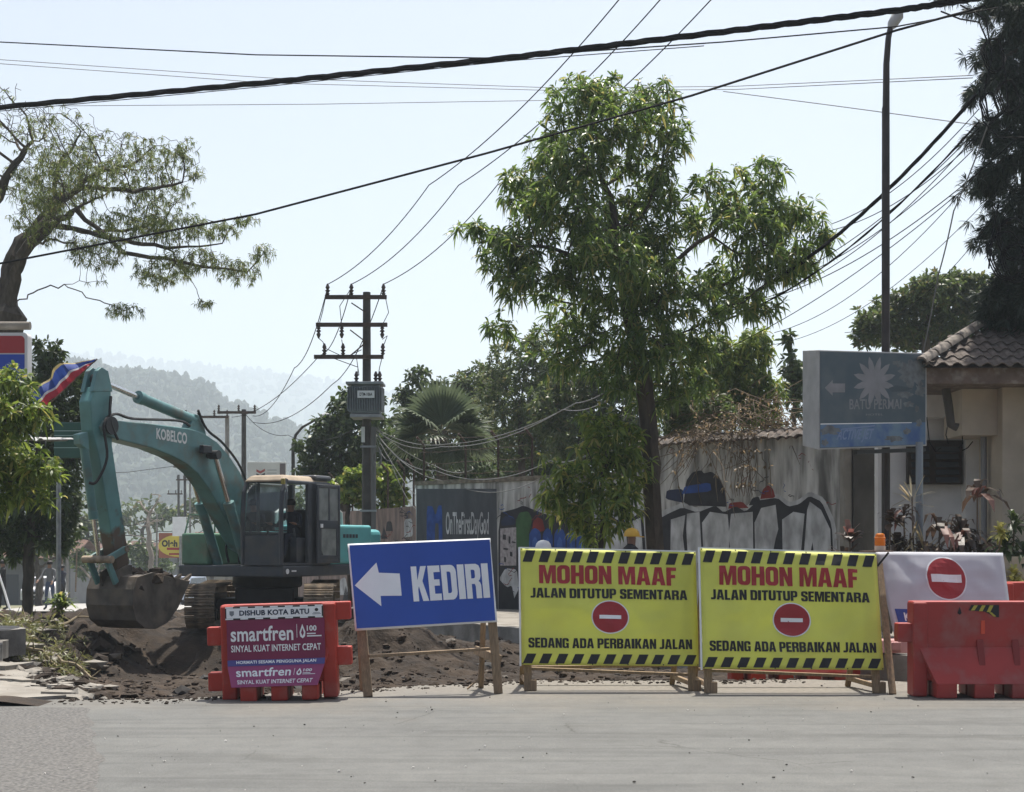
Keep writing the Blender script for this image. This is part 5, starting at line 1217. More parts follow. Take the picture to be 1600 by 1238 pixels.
m_yel = M('yellow_banner', (.80,.82,.17), .55, n=(2.2,.1), trans=.3, dirt=((.66,.63,.17),1.6,.5), bump=(180,.15))
YF = {}
def yellow_banner(cs, st, sb, legs, seed, lab, mirror):
    o0 = P(legs[0][0], 0, sb); o0.z = 0; root = empty('warning_banner', o0)
    tl, tr_, br, bl = P(*cs[0], st)-o0, P(*cs[1], st)-o0, P(*cs[2], sb)-o0, P(*cs[3], sb)-o0
    fn = banner_fn(tl, tr_, br, bl, .042, seed); g = (40, 26)
    clo = sheet_mesh(fn, 40, 26, m_yel, 'banner_cloth', root)
    e = letter_by(tl, tr_, br, bl)
    for (u0, v0, u1, v1) in ((-.006,-.01,-.006,1.01),(-.006,1.006,1.0,1.006)):
        q = MB(); q.bar(e(u0, v0, -.012), e(u1, v1, -.012), .02, .014, (0,1,0)); q.build('white_edge', m_white, root)
    n_ = 10; sw = .052; sl_ = .022
    for k in range(11):
        c = .012+k*.0905
        poly(fn, [(max(0,c-sl_*.0), .885),(min(1,c+sw), .885),(min(.998,c+sw+sl_), .985),(min(.998,c+sl_), .985)], .004, m_black, clo, 'black_stripe', g)
        poly(fn, [(max(.002,c-.005), .012),(min(.998,c+sw-.005), .012),(min(.998,c+sw+sl_-.002), .095),(c+sl_-.002, .095)], .004, m_black, clo, 'black_stripe', g)
    for txt, u0, u1, v0, v1, m, b in (('MOHON MAAF', .105,.885,.70,.86, m_redp, .055), ('JALAN DITUTUP SEMENTARA', .055,.945,.575,.66, m_black, .045), ('SEDANG ADA PERBAIKAN JALAN', .04,.965,.145,.23, m_black, .045)):
        heavy(fn, txt, u0, u1, v0, v1, .005, m, clo, g)
    no_entry(fn, .505,.415,.1,.135,.005, clo, g)
    for u_ in (.006,.2,.4,.6,.8,.994):
        for v_ in (.008,.992): disc(fn, u_, v_, .004, .006, .008, m_dark, clo, 'eyelet', 8)
    # timber A-frame
    FT = []
    for (x, yb), u in zip(legs, (.035,.965)):
        up = e(u, 1.0, -.1); up2 = e(u, .0, -.1); foot = up2+(up2-up)*(up2.z/(up.z-up2.z)); FT.append(foot)
        post(root, foot+Vector((0,0,.0)), up, .085, .045)
        back = foot+Vector((-.06 if u < .5 else -.14, .75, 0)); post(root, back, up+Vector((0,.05,-.02)), .06, .04, 'back_leg')
        post(root, foot+Vector((.02,.04,.07)), back+Vector((.02,-.02,.09)), .05, .07, 'foot_rail')
        q = MB(); q.box(foot+Vector((.06,.02,.06)), (.07,.09,.12)); q.build('foot_block', m_wood, root, bevel=.004)
    f0, f1 = FT
    post(root, f0+Vector((0,.06,.24)), f1+Vector((0,.06,.17)), .03, .07, 'cross_rail'); post(root, f0+Vector((-.02,.68,.2)), f1+Vector((-.1,.68,.22)), .03, .06, 'cross_rail')
    post(root, e(.02,.97,-.05), e(.98,.97,-.05), .03, .05, 'top_rail')
    tag(root, lab, 'banner'); return e
e1_ = yellow_banner([(813,857),(1087,863),(1092,1041),(815,1039)], 141.8, 144, [(823,1078),(1088,1080)], 3, 'yellow road closed banner beside the blue board', False)
e2_ = yellow_banner([(1094,857),(1369,866),(1381,1047),(1098,1045)], 144, 146.3, [(1104,1082),(1372,1089)], 17, 'yellow road closed banner with the orange beacon at its corner', True)
def beacon():
    c = P(1375, 862, 142); root = empty('warning_beacon', c)
    q = MB(); q.bar((-.2,0,0), (.12,.02,.004), .22, .014); q.build('mounting_board', M('plate_brown', (.16,.1,.07), .8), root)
    q = MB(); q.bar((.1,.02,-.01), (-.02,.03,-.16), .02, .02); q.build('bracket', m_dark, root)
    q = MB(); q.lathe([(.058,.008),(.06,.05),(.056,.062)], 18, (0,0,0)); q.build('base', M('beacon_base', (.55,.42,.32), .5), root, smooth=True)
    m = M('amber_lens', (.75,.27,.02), .25, n=(5,.15), trans=.4)
    q = MB(); q.lathe([(.056,.063),(.058,.1),(.056,.14),(.061,.145),(.061,.152),(.054,.158),(.048,.19),(.03,.2)], 18); q.build('lens', m, root, smooth=True)
    tag(root, 'amber warning beacon on a small board', 'beacon')
beacon()
def blue_board():
    sb, st = 148, 145.2; o0 = P(560, 0, sb); o0.z = 0; root = empty('direction_board', o0)
    tl, tr_, br, bl = P(543,850,st)-o0, P(766,841,st)-o0, P(777,972,146)-o0, P(555,985,sb)-o0
    fn = banner_fn(tl, tr_, br, bl, .006, 5); e = letter_by(tl, tr_, br, bl); g = (20, 14)
    brd = sheet_mesh(e, 20, 14, m_white, 'board_panel', root, .03)
    m_blue = M('blue_print', (.024,.078,.38), .5, n=(2,.12))
    f2 = lambda u, v, off=0: e(u, v, off)
    poly(f2, [(.012,.018),(.988,.018),(.996,.982),(.012,.982)], .003, m_blue, brd, 'blue_field', g)
    poly(f2, [(.025,.51),(.19,.765),(.20,.645),(.345,.625),(.345,.365),(.198,.375),(.197,.255)], .006, m_white, brd, 'arrow', g)
    heavy(f2, 'KEDIRI', .425,.965,.29,.70,.006, m_white, brd, g)
    FT = []
    for (x, y), u in zip(((560,1087),(781,1077)), (.045,.965)):
        up = e(u, 1., -.06); up2 = e(u, 0., -.06); foot = up2+(up2-up)*(up2.z/(up.z-up2.z)); FT.append(foot); post(root, foot, e(u, .98, -.06), .095, .045)
        post(root, foot+Vector((-.12 if u < .5 else -.2, .62, 0)), e(u, .96, -.1)+Vector((0,.1,0)), .06, .04, 'back_leg')
    f0, f1 = FT
    post(root, Vector((f0.x, f0.y+.08, .42)), Vector((f1.x-.1, f1.y+.12, .47)), .03, .07, 'cross_rail')
    post(root, Vector((f1.x-.22, f1.y+.55, .42)), Vector((f1.x-.02, f1.y+.03, .37)), .09, .12, 'brace_block')
    q = MB(); q.tube([Vector((f1.x-.2, f1.y+.5,.36)), Vector((f1.x-.22, f1.y+.4,.12)), Vector((f1.x-.34, f1.y+.3,.02))], .012, 5); q.build('strap_end', m_wood, root)
    tag(root, 'blue board with white arrow pointing to KEDIRI on timber legs', 'sign')
blue_board()
def white_banner():
    sb, st = 143, 140.5; o0 = P(1395, 0, sb); o0.z = 0; root = empty('white_banner', o0)
    tl, tr_, br, bl = P(1368,862,st)-o0, P(1567,864,st-3)-o0, P(1585,1000,sb-3)-o0, P(1398,996,sb)-o0
    fn = banner_fn(tl, tr_, br, bl, .03, 31); clo = sheet_mesh(fn, 30, 22, M('white_banner', (.62,.63,.67), .6, n=(3,.08), trans=.2), 'banner_cloth', root)
    no_entry(fn, .51,.69,.155,.235,.005, clo, (30,22), .8, .19)
    poly(fn, [(.06,.03),(.6,.03),(.6,.33),(.05,.33)], .004, M('blue_box', (.025,.05,.26), .6), clo, 'blue_box', (30,22))
    write(fn, 'KHUSUS', .115,.42,.19,.29,.007, m_white, clo, .03, 0, (30,22))
    foot = P(1395, 0, 147)-o0; foot.z = 0; post(root, foot, fn(.03,.98,-.04), .07, .045); ua, ub = fn(.95,1,-.07), fn(.95,0,-.07); foot = ub+(ub-ua)*(ub.z/(ua.z-ub.z)); post(root, foot, ua, .07, .045)
    post(root, foot+Vector((-.1,.6,0)), fn(.95,.96,-.06), .05, .04, 'back_leg'); 
    tag(root, 'white no entry banner behind the red barrier', 'banner')
white_banner()

# ------------------------------------------------------------------ water barriers
m_barr = M('red_plastic', (.42,.04,.024), .5, n=(2.2,.25), dirt=((.36,.12,.095),5,.6), bump=(40,.08), spec=.4)
m_barf = M('faded_red_plastic', (.36,.035,.028), .55, n=(2,.25), dirt=((.3,.12,.105),4,.65), bump=(40,.08))
def barrier(loc, rz, W, lugsL, lugsR, m, lab, grooves=True, H=.985, roll=0):
    root = empty('plastic_barrier', loc, rz); root.rotation_euler = (0, roll, rz); h = W/2
    q = MB(); q.bb(-h, h, -.12, .12, .17, H); q.bb(-h-.001, -h+.15, -.135, .135, .004, H-.012); q.bb(h-.15, h+.001, -.135, .135, .004, H-.012)
    body = q.build('body', m, root, bevel=.018)
    for sg_ in (-1, 1):
        q = MB(); y0, y1 = sg_*.118, sg_*.30; w0, w1 = h-.06, h-.2
        pts = [(-w1,y0,.15),(w1,y0,.15),(w1,y1,.15),(-w1,y1,.15),(-w0,y0,.52),(w0,y0,.52),(w0,y0+sg_*.012,.52),(-w0,y0+sg_*.012,.52)]
        q.hexa([Vector(p) for p in (pts if sg_ > 0 else [pts[i] for i in (3,2,1,0,7,6,5,4)])]); fl = q.build('flared_base', m, root, bevel=.014)
        n_ = 3 if W < 1.4 else 4; fw = 2*w1/(n_*2-1)
        for k in range(n_):
            q = MB(); xa = -w1+k*2*fw; q.bb(xa+.004, xa+fw*1.12-.004, sg_*.02, sg_*.297, .002, .156); q.build('foot', m, root, bevel=.014)
        if grooves:
            for k in (-1, 1):
                q = MB(); x = k*.125*W/1.2; q.hexa([Vector((x+dx, sg_*y, z)) for dx, y, z in ((-.035,.24,.25),(.035,.24,.25),(.035,.13,.27),(-.035,.13,.27),(-.035,.135,.6),(.035,.135,.6),(.035,.12,.6),(-.035,.12,.6))])
                q.build('rib', M('dark_red_plastic', (.2,.018,.014), .6), root, bevel=.012)  # slot drawn as a raised strip, its shade put into the darker red
    for side, lugs in ((-1, lugsL), (1, lugsR)):
        for z0, z1 in lugs:
            q = MB(); q.bb(side*(h-.02), side*(h+.15), -.085,.085, z0, z1); q.build('lug', m, root, bevel=.014)
    tag(root, lab, 'barrier', 'red plastic barriers'); return root
bl_ = P(437, 0, 152); bl_.z = 0
b1 = barrier(bl_+Vector((0,.14,0)), R(2.5), 1.18, ((.57,.76),(.1,.29)), ((.80,.985),(.33,.52)), m_barr, 'red plastic barrier covered by magenta advertising panels', False, .985, R(-1.6))
fnB = lambda y: letter_by((-.5,y,.96), (.5,y,.96), (.5,y,0), (-.5,y,0))      # flat front; v*0.96 = height
def bz(z): return z/.96
f = fnB(-.1395); mag = M('magenta_panel', (.20,.018,.07), .5, n=(2,.15)); pnk = M('pink_panel', (.30,.05,.15), .5, n=(2,.15)); vio = M('violet_strip', (.07,.06,.22), .5)
pan = MB(); pan.bb(-.52,.475,-.185,-.136,.42,.83); pan = pan.build('advert_panel', mag, b1)
f = letter_by((-.52,-.1855,.83), (.475,-.1855,.83), (.475,-.1855,.42), (-.52,-.1855,.42))
def advert(f, par, dark=True):
    write(f, 'smartfren', .04,.68,.46 if dark else .50,.84 if dark else .93,.004, m_white, par, .02)
    poly(f, [(.715,.52),(.72,.52),(.72,.86),(.715,.86)], .004, m_white, par, 'divider')
    poly(f, [(.775,.86),(.805,.66),(.80,.55),(.775,.5),(.75,.55),(.745,.66)], .004, m_white, par, 'drop_emblem'); poly(f, [(.775,.76),(.79,.64),(.775,.56),(.76,.64)], .006, mag, par, 'drop_emblem')
    write(f, '100', .82,.92,.68,.82,.004, m_white, par, .03); poly(f, [(.82,.54),(.97,.54),(.97,.57),(.82,.57)], .004, m_white, par, 'small_print'); poly(f, [(.82,.60),(.91,.60),(.91,.63),(.82,.63)], .004, m_white, par, 'small_print')
    write(f, 'SINYAL KUAT INTERNET CEPAT', .04,.96,.2 if dark else .14,.37 if dark else .34,.004, m_white, par, .02)
advert(f, pan)
st = MB(); st.bb(-.53,.465,-.188,-.136,.835,.965); st = st.build('name_strip', m_black, b1)
f = letter_by((-.53,-.1885,.965), (.465,-.1885,.965), (.465,-.1885,.835), (-.53,-.1885,.835))
for k in range(7):
    poly(f, [(.0+k*.153,.9),(.08+k*.153,.9),(.08+k*.153,1),(0+k*.153,1)], .001, m_white, st, 'white_dash'); poly(f, [(.0+k*.153,0),(.08+k*.153,0),(.08+k*.153,.1),(0+k*.153,.1)], .001, m_white, st, 'white_dash')
poly(f, [(.012,.11),(.988,.11),(.988,.89),(.012,.89)], .002, m_white, st, 'white_field')
write(f, 'DISHUB KOTA BATU', .145,.86,.30,.72,.005, M('navy_print', (.02,.03,.06), .6), st, .035)
poly(f, [(.045,.68),(.09,.68),(.09,.4),(.0675,.26),(.045,.4)], .005, M('emblem_grey', (.18,.2,.22), .6), st, 'emblem'); disc(f, .935,.62,.018,.13,.005, m_black, st, 'emblem', 16)
poly(f, [(.9,.36),(.97,.36),(.97,.40),(.9,.40)], .005, M('emblem_grey', (.18,.2,.22), .6), st, 'small_print'); poly(f, [(.89,.26),(.98,.26),(.98,.31),(.89,.31)], .005, M('emblem_grey', (.18,.2,.22), .6), st, 'small_print')
# the lower, sloping adverts
f = letter_by((-.52,-.178,.415), (.475,-.178,.415), (.47,-.206,.355), (-.515,-.206,.355))
vs_ = poly(f, [(0,0),(1,0),(1,1),(0,1)], .012, vio, b1, 'violet_strip'); write(f, 'HORMATI SESAMA PENGGUNA JALAN', .09,.91,.2,.85,.015, m_white, vs_, .03)
f = letter_by((-.515,-.2075,.352), (.47,-.2075,.352), (.40,-.301,.148), (-.47,-.301,.148))
pk_ = poly(f, [(0,0),(1,0),(1,1),(0,1)], .013, pnk, b1, 'pink_panel'); advert(f and (lambda u, v, o=0, f=f: f(.04+u*.92, v*.98, o+.013)), pk_, False)

br_ = P(1530, 0, 150); br_.z = 0
b2 = barrier(br_+Vector((.2,.15,0)), R(-1), 1.75, ((.57,.77),), ((.57,.77),), m_barf, 'red plastic barrier with black and yellow chevron sticker', True, 1.0)
fr = letter_by((-.3,-.1225,.97), (.18,-.1225,.97), (.18,-.1225,.8), (-.3,-.1225,.8))
y_st = M('yellow_sticker', (.42,.34,.05), .6)
cs_ = poly(fr, [(.0,.62),(.06,.95),(.66,.95),(.66,.2),(.6,.2),(.34,.55)], .003, m_black, b2, 'chevron_sticker')
for k in range(3): poly(fr, [(.05+k*.17,.62-.05*k),(.13+k*.17,.62-.05*k),(.2+k*.17,.93),(.12+k*.17,.93)], .006, y_st, cs_, 'chevron_stripe')
poly(fr, [(.44,.5),(.5,.5),(.6,.25),(.54,.25)], .0062, y_st, cs_, 'chevron_stripe')
poly(fr, [(-.24,.45),(-.19,.85),(-.15,.45),(-.19,.35)], .003, m_black, b2, 'flame_sticker')
q = MB(); q.bb(-.17,-.13,-.13,-.12,.66,.8); q.build('paint_drip', M('orange_drip', (.6,.07,.03), .5), b2)
b3l = P(1630, 0, 138); b3l.z = 0
b3 = barrier(b3l+Vector((.1,.3,.18)), R(14), 1.2, ((.6,.8),), (), m_barr, 'red barrier on the kerb seen past the white banner', True)
b4l = P(1245, 0, 128); b4l.z = -.02
b4 = barrier(b4l+Vector((0,.2,-.1)), R(3), 1.6, ((.3,.5),), ((.3,.5),), m_barr, 'low red barrier standing behind the second yellow banner', False, .62)
b5l = P(1390, 0, 126); b5l.z = .2
q = MB(); q.hexa([Vector(p) for p in ((-.28,-.2,0),(.35,-.2,0),(.35,.2,0),(-.28,.2,0),(-.22,-.14,.16),(.3,-.14,.16),(.3,.14,.16),(-.22,.14,.16))]); q.bb(-.1,.02,-.215,-.1,.03,.14)
b5 = q.build('barrier_foot', M('pinkish_plastic', (.52,.27,.25), .7, n=(4,.3)), bevel=.015); b5.location = b5l+Vector((.1,.1,.05)); tag(b5, 'faded pink barrier foot left on the kerb end', 'barrier foot')

# ------------------------------------------------------------------ people
def person(name, loc, rz, J, mats, label, regions, parent=None, fingers=True, helmet=None, sc_=1.0):
    """J: dict joint->(pos, radius); edges fixed; skin modifier grows one continuous body"""
    E = [('pelvis','spine'),('spine','chest'),('chest','neck'),('neck','head'),('head','crown')]
    for s in 'LR': E += [('chest','sh'+s),('sh'+s,'el'+s),('el'+s,'wr'+s),('wr'+s,'ha'+s),('pelvis','hi'+s),('hi'+s,'kn'+s),('kn'+s,'an'+s),('an'+s,'to'+s)]
    J = dict(J)
    if fingers:
        for s in 'LR':
            h, w_ = Vector(J['ha'+s][0]), Vector(J['wr'+s][0]); d = (h-w_).normalized(); sd_ = d.cross(Vector((0,1,0))); sd_ = sd_.normalized() if sd_.length > .1 else Vector((1,0,0))
            for k in range(4):
                a = h+d*.03+sd_*(.03*(k-1.5)*.72); t = a+d*(.055,.07,.065,.05)[k]+Vector((0,0,-.012))
                J[f'f{k}{s}'] = (a, .010); J[f't{k}{s}'] = (t, .008); E += [('ha'+s, f'f{k}{s}'), (f'f{k}{s}', f't{k}{s}')]
            J['th'+s] = (w_+d*.05+sd_*.05, .011); E += [('wr'+s, 'th'+s)]
    names = list(J); me = bpy.data.meshes.new('body'); me.from_pydata([J[n][0] for n in names], [(names.index(a), names.index(b)) for a, b in E], [])
    o = mkobj('tmp', me); md = o.modifiers.new('skin', 'SKIN'); sv = me.skin_vertices[0].data
    for i, n in enumerate(names):
        rr = J[n][1]; sv[i].radius = rr if isinstance(rr, tuple) else (rr, rr); sv[i].use_root = (n == 'pelvis')
    o.modifiers.new('sub', 'SUBSURF').levels = 1; o.modifiers['sub'].render_levels = 1
    bpy.context.view_layer.update(); dg = bpy.context.evaluated_depsgraph_get(); bm_ = bpy.data.meshes.new_from_object(o.evaluated_get(dg)); bpy.data.objects.remove(o)
    bm_.materials.clear(); setmats(bm_, mats); seg = [(Vector(J[a][0]), Vector(J[b][0]), regions(a, b)) for a, b in E]
    for p in bm_.polygons:
        best = 9
        for a, b, mi in seg:
            ab = b-a; t = max(0, min(1, (p.center-a).dot(ab)/max(ab.length_squared, 1e-9))); dd = (p.center-a-ab*t).length
            if dd < best: best = dd; p.material_index = mi
        p.use_smooth = True
    root = empty(name, loc, rz); root.scale = (sc_,)*3
    body = mkobj('body', bm_, root)
    hd = Vector(J['head'][0])
    if helmet:
        q = MB(); q.lathe([(.135,0),(.132,.03),(.118,.08),(.085,.12),(.04,.138),(.005,.142)], 18, hd+Vector((0,0,.03)))
        q.hexa([hd+Vector(v) for v in ((-.09,.08,.03),(.09,.08,.03),(.06,.2,.018),(-.06,.2,.018),(-.09,.08,.045),(.09,.08,.045),(.06,.2,.028),(-.06,.2,.028))])
        q.tube([hd+Vector((0, .11*cos(a), .04+.125*sin(a))) for a in [pi*i/8 for i in range(9)]], .012, 5)
        q.build('hard_hat', helmet, root, smooth=True)
    else:
        q = MB(); q.lathe([(.098,-.01),(.108,.04),(.1,.09),(.06,.125),(.005,.135)], 14, hd+Vector((0,-.012,.015))); q.build('hair', M('black_hair', (.012,.01,.01), .7), root, smooth=True)
    tag(root, label, 'person'); return root
skin = M('skin', (.2,.11,.07), .6)
def stand(ph=0.0, armL=(0,0), armR=(0,0), step=.1):
    J = {'pelvis':((0,0,.93),(.14,.1)),'spine':((0,0,1.13),(.13,.095)),'chest':((0,0,1.33),(.15,.1)),'neck':((0,.01,1.47),.052),'head':((0,.025,1.57),(.075,.09)),'crown':((0,.02,1.65),(.06,.07))}
    for s, k, a in (('L',-1,armL),('R',1,armR)):
        J['sh'+s] = ((k*.18,0,1.40),.06); e = Vector((k*.23, .03+a[0]*.26, 1.12+a[0]*.08)); J['el'+s] = (e[:],.043)
        w_ = e+Vector((k*.01, .07+a[1]*.22, -.23+a[1]*.18)); J['wr'+s] = (w_[:],.03); J['ha'+s] = ((w_+(w_-e).normalized()*.07)[:],(.036,.02))
        J['hi'+s] = ((k*.095,0,.88),.09); J['kn'+s] = ((k*.1,.02+k*step*.5,.5),.062); J['an'+s] = ((k*.1,k*step-.02,.09),.042); J['to'+s] = ((k*.11,k*step+.14,.035),(.045,.03))
    return J
def reg(a, b):
    q = a+b
    if 'head' in (a, b) or a == 'neck': return 2
    if a[:2] in ('wr','ha','f0','f1','f2','f3') or b[:2] in ('ha','th'): return 2
    if a[:2] in ('hi','kn') or b[:2] == 'hi': return 1
    if a[:2] == 'an': return 3
    return 0
navy = M('navy_cloth', (.02,.025,.04), .9); grey = M('grey_cloth', (.12,.125,.13), .9); jeans = M('denim', (.05,.07,.12), .9); blk = M('black_cloth', (.015,.015,.017), .9); shoe_m = M('shoe', (.02,.018,.016), .7); orange = M('orange_vest', (.4,.13,.03), .9); whitec = M('white_cloth', (.55,.55,.54), .9)
p = P(985, 0, 95); p.z = .12
person('person', p, R(-70), stand(armR=(.4,.4)), [blk, jeans, skin, shoe_m], 'worker in yellow hard hat behind the yellow banner', reg, helmet=M('yellow_helmet', (.62,.36,.03), .4))
p = P(848, 0, 95); p.z = -.08
person('person', p, R(200), stand(armL=(.4,.4)), [whitec, grey, skin, shoe_m], 'worker in white helmet showing just above the banner', reg, helmet=M('white_helmet', (.7,.7,.7), .4))
for (x, s, rz, mm, lab) in ((78,45,170,[grey,jeans,skin,shoe_m],'man in grey shirt and jeans standing next to the thin pole'), (5,46,120,[blk,blk,skin,shoe_m],'man in black at the edge beside the leaning stick'), (97,40,60,[navy,blk,skin,shoe_m],'person in dark jacket in front of the white car')):
    p = P(x, 0, s); p.z = max(zbase(p.y)+.03, dirt_z(p.x, p.y) if p.y < 46 and p.x > -10 else -9); person('person', p, R(rz), stand(armR=(.5,.6), armL=(.2,.5)), mm, lab, reg)

# ------------------------------------------------------------------ excavator
EX = Vector((-5.33, 32.08, -.12)); YAW = atan2(-.907, -.42)
m_teal = M('teal_paint', (.105,.245,.245), .45, n=(1.8,.3), dirt=((.13,.105,.075),2.4,.8), bump=(30,.06))
def armmat():
    m = M('worn_arm_paint', (.095,.25,.245), .5, n=(1.8,.3), bump=(30,.06)); t = m.node_tree; N = t.nodes; L = t.links; b = N['Principled BSDF']; src = b.inputs['Base Color'].links[0].from_socket
    tc = N.new('ShaderNodeTexCoord'); sp = N.new('ShaderNodeSeparateXYZ'); L.new(tc.outputs['Object'], sp.inputs[0]); nz = N.new('ShaderNodeTexNoise'); nz.inputs['Scale'].default_value = 3; nz.inputs['Detail'].default_value = 7; L.new(tc.outputs['Object'], nz.inputs['Vector'])
    ma = N.new('ShaderNodeMath'); ma.operation = 'MULTIPLY_ADD'; L.new(nz.outputs[0], ma.inputs[0]); ma.inputs[1].default_value = 2.6; L.new(sp.outputs[2], ma.inputs[2])
    mr = N.new('ShaderNodeMapRange'); mr.inputs[1].default_value = 3.5; mr.inputs[2].default_value = 3.1; L.new(ma.outputs[0], mr.inputs[0])
    x = N.new('ShaderNodeMix'); x.data_type = 'RGBA'; L.new(mr.outputs[0], x.inputs[0]); L.new(src, x.inputs[6]); x.inputs[7].default_value = (.085,.06,.042,1); L.new(x.outputs[2], b.inputs['Base Color']); return m
m_arm = armmat()
m_aqua = M('aqua_paint', (.13,.43,.44), .45, n=(2,.15), dirt=((.2,.2,.17),2.5,.4))
m_tealg = M('green_paint', (.10,.22,.14), .5, n=(2,.3), dirt=((.16,.11,.07),2.5,.6))
m_cab = M('charcoal_paint', (.055,.064,.076), .5, n=(3,.25), dirt=((.11,.1,.085),2.2,.5))
m_roofc = M('dusty_roof', (.42,.34,.25), .8, n=(3,.3))
m_mud = M('muddy_steel', (.34,.27,.19), .85, .0, n=(5,.5), c2=(.12,.1,.075), bump=(25,.6))
m_worn = M('worn_bucket_steel', (.13,.112,.09), .75, .1, n=(3,.5), dirt=((.17,.13,.092),2.2,.9), bump=(12,.4))
m_chrome = M('chrome_rod', (.6,.6,.6), .2, 1)
m_hose = M('rubber_hose', (.012,.012,.013), .6)
ex = empty('excavator', EX, YAW)
def side(poly_, y0, y1, name, m, parent=ex, bev=.02):
    q = MB(); q.prism(poly_, lambda u, v, d: Vector((u, d, v+.12)), y0, y1); return q.build(name, m, parent, bevel=bev)
BY = -.2
boom = side([(.2,2.0),(.62,2.62),(1.0,3.12),(1.4,3.46),(1.8,3.7),(2.25,3.86),(2.7,3.92),(4.06,3.93),(5.0,3.91),(5.28,3.89),(5.38,3.76),(5.3,3.62),(4.95,3.57),(3.9,3.46),(3.28,3.34),(2.8,3.2),(2.45,3.03),(2.05,2.72),(1.7,2.32),(1.3,1.9),(.9,1.5),(.5,1.36),(.22,1.55)], BY-.19, BY+.19, 'boom', m_teal)
fb = letter_by((3.78,BY+.193,3.99), (2.82,BY+.193,3.96), (2.82,BY+.193,3.70), (3.78,BY+.193,3.75))
write(lambda u, v, o=0: fb(u, v, o), 'KOBELCO', .0,1,.05,.95,.004, M('logo_white', (.7,.72,.7), .6), boom, .035)
side([(5.04,4.5),(5.46,4.5),(5.6,4.22),(5.54,3.7),(5.36,3.2),(4.95,1.5),(4.83,1.08),(4.64,.98),(4.52,1.12),(4.56,1.5),(4.88,2.9),(5.0,3.45),(4.99,3.9)], BY-.14, BY+.14, 'arm', m_arm)
# ears of the arm and boom tip
for yy in (BY-.28, BY+.245):
    q = MB(); q.cyl((5.16,yy,3.92), (5.16,yy+.035,3.92), .17, 20); q.build('pivot_boss', m_dark, ex, smooth=True)
for yy in (BY-.15, BY+.06):
    side([(5.0,4.45),(5.12,4.82),(5.3,4.88),(5.42,4.8),(5.55,4.4)], yy, yy+.09, 'cylinder_bracket', m_teal, bev=.01)
def ram(a, b, rb, rr, split, name, mname=m_teal):
    a = Vector(a)+Vector((0,0,.12)); b = Vector(b)+Vector((0,0,.12)); mid = a.lerp(b, split); q = MB(); q.cyl(a, mid, rb, 16); d = (b-a).normalized()
    q.cyl(mid-d*.1, mid+d*.04, rb*1.14, 16); q.cyl(a-d*.06, a+d*.04, rb*.9, 12); o = q.build(name, mname, ex, smooth=True)
    q = MB(); q.cyl(mid, b, rr, 12); q.build('rod', m_chrome, o, smooth=True); q = MB()
    pp = d.cross(Vector((0,1,0))).normalized(); q.cyl(b-Vector((0,rb,0)), b+Vector((0,rb,0)), rr*1.7, 12); q.build('rod_eye', m_dark, o, smooth=True); return o
ram((2.35,BY,4.12), (5.3,BY,4.66), .11, .055, .58, 'arm_cylinder')
side([(2.05,3.84),(2.2,4.2),(2.42,4.24),(2.65,3.92)], BY-.1, BY+.1, 'cylinder_mount', m_teal, bev=.01)
for yy in (BY-.36, BY+.36): ram((1.02,yy,1.16), (2.12,yy,3.42), .105, .055, .56, 'boom_cylinder')
q = MB(); q.cyl((2.12,BY-.45,3.54), (2.12,BY+.45,3.54), .07, 14); q.build('boom_pin', m_dark, ex, smooth=True)
q = MB(); q.bb(2.2,2.5,BY+.25,BY+.36,3.55,3.72); q.build('work_lamp', m_dark, ex, bevel=.02)
ram((5.64,BY,3.5), (5.2,BY,1.32), .08, .042, .64, 'bucket_cylinder')
side([(5.55,3.3),(5.8,3.42),(5.82,3.6),(5.6,3.66)], BY-.08, BY+.08, 'cylinder_mount', m_teal, bev=.01)
for yy in (BY-.24, BY+.18):
    q = MB(); q.bar((4.72,yy+.03,1.62), (5.24,yy+.03,1.42), .06, .13, (0,0,1)); q.bar((5.24,yy+.03,1.44), (4.98,yy+.03,.98), .06, .13, (0,0,1)); q.build('bucket_link', m_teal, ex, bevel=.01)
q = MB(); q.cyl((5.24,BY-.34,1.43), (5.24,BY+.34,1.43), .07, 12); q.cyl((4.72,BY-.27,1.62), (4.72,BY+.27,1.62), .05, 12); q.build('link_pin', m_mud, ex, smooth=True)
# bucket
prof = [(4.62,1.02),(4.84,.98),(4.96,.75),(4.98,.45),(4.88,.17),(4.64,.02),(4.3,-.02),(3.95,.08),(3.62,.36),(3.25,.86)]
q = MB()
n_ = len(prof); inn = [(4.62,.94),(4.78,.92),(4.9,.72),(4.92,.46),(4.83,.21),(4.62,.07),(4.3,.03),(3.99,.12),(3.68,.38),(3.31,.88)]
vs = []
for yy in (BY-.47, BY+.56): vs += [(u, yy, v+.12) for u, v in prof]+[(u, yy, v+.12) for u, v in inn]
fs = []
for k in range(n_-1):
    fs += [(k, k+1, 2*n_+k+1, 2*n_+k), (n_+k, 3*n_+k, 3*n_+k+1, n_+k+1)]
fs += [(0,2*n_,3*n_,n_), (n_-1,2*n_-1,4*n_-1,3*n_-1)]
q.add([Vector(v) for v in vs], fs)
bk = q.build('bucket', m_worn, ex)
for yy in (BY-.51, BY+.565):
    side(prof+[(3.6,.92),(4.4,1.06)], yy, yy+.035, 'side_plate', m_worn, bk, .006)
for yy in (BY-.19, BY+.15): side([(4.5,.85),(4.5,1.2),(4.66,1.2),(4.98,1.08),(4.97,.8)], yy, yy+.05, 'bucket_ear', m_worn, bk, .006)
q = MB(); q.bar((3.29,BY-.5,.985), (3.29,BY+.59,.985), .1, .035); q.build('cutting_edge', m_mud, bk, bevel=.006)
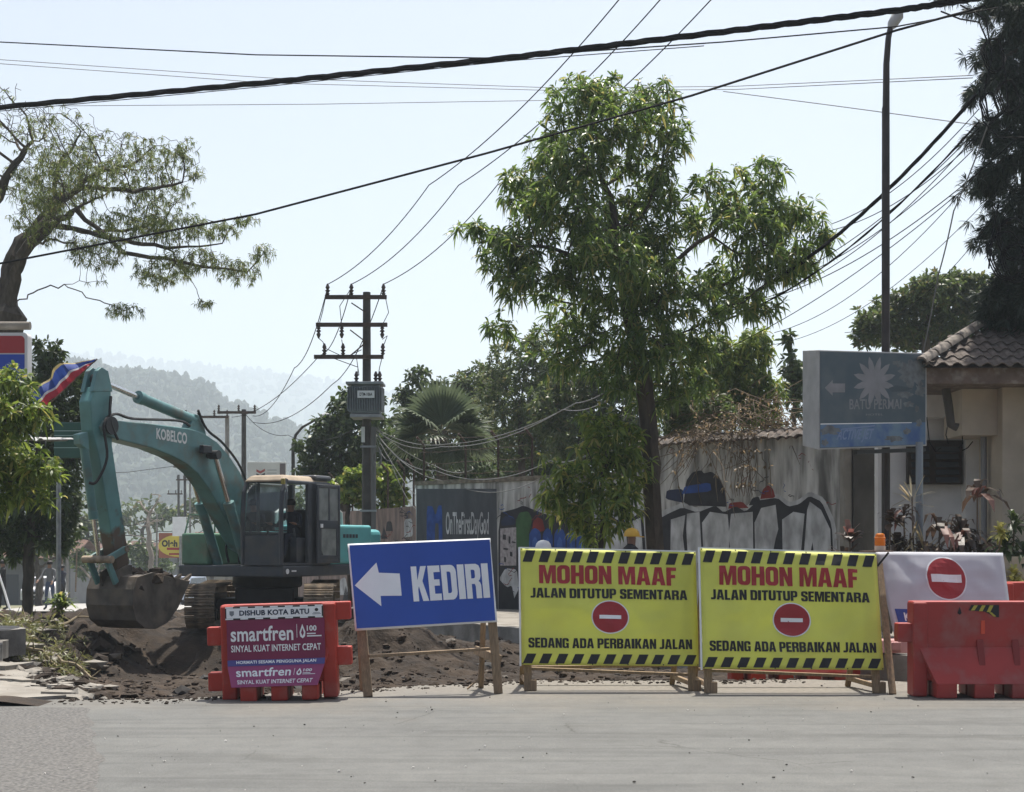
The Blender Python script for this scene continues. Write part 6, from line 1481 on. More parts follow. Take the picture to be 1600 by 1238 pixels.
for k in range(5):
    yy = BY-.42+.235*k; q = MB(); q.hexa([Vector(v) for v in ((3.42,yy-.05,.86),(3.5,yy-.05,.98),(3.5,yy+.05,.98),(3.42,yy+.05,.86),(3.12,yy-.03,1.1),(3.14,yy-.03,1.13),(3.14,yy+.03,1.13),(3.12,yy+.03,1.1))]); q.build('tooth', m_mud, bk)
q = MB(); r = random.Random(9)
for k in range(70):
    u = r.uniform(3.55,4.75); v = r.uniform(-.4,.48); hh = .8+.36*(1-((u-4.1)/.75)**2)*(1-(v/.6)**2)
    w_ = ex.matrix_basis if False else None
    q.blob((u, BY+v, .12+hh*r.uniform(.8,1.0)), r.uniform(.08,.2), k, .6, 1, (1.2,1,.8))
o = q.build('soil_load', m_soil, fix=False); o.location = EX; o.rotation_euler = (0,0,YAW); tag(o, 'dark soil heaped in the excavator bucket', 'soil', kind='stuff')
# hoses
for k, pts in enumerate(([(2.6,BY+.1,3.98),(3.0,BY+.12,4.06),(4.4,BY+.14,3.99),(5.0,BY+.2,4.03),(5.35,BY+.24,3.8),(5.3,BY+.27,3.2),(5.5,BY+.2,2.75),(5.62,BY+.12,2.72)],
                         [(.5,BY+.15,2.55),(1.0,BY+.2,3.22),(1.6,BY+.2,3.68),(2.1,BY+.15,3.95),(2.4,BY+.15,4.32)], [(.45,BY-.1,2.5),(.95,BY-.1,3.2),(1.5,BY-.1,3.66),(2.2,BY-.1,3.98),(2.55,BY-.05,4.3)],
                         [(5.1,BY+.19,4.35),(5.2,BY+.26,3.9),(5.0,BY+.27,3.55)], [(.95,BY+.3,1.25),(.8,BY+.2,1.7),(.6,BY+.2,1.9)], [(.98,BY+.15,1.2),(.9,BY+.1,1.9),(.7,BY+.1,2.2)], [(1.0,BY-.1,1.2),(.95,BY-.2,1.6),(.7,BY-.15,2.1)])):
    L_ = [Vector(p)+Vector((0,0,.12)) for p in pts]; sm = []
    for i in range(len(L_)-1):
        p0, p1, p2, p3 = L_[max(i-1,0)], L_[i], L_[i+1], L_[min(i+2,len(L_)-1)]
        for j in range(5):
            t = j/5; sm.append(.5*((2*p1)+(p2-p0)*t+(2*p0-5*p1+4*p2-p3)*t*t+(3*p1-p0-3*p2+p3)*t**3))
    q = MB(); q.tube(sm+[L_[-1]], .028, 6); q.build('hose', m_hose, ex, smooth=True)
# upper structure
q = MB(); q.bb(-2.15,1.42,-1.3,1.36,1.03,1.27); q.build('deck', m_cab, ex, bevel=.03)
q = MB(); q.bb(-2.2,-.5,.42,1.34,1.272,2.14); hood = q.build('side_cover', m_aqua, ex, bevel=.06, seg=3)
q = MB(); q.bb(-2.2,-.5,-1.28,.415,1.272,2.02); q.build('engine_hood', m_aqua, ex, bevel=.06, seg=3)
q = MB(); q.bb(-2.75,-2.21,-1.25,1.3,1.08,2.05); q.build('counterweight', m_aqua, ex, bevel=.12, seg=3)
fh = letter_by((-.8,1.342,1.98), (-1.9,1.342,1.98), (-1.9,1.342,1.4), (-.8,1.342,1.4))
for (u0, u1, v0, v1) in ((.12,.72,.78,.92),(.45,.72,.42,.52),(.3,.76,.24,.32)):
    for k in range(5): poly(fh, [(u0+(u1-u0)*(k+.06)/5, v0),(u0+(u1-u0)*(k+.86)/5, v0),(u0+(u1-u0)*(k+.86)/5, v1),(u0+(u1-u0)*(k+.06)/5, v1)], .003, m_cab, hood, 'worn_marking')
q = MB(); q.tube([(-.7,1.0,2.14),(-.72,1.0,2.4),(-.85,1.0,2.46),(-1.3,1.0,2.46),(-1.4,1.0,2.4),(-1.42,1.0,2.14)], .05, 8); q.bb(-1.36,-.78,.98,1.02,2.15,2.42); q.build('air_intake_guard', M('dusty_grey', (.42,.42,.4), .7), ex, smooth=True)
q = MB(); q.bb(.15,1.3,-1.32,-.62,1.272,1.95); q.build('tool_box', m_tealg, ex, bevel=.05, seg=3)
q = MB(); q.bb(-.45,.1,-1.25,-.55,1.272,2.2); q.build('fuel_tank', m_tealg, ex, bevel=.05, seg=3)
q = MB(); q.bb(-.4,.05,-1.2,-.6,2.205,2.3); q.build('tank_lid', m_roofc, ex, bevel=.02)
q = MB(); q.tube([(.2,-1.25,1.95),(.2,-1.25,2.35),(1.1,-1.25,2.35),(1.25,-1.25,1.95)], .02, 6); q.build('handrail', m_tealg, ex, smooth=True)
q = MB(); q.tube([(1.5,.95,1.21),(1.5,.95,1.18)], .001, 4)
# cab
cab = empty('cab', (0,0,0), 0, ex); cx0, cx1, cy0, cy1, cz0, cz1 = -.4,1.46,.34,1.36,1.275,3.13
def cpart(name, m, f_, bev=.02, par=cab):
    q = MB(); f_(q); return q.build(name, m, par, bevel=bev)
cpart('roof', m_roofc, lambda q: q.hexa([Vector(v) for v in ((cx0,cy0,cz1-.12),(cx1-.06,cy0,cz1-.12),(cx1-.06,cy1,cz1-.12),(cx0,cy1,cz1-.12),(cx0+.08,cy0+.1,cz1+.03),(cx1-.2,cy0+.1,cz1+.02),(cx1-.2,cy1-.12,cz1+.02),(cx0+.08,cy1-.12,cz1+.03))]), .05)
cpart('rear_hatch', m_cab, lambda q: q.bb(cx0-.04,cx0+.62,cy1-.5,cy1+.01,cz1-.06,cz1+.055), .05)
fx = lambda z: cx1-.10*max(0, (z-2.3)/.8)**2
for yy in (cy0+.035, cy1-.04):
    cpart('front_pillar', m_cab, lambda q: q.tube([(cx1-.02,yy,cz0),(cx1-.01,yy,2.3),(fx(2.8)-.02,yy,2.8),(cx1-.2,yy,cz1-.08)], .05, 8), 0)
for yy in (cy0+.035, cy1-.04):
    cpart('rear_pillar', m_cab, lambda q: q.bb(cx0,cx0+.1,yy-.04,yy+.04,cz0,cz1-.1))
cpart('middle_pillar', m_cab, lambda q: q.bb(.36,.5,cy1-.075,cy1+.004,cz0,cz1-.1))
cpart('front_lower_panel', m_cab, lambda q: q.bb(cx1-.05,cx1-.005,cy0+.07,cy1-.08,cz0,cz0+.62))
cpart('floor', m_cab, lambda q: q.bb(cx0,cx1,cy0,cy1,cz0+.004,cz0+.05), 0)
cpart('rear_panel', m_cab, lambda q: q.bb(cx0+.02,cx0+.06,cy0+.07,cy1-.08,cz0,cz0+.75))
cpart('inner_side_panel', m_cab, lambda q: q.bb(cx0+.1,cx1-.1,cy0+.01,cy0+.05,cz0,cz0+.7))
cpart('side_lower_panel', m_cab, lambda q: q.bb(cx0+.1,.36,cy1-.06,cy1-.01,cz0,cz1-.12))
cpart('roof_header', m_cab, lambda q: q.bb(cx0,cx1-.2,cy1-.06,cy1,cz1-.16,cz1-.09))
cpart('roof_header', m_cab, lambda q: q.bb(cx1-.24,cx1-.16,cy0+.05,cy1-.05,cz1-.15,cz1-.08))
cpart('inner_bar', m_cab, lambda q: q.bb(cx1-.6,cx1-.55,cy0+.02,cy0+.07,cz0+.7,cz1-.12))
gl = glassmat('cab_glass', (.9,.95,.94), .2)
q = MB(); zs = [cz0+.63,2.3,2.6,2.85,cz1-.14]
q.add([Vector((fx(z)-.02,yy,z)) for z in zs for yy in (cy0+.08,cy1-.09)], [(2*i,2*i+1,2*i+3,2*i+2) for i in range(4)]); q.build('windscreen', gl, cab, smooth=True)
q = MB(); q.add([Vector((x,cy0+.03,z)) for x, z in ((cx0+.1,cz0+.71),(cx1-.1,cz0+.71),(cx1-.22,cz1-.14),(cx0+.1,cz1-.14))], [(0,1,2,3)]); q.build('side_window', gl, cab)
q = MB(); q.add([Vector((cx0+.04,y,z)) for y, z in ((cy0+.08,cz0+.76),(cy1-.09,cz0+.76),(cy1-.09,cz1-.14),(cy0+.08,cz1-.14))], [(0,1,2,3)]); q.build('rear_window', gl, cab)
# door folded back against the cab side
dz0, dz1 = cz0+.03, cz1-.14
door = empty('door', (0,0,0), 0, ex); yd = cy1+.09
def ring(x0, x1, z0, z1, b, q, y=yd): q.bb(x0,x0+b,y-.025,y+.025,z0,z1); q.bb(x1-b,x1,y-.025,y+.025,z0,z1); q.bb(x0+b,x1-b,y-.024,y+.024,z0,z0+b); q.bb(x0+b,x1-b,y-.024,y+.024,z1-b,z1)
q = MB(); ring(-.62,.30,dz0,dz1,.075,q); q.bb(-.545,.225,yd-.023,yd+.023,dz0+.74,dz0+.92); q.bb(-.545,.225,yd-.022,yd+.022,dz0+.07,dz0+.17); q.bb(-.21,-.16,yd-.022,yd+.022,dz0+.92,dz1-.07); q.bb(-.545,-.47,yd-.0215,yd+.0215,dz0+.1,dz0+.8); q.bb(.13,.225,yd-.0215,yd+.0215,dz0+.1,dz0+.8)
q.build('door_frame', m_cab, door, bevel=.012)
dg_ = M('dusty_glass', (.16,.18,.175), .25, n=(4,.3), c2=(.25,.27,.26))
for (x0, x1, z0, z1) in ((-.545,-.21,dz0+.92,dz1-.07), (-.16,.225,dz0+.92,dz1-.07)):
    q = MB(); q.bb(x0,x1,yd-.006,yd+.006,z0,z1); q.build('pane', dg_, door)
q = MB(); q.prism([(-.47,.17),(-.4,.17),(.05,.17),(.13,.3),(.13,.74),(-.47,.74)], lambda u, v, d: Vector((u, d, dz0+v)), yd-.006, yd+.006); q.build('pane', dg_, door)
q = MB(); q.bb(.12,.2,yd+.026,yd+.05,dz0+.76,dz0+.84); q.build('door_latch', m_white, door)
q = MB(); q.tube([(cx1-.02,cy1+.03,2.2),(cx1,cy1+.1,2.25),(cx1,cy1+.1,2.85),(cx1-.08,cy1+.03,2.95)], .016, 6); q.build('grab_rail', m_cab, ex, smooth=True)
q = MB(); q.bb(cx1+.0,cx1+.06,cy1+.0,cy1+.08,2.94,3.06); q.build('cab_lamp', M('lamp_yellow', (.3,.25,.06), .5), ex, bevel=.01)
q = MB(); q.lathe([(.005,-.01),(.11,-.01),(.11,.01),(.005,.01)], 16); mm_ = q.build('mirror', m_dark, ex, smooth=True); mm_.location = (.15,cy0-.3,2.55); mm_.rotation_euler = (0,R(90),R(20)); mm_.scale = (1.6,1,1)
q = MB(); q.cyl((1.28,1.362,1.15), (1.28,1.372,1.15), .055, 14); q.bb(.95,1.12,1.361,1.368,1.14,1.17); q.build('round_reflector', m_white, ex)
q = MB(); q.bb(.0,.5,.58,1.1,1.33,1.72); q.bb(-.08,.06,.58,1.1,1.72,2.45); q.build('seat', M('seat_fabric', (.05,.05,.05), .9), ex, bevel=.05)
for yy in (.5,1.16):
    q = MB(); q.bb(.2,.75,yy-.08,yy+.08,1.33,1.85); q.tube([(.68,yy,1.85),(.74,yy,2.05)], .025, 6); q.build('control_console', m_cab, ex, bevel=.02)
# operator
opJ = {'pelvis':((0,0,.12),(.15,.12)),'spine':((0,.02,.32),(.14,.11)),'chest':((0,.06,.53),(.17,.11)),'neck':((0,.09,.67),.055),'head':((0,.12,.78),(.08,.095)),'crown':((0,.115,.87),(.065,.075))}
for s, k in (('L',-1),('R',1)):
    opJ['sh'+s] = ((k*.2,.06,.58),.065); opJ['el'+s] = ((k*.29,.18,.34),.048); opJ['wr'+s] = ((k*.3,.42,.38),.034); opJ['ha'+s] = ((k*.3,.5,.4),(.04,.03))
    opJ['hi'+s] = ((k*.1,.05,.1),.095); opJ['kn'+s] = ((k*.15,.48,.12),.068); opJ['an'+s] = ((k*.15,.6,-.3),.045); opJ['to'+s] = ((k*.15,.74,-.34),(.045,.035))
mw = Matrix.Translation(EX) @ Matrix.Rotation(YAW, 4, 'Z')
person('person', mw @ Vector((.25,.84,1.76)), YAW-pi/2, opJ, [navy, navy, skin, shoe_m], 'excavator operator in dark uniform seated in the cab', reg)
# turntable and tracks
q = MB(); q.lathe([(.72,.78),(.75,.82),(.75,1.02),(.7,1.03)], 26); q.build('slew_ring', m_dark, ex, smooth=True)
UY = atan2(-.997,.08)-YAW
car = empty('undercarriage', (0,0,0), UY, ex)
q = MB(); q.bb(-.75,.75,-.62,.62,.38,.78); q.hexa([Vector(v) for v in ((-.6,-1.1,.3),(.6,-1.1,.3),(.6,1.1,.3),(-.6,1.1,.3),(-.5,-1.0,.55),(.5,-1.0,.55),(.5,1.0,.55),(-.5,1.0,.55))]); q.build('centre_frame', m_dark, car, bevel=.03)
sh = MB(); sh.bb(-.085,.085,-.3,.3,-.012,.012)
for xx in (-.06,0,.06): sh.bb(xx-.008,xx+.008,-.299,.299,.0125,.04)
shoe_mesh = sh.mesh('shoe', m_mud)
for sd_ in (-1, 1):
    tr = empty('track', (0, sd_*1.2, 0), UY, ex)
    tr.location = Matrix.Rotation(UY, 3, 'Z') @ Vector((0, sd_*1.2, 0))
    Rr, hw, zc = .42, 1.62, .44; per = 4*hw+2*pi*Rr; N_ = 48
    q = MB(); q.bb(-hw,hw,-.16,.16,.3,.62); q.build('track_frame', m_dark, tr, bevel=.03)
    for xx, nm in ((hw,'idler'),(-hw,'sprocket')):
        q = MB(); q.cyl((xx,-.12,zc), (xx,.12,zc), Rr-.06, 20); q.cyl((xx,-.2,zc), (xx,.2,zc), .14, 14); q.build(nm, m_mud, tr, smooth=True)
    for k in range(6):
        q = MB(); q.cyl((-hw+.5+k*.45,-.13,.16), (-hw+.5+k*.45,.13,.16), .1, 12); q.build('roller', m_dark, tr, smooth=True)
    for k in range(N_):
        d = per*k/N_
        if d < 2*hw: x, z, a = -hw+d, zc+Rr+.0, 0
        elif d < 2*hw+pi*Rr: t = (d-2*hw)/Rr; x, z, a = hw+Rr*sin(t), zc+Rr*cos(t), t
        elif d < 4*hw+pi*Rr: x, z, a = hw-(d-2*hw-pi*Rr), zc-Rr, pi
        else: t = (d-4*hw-pi*Rr)/Rr; x, z, a = -hw-Rr*sin(t), zc-Rr*cos(t), pi+t
        if a == 0: z -= .05*sin(pi*d/(2*hw))
        o = mkobj('shoe', shoe_mesh, tr); o.location = (x, 0, z); o.rotation_euler = (0, a, 0)
tag(ex, 'teal crawler excavator with charcoal cab, its bucket full of soil', 'excavator')

# ------------------------------------------------------------------ left side: shop sign, awning, flag, street things
def shop_sign():
    s = 95; root = empty('shop_sign', P(0,0,s)); root.location.z = 0; o0 = Vector(root.location); C = lambda x, y, d=0: P(x, y, s)-o0+Vector((0,d,0))
    def rr(x0, x1, y0, y1, rad_, n=5):
        out = []
        for cx_, cy_, a0 in ((x1-rad_,y0+rad_,0),(x0+rad_,y0+rad_,90),(x0+rad_,y1-rad_,180),(x1-rad_,y1-rad_,270)):
            for k in range(n+1): a = R(a0+90*k/n); out.append((cx_+rad_*cos(a), cy_-rad_*sin(a)))
        return out
    m_b = M('sign_white', (.6,.6,.6), .5)
    q = MB(); q.prism(rr(-70,43,520,648,6), lambda u, v, d: C(u, v, d), 0, .22); q.build('cabinet', m_b, root)
    q = MB(); q.prism([(-66,552),(38.5,552),(38.5,530),(36,526),(33,525),(-66,525)], lambda u, v, d: C(u, v, d), -.006, -.001); q.build('red_field', M('sign_red', (.33,.03,.035), .45), root)
    q = MB(); q.prism([(-66,554),(38.5,554),(38.5,600),(-66,600)], lambda u, v, d: C(u, v, d), -.006, -.001); q.build('blue_field', M('sign_blue', (.02,.06,.36), .45), root)
    q = MB(); q.tube([C(-40,648,.11), Vector((C(-40,0).x,.11,0))], .06, 8); q.build('post', m_steel, root, smooth=True)
    q = MB(); q.tube([C(-70,505,.3), C(38,505,.3)], .07, 10); q.build('roof_beam', m_conclt, root, smooth=True)
    tag(root, 'red and blue shop sign with white rounded border', 'sign')
shop_sign()
def awning():
    s = 99; root = empty('awning', P(-30,0,s)); root.location.z = 0; o0 = Vector(root.location); a = P(-90,683,s)-o0; b = P(68,687,s)-o0; n_ = 60; vs = []; fs = []
    for j in range(2):
        for i in range(n_+1):
            p = a.lerp(b, i/n_)+Vector((0, j*1.6, j*.12+.025*sin(i/n_*2*pi*9.5))); vs.append(p[:])
    for i in range(n_): fs.append((i, i+1, n_+1+i+1, n_+1+i))
    me = bpy.data.meshes.new('roof_sheet'); me.from_pydata(vs, [], fs); setmats(me, M('zinc_sheet', (.45,.45,.44), .5, .3, n=(3,.3))); o = mkobj('roof_sheet', me, root); md = o.modifiers.new('t', 'SOLIDIFY'); md.thickness = .012
    q = MB(); q.bar(a+Vector((0,.1,-.06)), b+Vector((0,.1,-.06)), .05, .08); q.build('front_rail', m_dark, root); q = MB(); q.bar((a.x-.3,.1+a.y,a.z-.05), (a.x-.3,.1+a.y,0), .06,.06); q.build('post', m_dark, root)
    tag(root, 'corrugated zinc awning under the mango branches', 'awning')
awning()
def flag():
    s = 90; tip = P(152,561,s); root = empty('flag', P(30,668,s)); o0 = Vector(root.location); nu, nv = 26, 9
    bot = [(0,(44,657)),(.5,(100,609)),(1,(150,562.5))]; top = [(0,(34,628)),(.35,(68,596)),(.6,(92,570)),(.8,(112,566)),(1,(149,561.5))]
    def ip(t, L_):
        for (a, p), (b, q_) in zip(L_, L_[1:]):
            if t <= b: k = (t-a)/(b-a); return (p[0]+(q_[0]-p[0])*k, p[1]+(q_[1]-p[1])*k)
        return L_[-1][1]
    mb = MB(); vs = []
    for j in range(nv+1):
        for i in range(nu+1):
            a, b = ip(i/nu, bot), ip(i/nu, top); v = j/nv; x, y = a[0]+(b[0]-a[0])*v, a[1]+(b[1]-a[1])*v
            p = P(x, y, s)-o0; p.y += .10*sin(i*.55+v*2.2)*(v+.15)+.05*sin(i*1.3); vs.append(p)
    for j in range(nv):
        mb.cur = (0,0,0,1,2,2,2,2,3,3)[j]
        mb.add(vs if j == 0 else [], [(j*(nu+1)+i, j*(nu+1)+i+1, (j+1)*(nu+1)+i+1, (j+1)*(nu+1)+i) for i in range(nu)]) if j == 0 else [mb.f.append((j*(nu+1)+i, j*(nu+1)+i+1, (j+1)*(nu+1)+i+1, (j+1)*(nu+1)+i)) or mb.m.append(mb.cur) for i in range(nu)]
    o = mb.build('flag_cloth', [M('flag_red', (.36,.03,.05), .8, trans=.25), M('flag_white', (.5,.5,.52), .8, trans=.25), M('flag_blue', (.025,.06,.26), .8, trans=.25), M('flag_yellow', (.36,.3,.14), .8, trans=.25)], root, smooth=True, fix=False)
    q = MB(); q.tube([P(14,690,s)-o0, tip-o0], [.018,.01], 6); q.build('flag_pole', m_twig, root, smooth=True)
    tag(root, 'red, blue and yellow flag blowing on a slanted stick', 'flag')
flag()
q = MB(); q.tube([(0,0,0),(0,0,.1)], .1, 4)
def board(name, px0, px1, py0, py1, s, m, label, cat, posts=(), post_m=m_steel, th=.12):
    c = P((px0+px1)/2, 0, s); c.z = zbase(c.y); root = empty(name, c); o0 = Vector(c); a = P(px0, py1, s)-o0; b = P(px1, py0, s)-o0
    q = MB(); q.bb(a.x, b.x, a.y, a.y+th, a.z, b.z); pn = q.build('panel', m, root, bevel=.02)
    for x in posts:
        X = (P(x, 0, s)-o0).x; q = MB(); q.tube([(X,a.y+th+.06,-.2),(X,a.y+th+.06,b.z-.05)], .06, 8); q.build('post', post_m, root, smooth=True)
    tag(root, label, cat); fn = letter_by((a.x,a.y,b.z), (b.x,a.y,b.z), (b.x,a.y,a.z), (a.x,a.y,a.z)); return root, pn, fn
gs, pn, fn = board('green_sign', 84, 128, 660, 716, 66, M('sign_green', (.015,.085,.062), .5, n=(2,.2)), 'green road sign partly hidden by the excavator arm', 'sign', (88,))
for v in (.28,.62,.75): poly(fn, [(0,v),(1,v),(1,v+.02),(0,v+.02)], .004, M('sign_pale', (.3,.42,.4), .6), pn, 'line')
bb_, pn, fn = board('billboard', 386, 447, 722, 770, 30, M('billboard_white', (.55,.56,.54), .7, n=(1,.15)), 'pale billboard with striped logo above the excavator cab', 'billboard', (392,440))
for k in range(3): poly(fn, [(.24,.42+.13*k),(.34,.36+.13*k),(.46,.44+.13*k),(.46,.52+.13*k),(.34,.44+.13*k),(.24,.5+.13*k)], .01, M('logo_red', (.3,.06,.05), .7) if k != 1 else m_dark, pn, 'logo_stripe')
for k in range(3): poly(fn, [(.52,.52+.1*k),(.76,.52+.1*k),(.76,.55+.1*k),(.52,.55+.1*k)], .01, M('billboard_grey', (.3,.31,.31), .7), pn, 'small_print')
poly(fn, [(.84,.45),(.98,.45),(.98,.95),(.84,.95)], .01, M('logo_dark', (.12,.1,.1), .7), pn, 'logo')
def oval_sign():
    s = 25; c = P(283, 0, s); c.z = zbase(c.y); root = empty('oval_sign', c); o0 = Vector(c); C = lambda x, y, d=0: P(x, y, s)-o0+Vector((0,d,0))
    q = MB(); q.prism([(248,833),(316,833),(316,872),(248,872)], lambda u, v, d: C(u, v, d), 0, .2); q.build('backing', M('sign_rust', (.30,.10,.06), .7), root)
    ov = [(281+33*cos(2*pi*k/28)*(1 if abs(cos(2*pi*k/28)) < .8 else 1), 853+17.5*sin(2*pi*k/28)) for k in range(28)]
    q = MB(); q.prism(ov, lambda u, v, d: C(u, v, d), -.08, -.01); pn = q.build('oval_panel', M('sign_yellow', (.6,.5,.07), .6), root)
    fn = letter_by(C(248,835,-.08), C(314,835,-.08), C(314,871,-.08), C(248,871,-.08))
    write(fn, 'Oleh', .08,.45,.45,.75,.012, m_black, pn, .05); write(fn, 'Oleh', .58,.95,.45,.75,.012, m_black, pn, .05)
    poly(fn, [(.2,.32),(.8,.3),(.8,.42),(.2,.42)], .011, m_redp, pn, 'red_line'); poly(fn, [(.25,.1),(.7,.1),(.7,.05),(.8,.14),(.7,.23),(.7,.18),(.25,.18)], .011, m_redp, pn, 'arrow')
    q = MB(); q.tube([C(283.5,890,-.25)-Vector((0,0,(C(283.5,890)).z)), C(283.5,810,-.25)], .09, 8); q.build('post', m_steel, root, smooth=True)
    q = MB(); a = C(272,838,-.4); b = C(293,808,-.4); q.bb(a.x, b.x, a.y-.05, a.y+.05, a.z, b.z); q.build('blank_board', m_white, root)
    tag(root, 'yellow oval shop sign with a blank white board on its post', 'sign')
oval_sign()
# slim poles, ladder and sticks
def stick(name, a, b, r_, m, lab, cat):
    a, b = P(*a), P(*b); q = MB(); q.tube([Vector((0,0,0)), (b-a)*.5+Vector((.01,0,0)), b-a], [r_, r_*.95, r_*.85], 8); o = q.build(name, m, smooth=True); o.location = a; tag(o, lab, cat)
stick('concrete_post', (43,960,46), (43,830,46), .085, m_cpole, 'slim grey concrete post among the people', 'post')
stick('leaning_stick', (17,958,47), (-4,890,47), .04, m_white, 'white stick leaning at the picture edge', 'stick')
stick('white_pipe', (105,925,34), (105,852,34), .06, m_cpole, 'pale upright pipe beside the ladder', 'pipe')
stick('thin_post', (118,925,33), (120,858,33), .04, m_twig, 'thin dark upright post next to the pale pipe', 'post')
ld = empty('ladder', P(90,925,35)); o0 = Vector(ld.location)
for x0, x1 in ((89,93),(94,99)):
    q = MB(); q.tube([P(x0,925,35)-o0, P(x1,852,35)-o0], .035, 6); q.build('rail', m_twig, ld, smooth=True)
for k in range(9):
    t = (k+.5)/9; y = 925-73*t; q = MB(); q.tube([P(89+4*t,y,35)-o0, P(94+5*t,y,35)-o0], .025, 5); q.build('rung', m_twig, ld)
tag(ld, 'bamboo ladder standing against the dark trees', 'ladder')
# cars
def car_(loc, rz, paint_, lab, name='parked_car'):
    root = empty(name, loc, rz)
    prof = [(-2.2,.35),(-2.25,.75),(-2.15,1.0),(-1.1,1.12),(-.45,1.62),(.9,1.7),(1.9,1.66),(2.15,1.05),(2.2,.6),(2.15,.35)]
    q = MB(); q.prism([(u, v) for u, v in prof], lambda u, v, d: Vector((d*(1-.16*max(0,(v-1.05)/.65)), u, v)), -.88,.88); bd = q.build('body', paint_, root, bevel=.06, seg=3)
    dk = M('car_glass', (.02,.025,.03), .12)
    q = MB(); q.add([Vector(v) for v in ((-.72,-1.075,1.16),(.72,-1.075,1.16),(.64,-.52,1.58),(-.64,-.52,1.58))], [(0,1,2,3)]); o = q.build('windscreen', dk, root); o.location = (0,-.035,.035)
    for sg_ in (-1,1):
        q = MB(); q.add([Vector((sg_*x, y, z)) for x, y, z in ((.885,-.85,1.14),(.885,1.75,1.14),(.79,1.7,1.55),(.79,-.4,1.55))], [(0,1,2,3)]); q.build('side_window', dk, root)
        q = MB(); q.bb(sg_*.52, sg_*.84, -2.275,-2.2,.74,.92); q.build('headlight', M('headlight', (.7,.72,.75), .15), root, bevel=.02)
        q = MB(); q.bb(sg_*.9, sg_*1.06, -.95,-.83,1.1,1.22); q.build('mirror', paint_, root, bevel=.02)
        for y in (-1.4,1.4):
            q = MB(); q.cyl((sg_*.7,y,.33), (sg_*.9,y,.33), .33, 20); wl = q.build('wheel', M('tyre', (.015,.015,.015), .8), root, smooth=True); q = MB(); q.cyl((sg_*.895,y,.33), (sg_*.91,y,.33), .2, 14); q.build('rim', m_steel, wl)
    q = MB(); q.bb(-.5,.5,-2.285,-2.22,.7,.86); q.build('grille', m_dark, root); q = MB(); q.bb(-.26,.26,-2.3,-2.25,.48,.6); q.build('number_plate', m_black, root); q = MB(); q.bb(-.86,.86,-2.29,-2.1,.36,.5); q.build('bumper', paint_, root, bevel=.03)
    tag(root, lab, 'car'); return root
wp = M('white_car_paint', (.6,.6,.6), .3); p = P(70, 0, 26); p.z = zbase(p.y)+.03
car_(p, R(4), wp, 'white car facing us beyond the people')
p = P(283, 0, 27); p.z = zbase(p.y)+.03
car_(p, R(-10), M('silver_car_paint', (.35,.4,.5), .3), 'silver blue car half hidden behind the track and bucket')
# far shop houses
def shop(px0, px1, py0, s, mw_, lab, dep=7):
    c = P((px0+px1)/2, 0, s); c.z = zbase(c.y)-.3; root = empty('shop_house', c); W_ = (px1-px0)/s; H_ = (P(0,py0,s)).z-c.z
    q = MB(); q.bb(-W_/2,W_/2,0,dep,0,H_); q.build('wall', mw_, root)
    q = MB(); h = W_/2+.4; q.add([Vector(v) for v in ((-h,-.7,H_-.2),(h,-.7,H_-.2),(h,dep/2,H_+1.2),(-h,dep/2,H_+1.2),(-h,dep+.4,H_-.2),(h,dep+.4,H_-.2))], [(0,1,2,3),(3,2,5,4)]); rf = q.build('roof', M('far_roof', (.13,.07,.05), .9, n=(1,.4)), root, fix=False); rf.modifiers.new('t','SOLIDIFY').thickness = .12
    n_ = max(2, int(W_/2.4))
    for k in range(n_):
        x = -W_/2+W_*(k+.5)/n_
        q = MB(); q.bb(x-.8,x+.8,-.05,.02,.3,2.5); q.build('shutter', M('far_shutter', (.05,.055,.065), .7), root)
        if H_ > 4.5:
            q = MB(); q.bb(x-.5,x+.5,-.05,.02,3.2,4.3); wf = q.build('window', M('far_window', (.05,.06,.07), .3), root); q = MB(); q.bb(x-.6,x+.6,-.12,.0,3.1,3.19); q.build('sill', m_conclt, wf)
    tag(root, lab, 'shop')
shop(-20, 110, 868, 21, M('far_wall_grey', (.16,.165,.17), .9, n=(.6,.3)), 'low grey shop behind the parked white car')
shop(112, 200, 862, 14, M('far_wall_blue', (.10,.115,.135), .9, n=(.6,.3)), 'dim bluish shop behind the excavator arm')  # block for the dark street; the shade is put into its wall colour
shop(205, 262, 866, 15, M('far_wall_dark', (.09,.095,.105), .9, n=(.6,.3)), 'dark shop front at the bend beyond the bucket')  # street shade put into this wall colour too
shop(300, 390, 850, 16, M('far_wall_cream', (.28,.26,.22), .9, n=(.6,.3)), 'cream shop behind the excavator tracks')
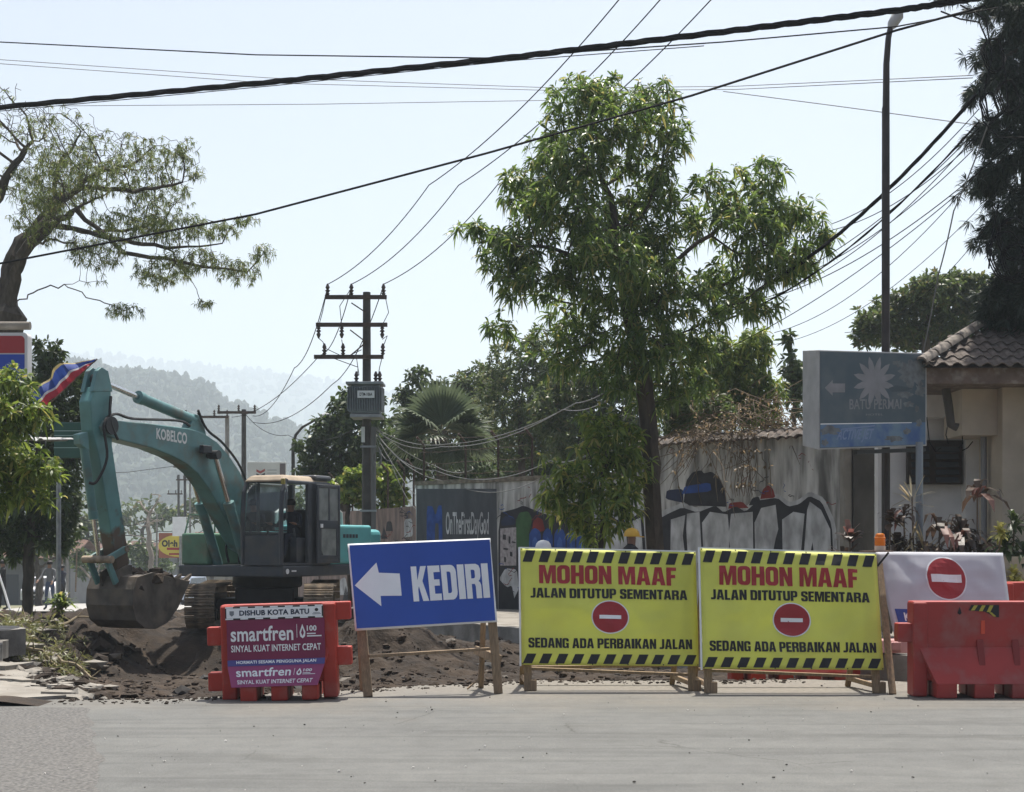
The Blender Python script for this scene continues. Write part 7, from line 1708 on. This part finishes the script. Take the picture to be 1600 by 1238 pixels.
# cut branches on the bank
def bank_z(x, y): return max(dirt_z(x, y), .03 if (y < 18.8 and x < -6) else -9)
br = [((0,962),(150,985),92,'long pale branch lying along the bank edge'),((10,985),(120,1008),98,'bent branch lying at the trench lip'),((-10,940),(70,952),84,'short straight branch near the people'),((40,1000),(95,960),96,'branch leaning up from the trench lip'),((60,940),(140,962),86,'thin twiggy branch on the rubble heap'),((90,990),(160,958),94,'crooked branch pointing at the bucket')]
r = random.Random(13)
for (a, b, s, lab) in br:
    A_, B_ = P(*a, s), P(*b, s+r.uniform(-4,4)); A_.z = bank_z(A_.x, A_.y)+.06; B_.z = bank_z(B_.x, B_.y)+.12; pts = []
    for k in range(9):
        p = A_.lerp(B_, k/8)+Vector((0,r.gauss(0,.04),abs(r.gauss(0,.05)))); p.z = max(p.z, bank_z(p.x, p.y)+.03); pts.append(p-A_)
    q = MB(); q.tube(pts, [.04-.003*k for k in range(9)], 6)
    for k in (3,5,6): q.tube([pts[k], pts[k]+Vector((r.uniform(-.2,.2), r.uniform(-.2,.2), r.uniform(.1,.35)))], [.014,.006], 4)
    o = q.build('cut_branch', M('cut_wood', (.26,.21,.13), .9, n=(6,.4)), smooth=True); o.location = A_; tag(o, lab, 'branch', 'cut branches on the bank')
pts = []; ds = []
for k in range(300):
    x = r.uniform(-10,140); y = r.uniform(925,1000)-.15*x*(r.random() < .5); s = 84+r.random()*16; p = P(x, y, s); z = bank_z(p.x, p.y); p.z = z+.02+.16*r.random()**2*(1.4 if x < 110 else .6); pts.append(p); ds.append(Vector((r.gauss(0,1), r.gauss(0,1), r.gauss(.2,.5))).normalized())
V, T, Q = leaves(pts, ds, 9, .2, .022, .5, .7, 77)
o = mkobj('cut_foliage', np_mesh('cut_foliage', V, T, Q, leafmat('wilting_leaf', (.09,.11,.03), (.19,.19,.07), trans=.35))); tag(o, 'wilting cut leaves heaped on the bank', 'foliage', kind='stuff')
# shrubs on the rubble heap
blade_plant(92, 960, 935, 80, 26, .28, .05, L_bright, 'bright green weeds sprouting on the rubble heap', 121, bend=.6, el=(0,80), name='weed_clump')
q = MB()
for k in range(60):
    x = r.uniform(-8.8,-7.3); y = r.uniform(23,29); z = dirt_z(x, y); q.cur = int(r.random() < .55); q.blob((x, y, z+.03), r.uniform(.05,.22), k+70, .8, 1, (1.3,1,.6))
o = q.build('rubble', [m_conclt, m_soil], fix=False); tag(o, 'broken concrete and soil lumps on the bank beyond the bucket', 'rubble', kind='stuff')

# ------------------------------------------------------------------ air
q = MB(); q.bb(-3900,3900,-220,4200,-13,470)
hz = q.build('haze', None) if False else None
me = q.mesh('haze', M('tmp', (1,1,1))); me.materials.clear()
hm = bpy.data.materials.new('haze_air'); hm.use_nodes = True; t = hm.node_tree; t.nodes.clear(); out = t.nodes.new('ShaderNodeOutputMaterial'); pv_ = t.nodes.new('ShaderNodeVolumePrincipled')
pv_.inputs['Color'].default_value = (.76,.86,.95,1); pv_.inputs['Density'].default_value = .00055; pv_.inputs['Density Attribute'].default_value = ''; pv_.inputs['Anisotropy'].default_value = .3
t.links.new(pv_.outputs[0], out.inputs['Volume']); me.materials.append(hm); o = mkobj('haze', me); tag(o, 'pale dry haze filling the valley air', 'haze', kind='stuff')
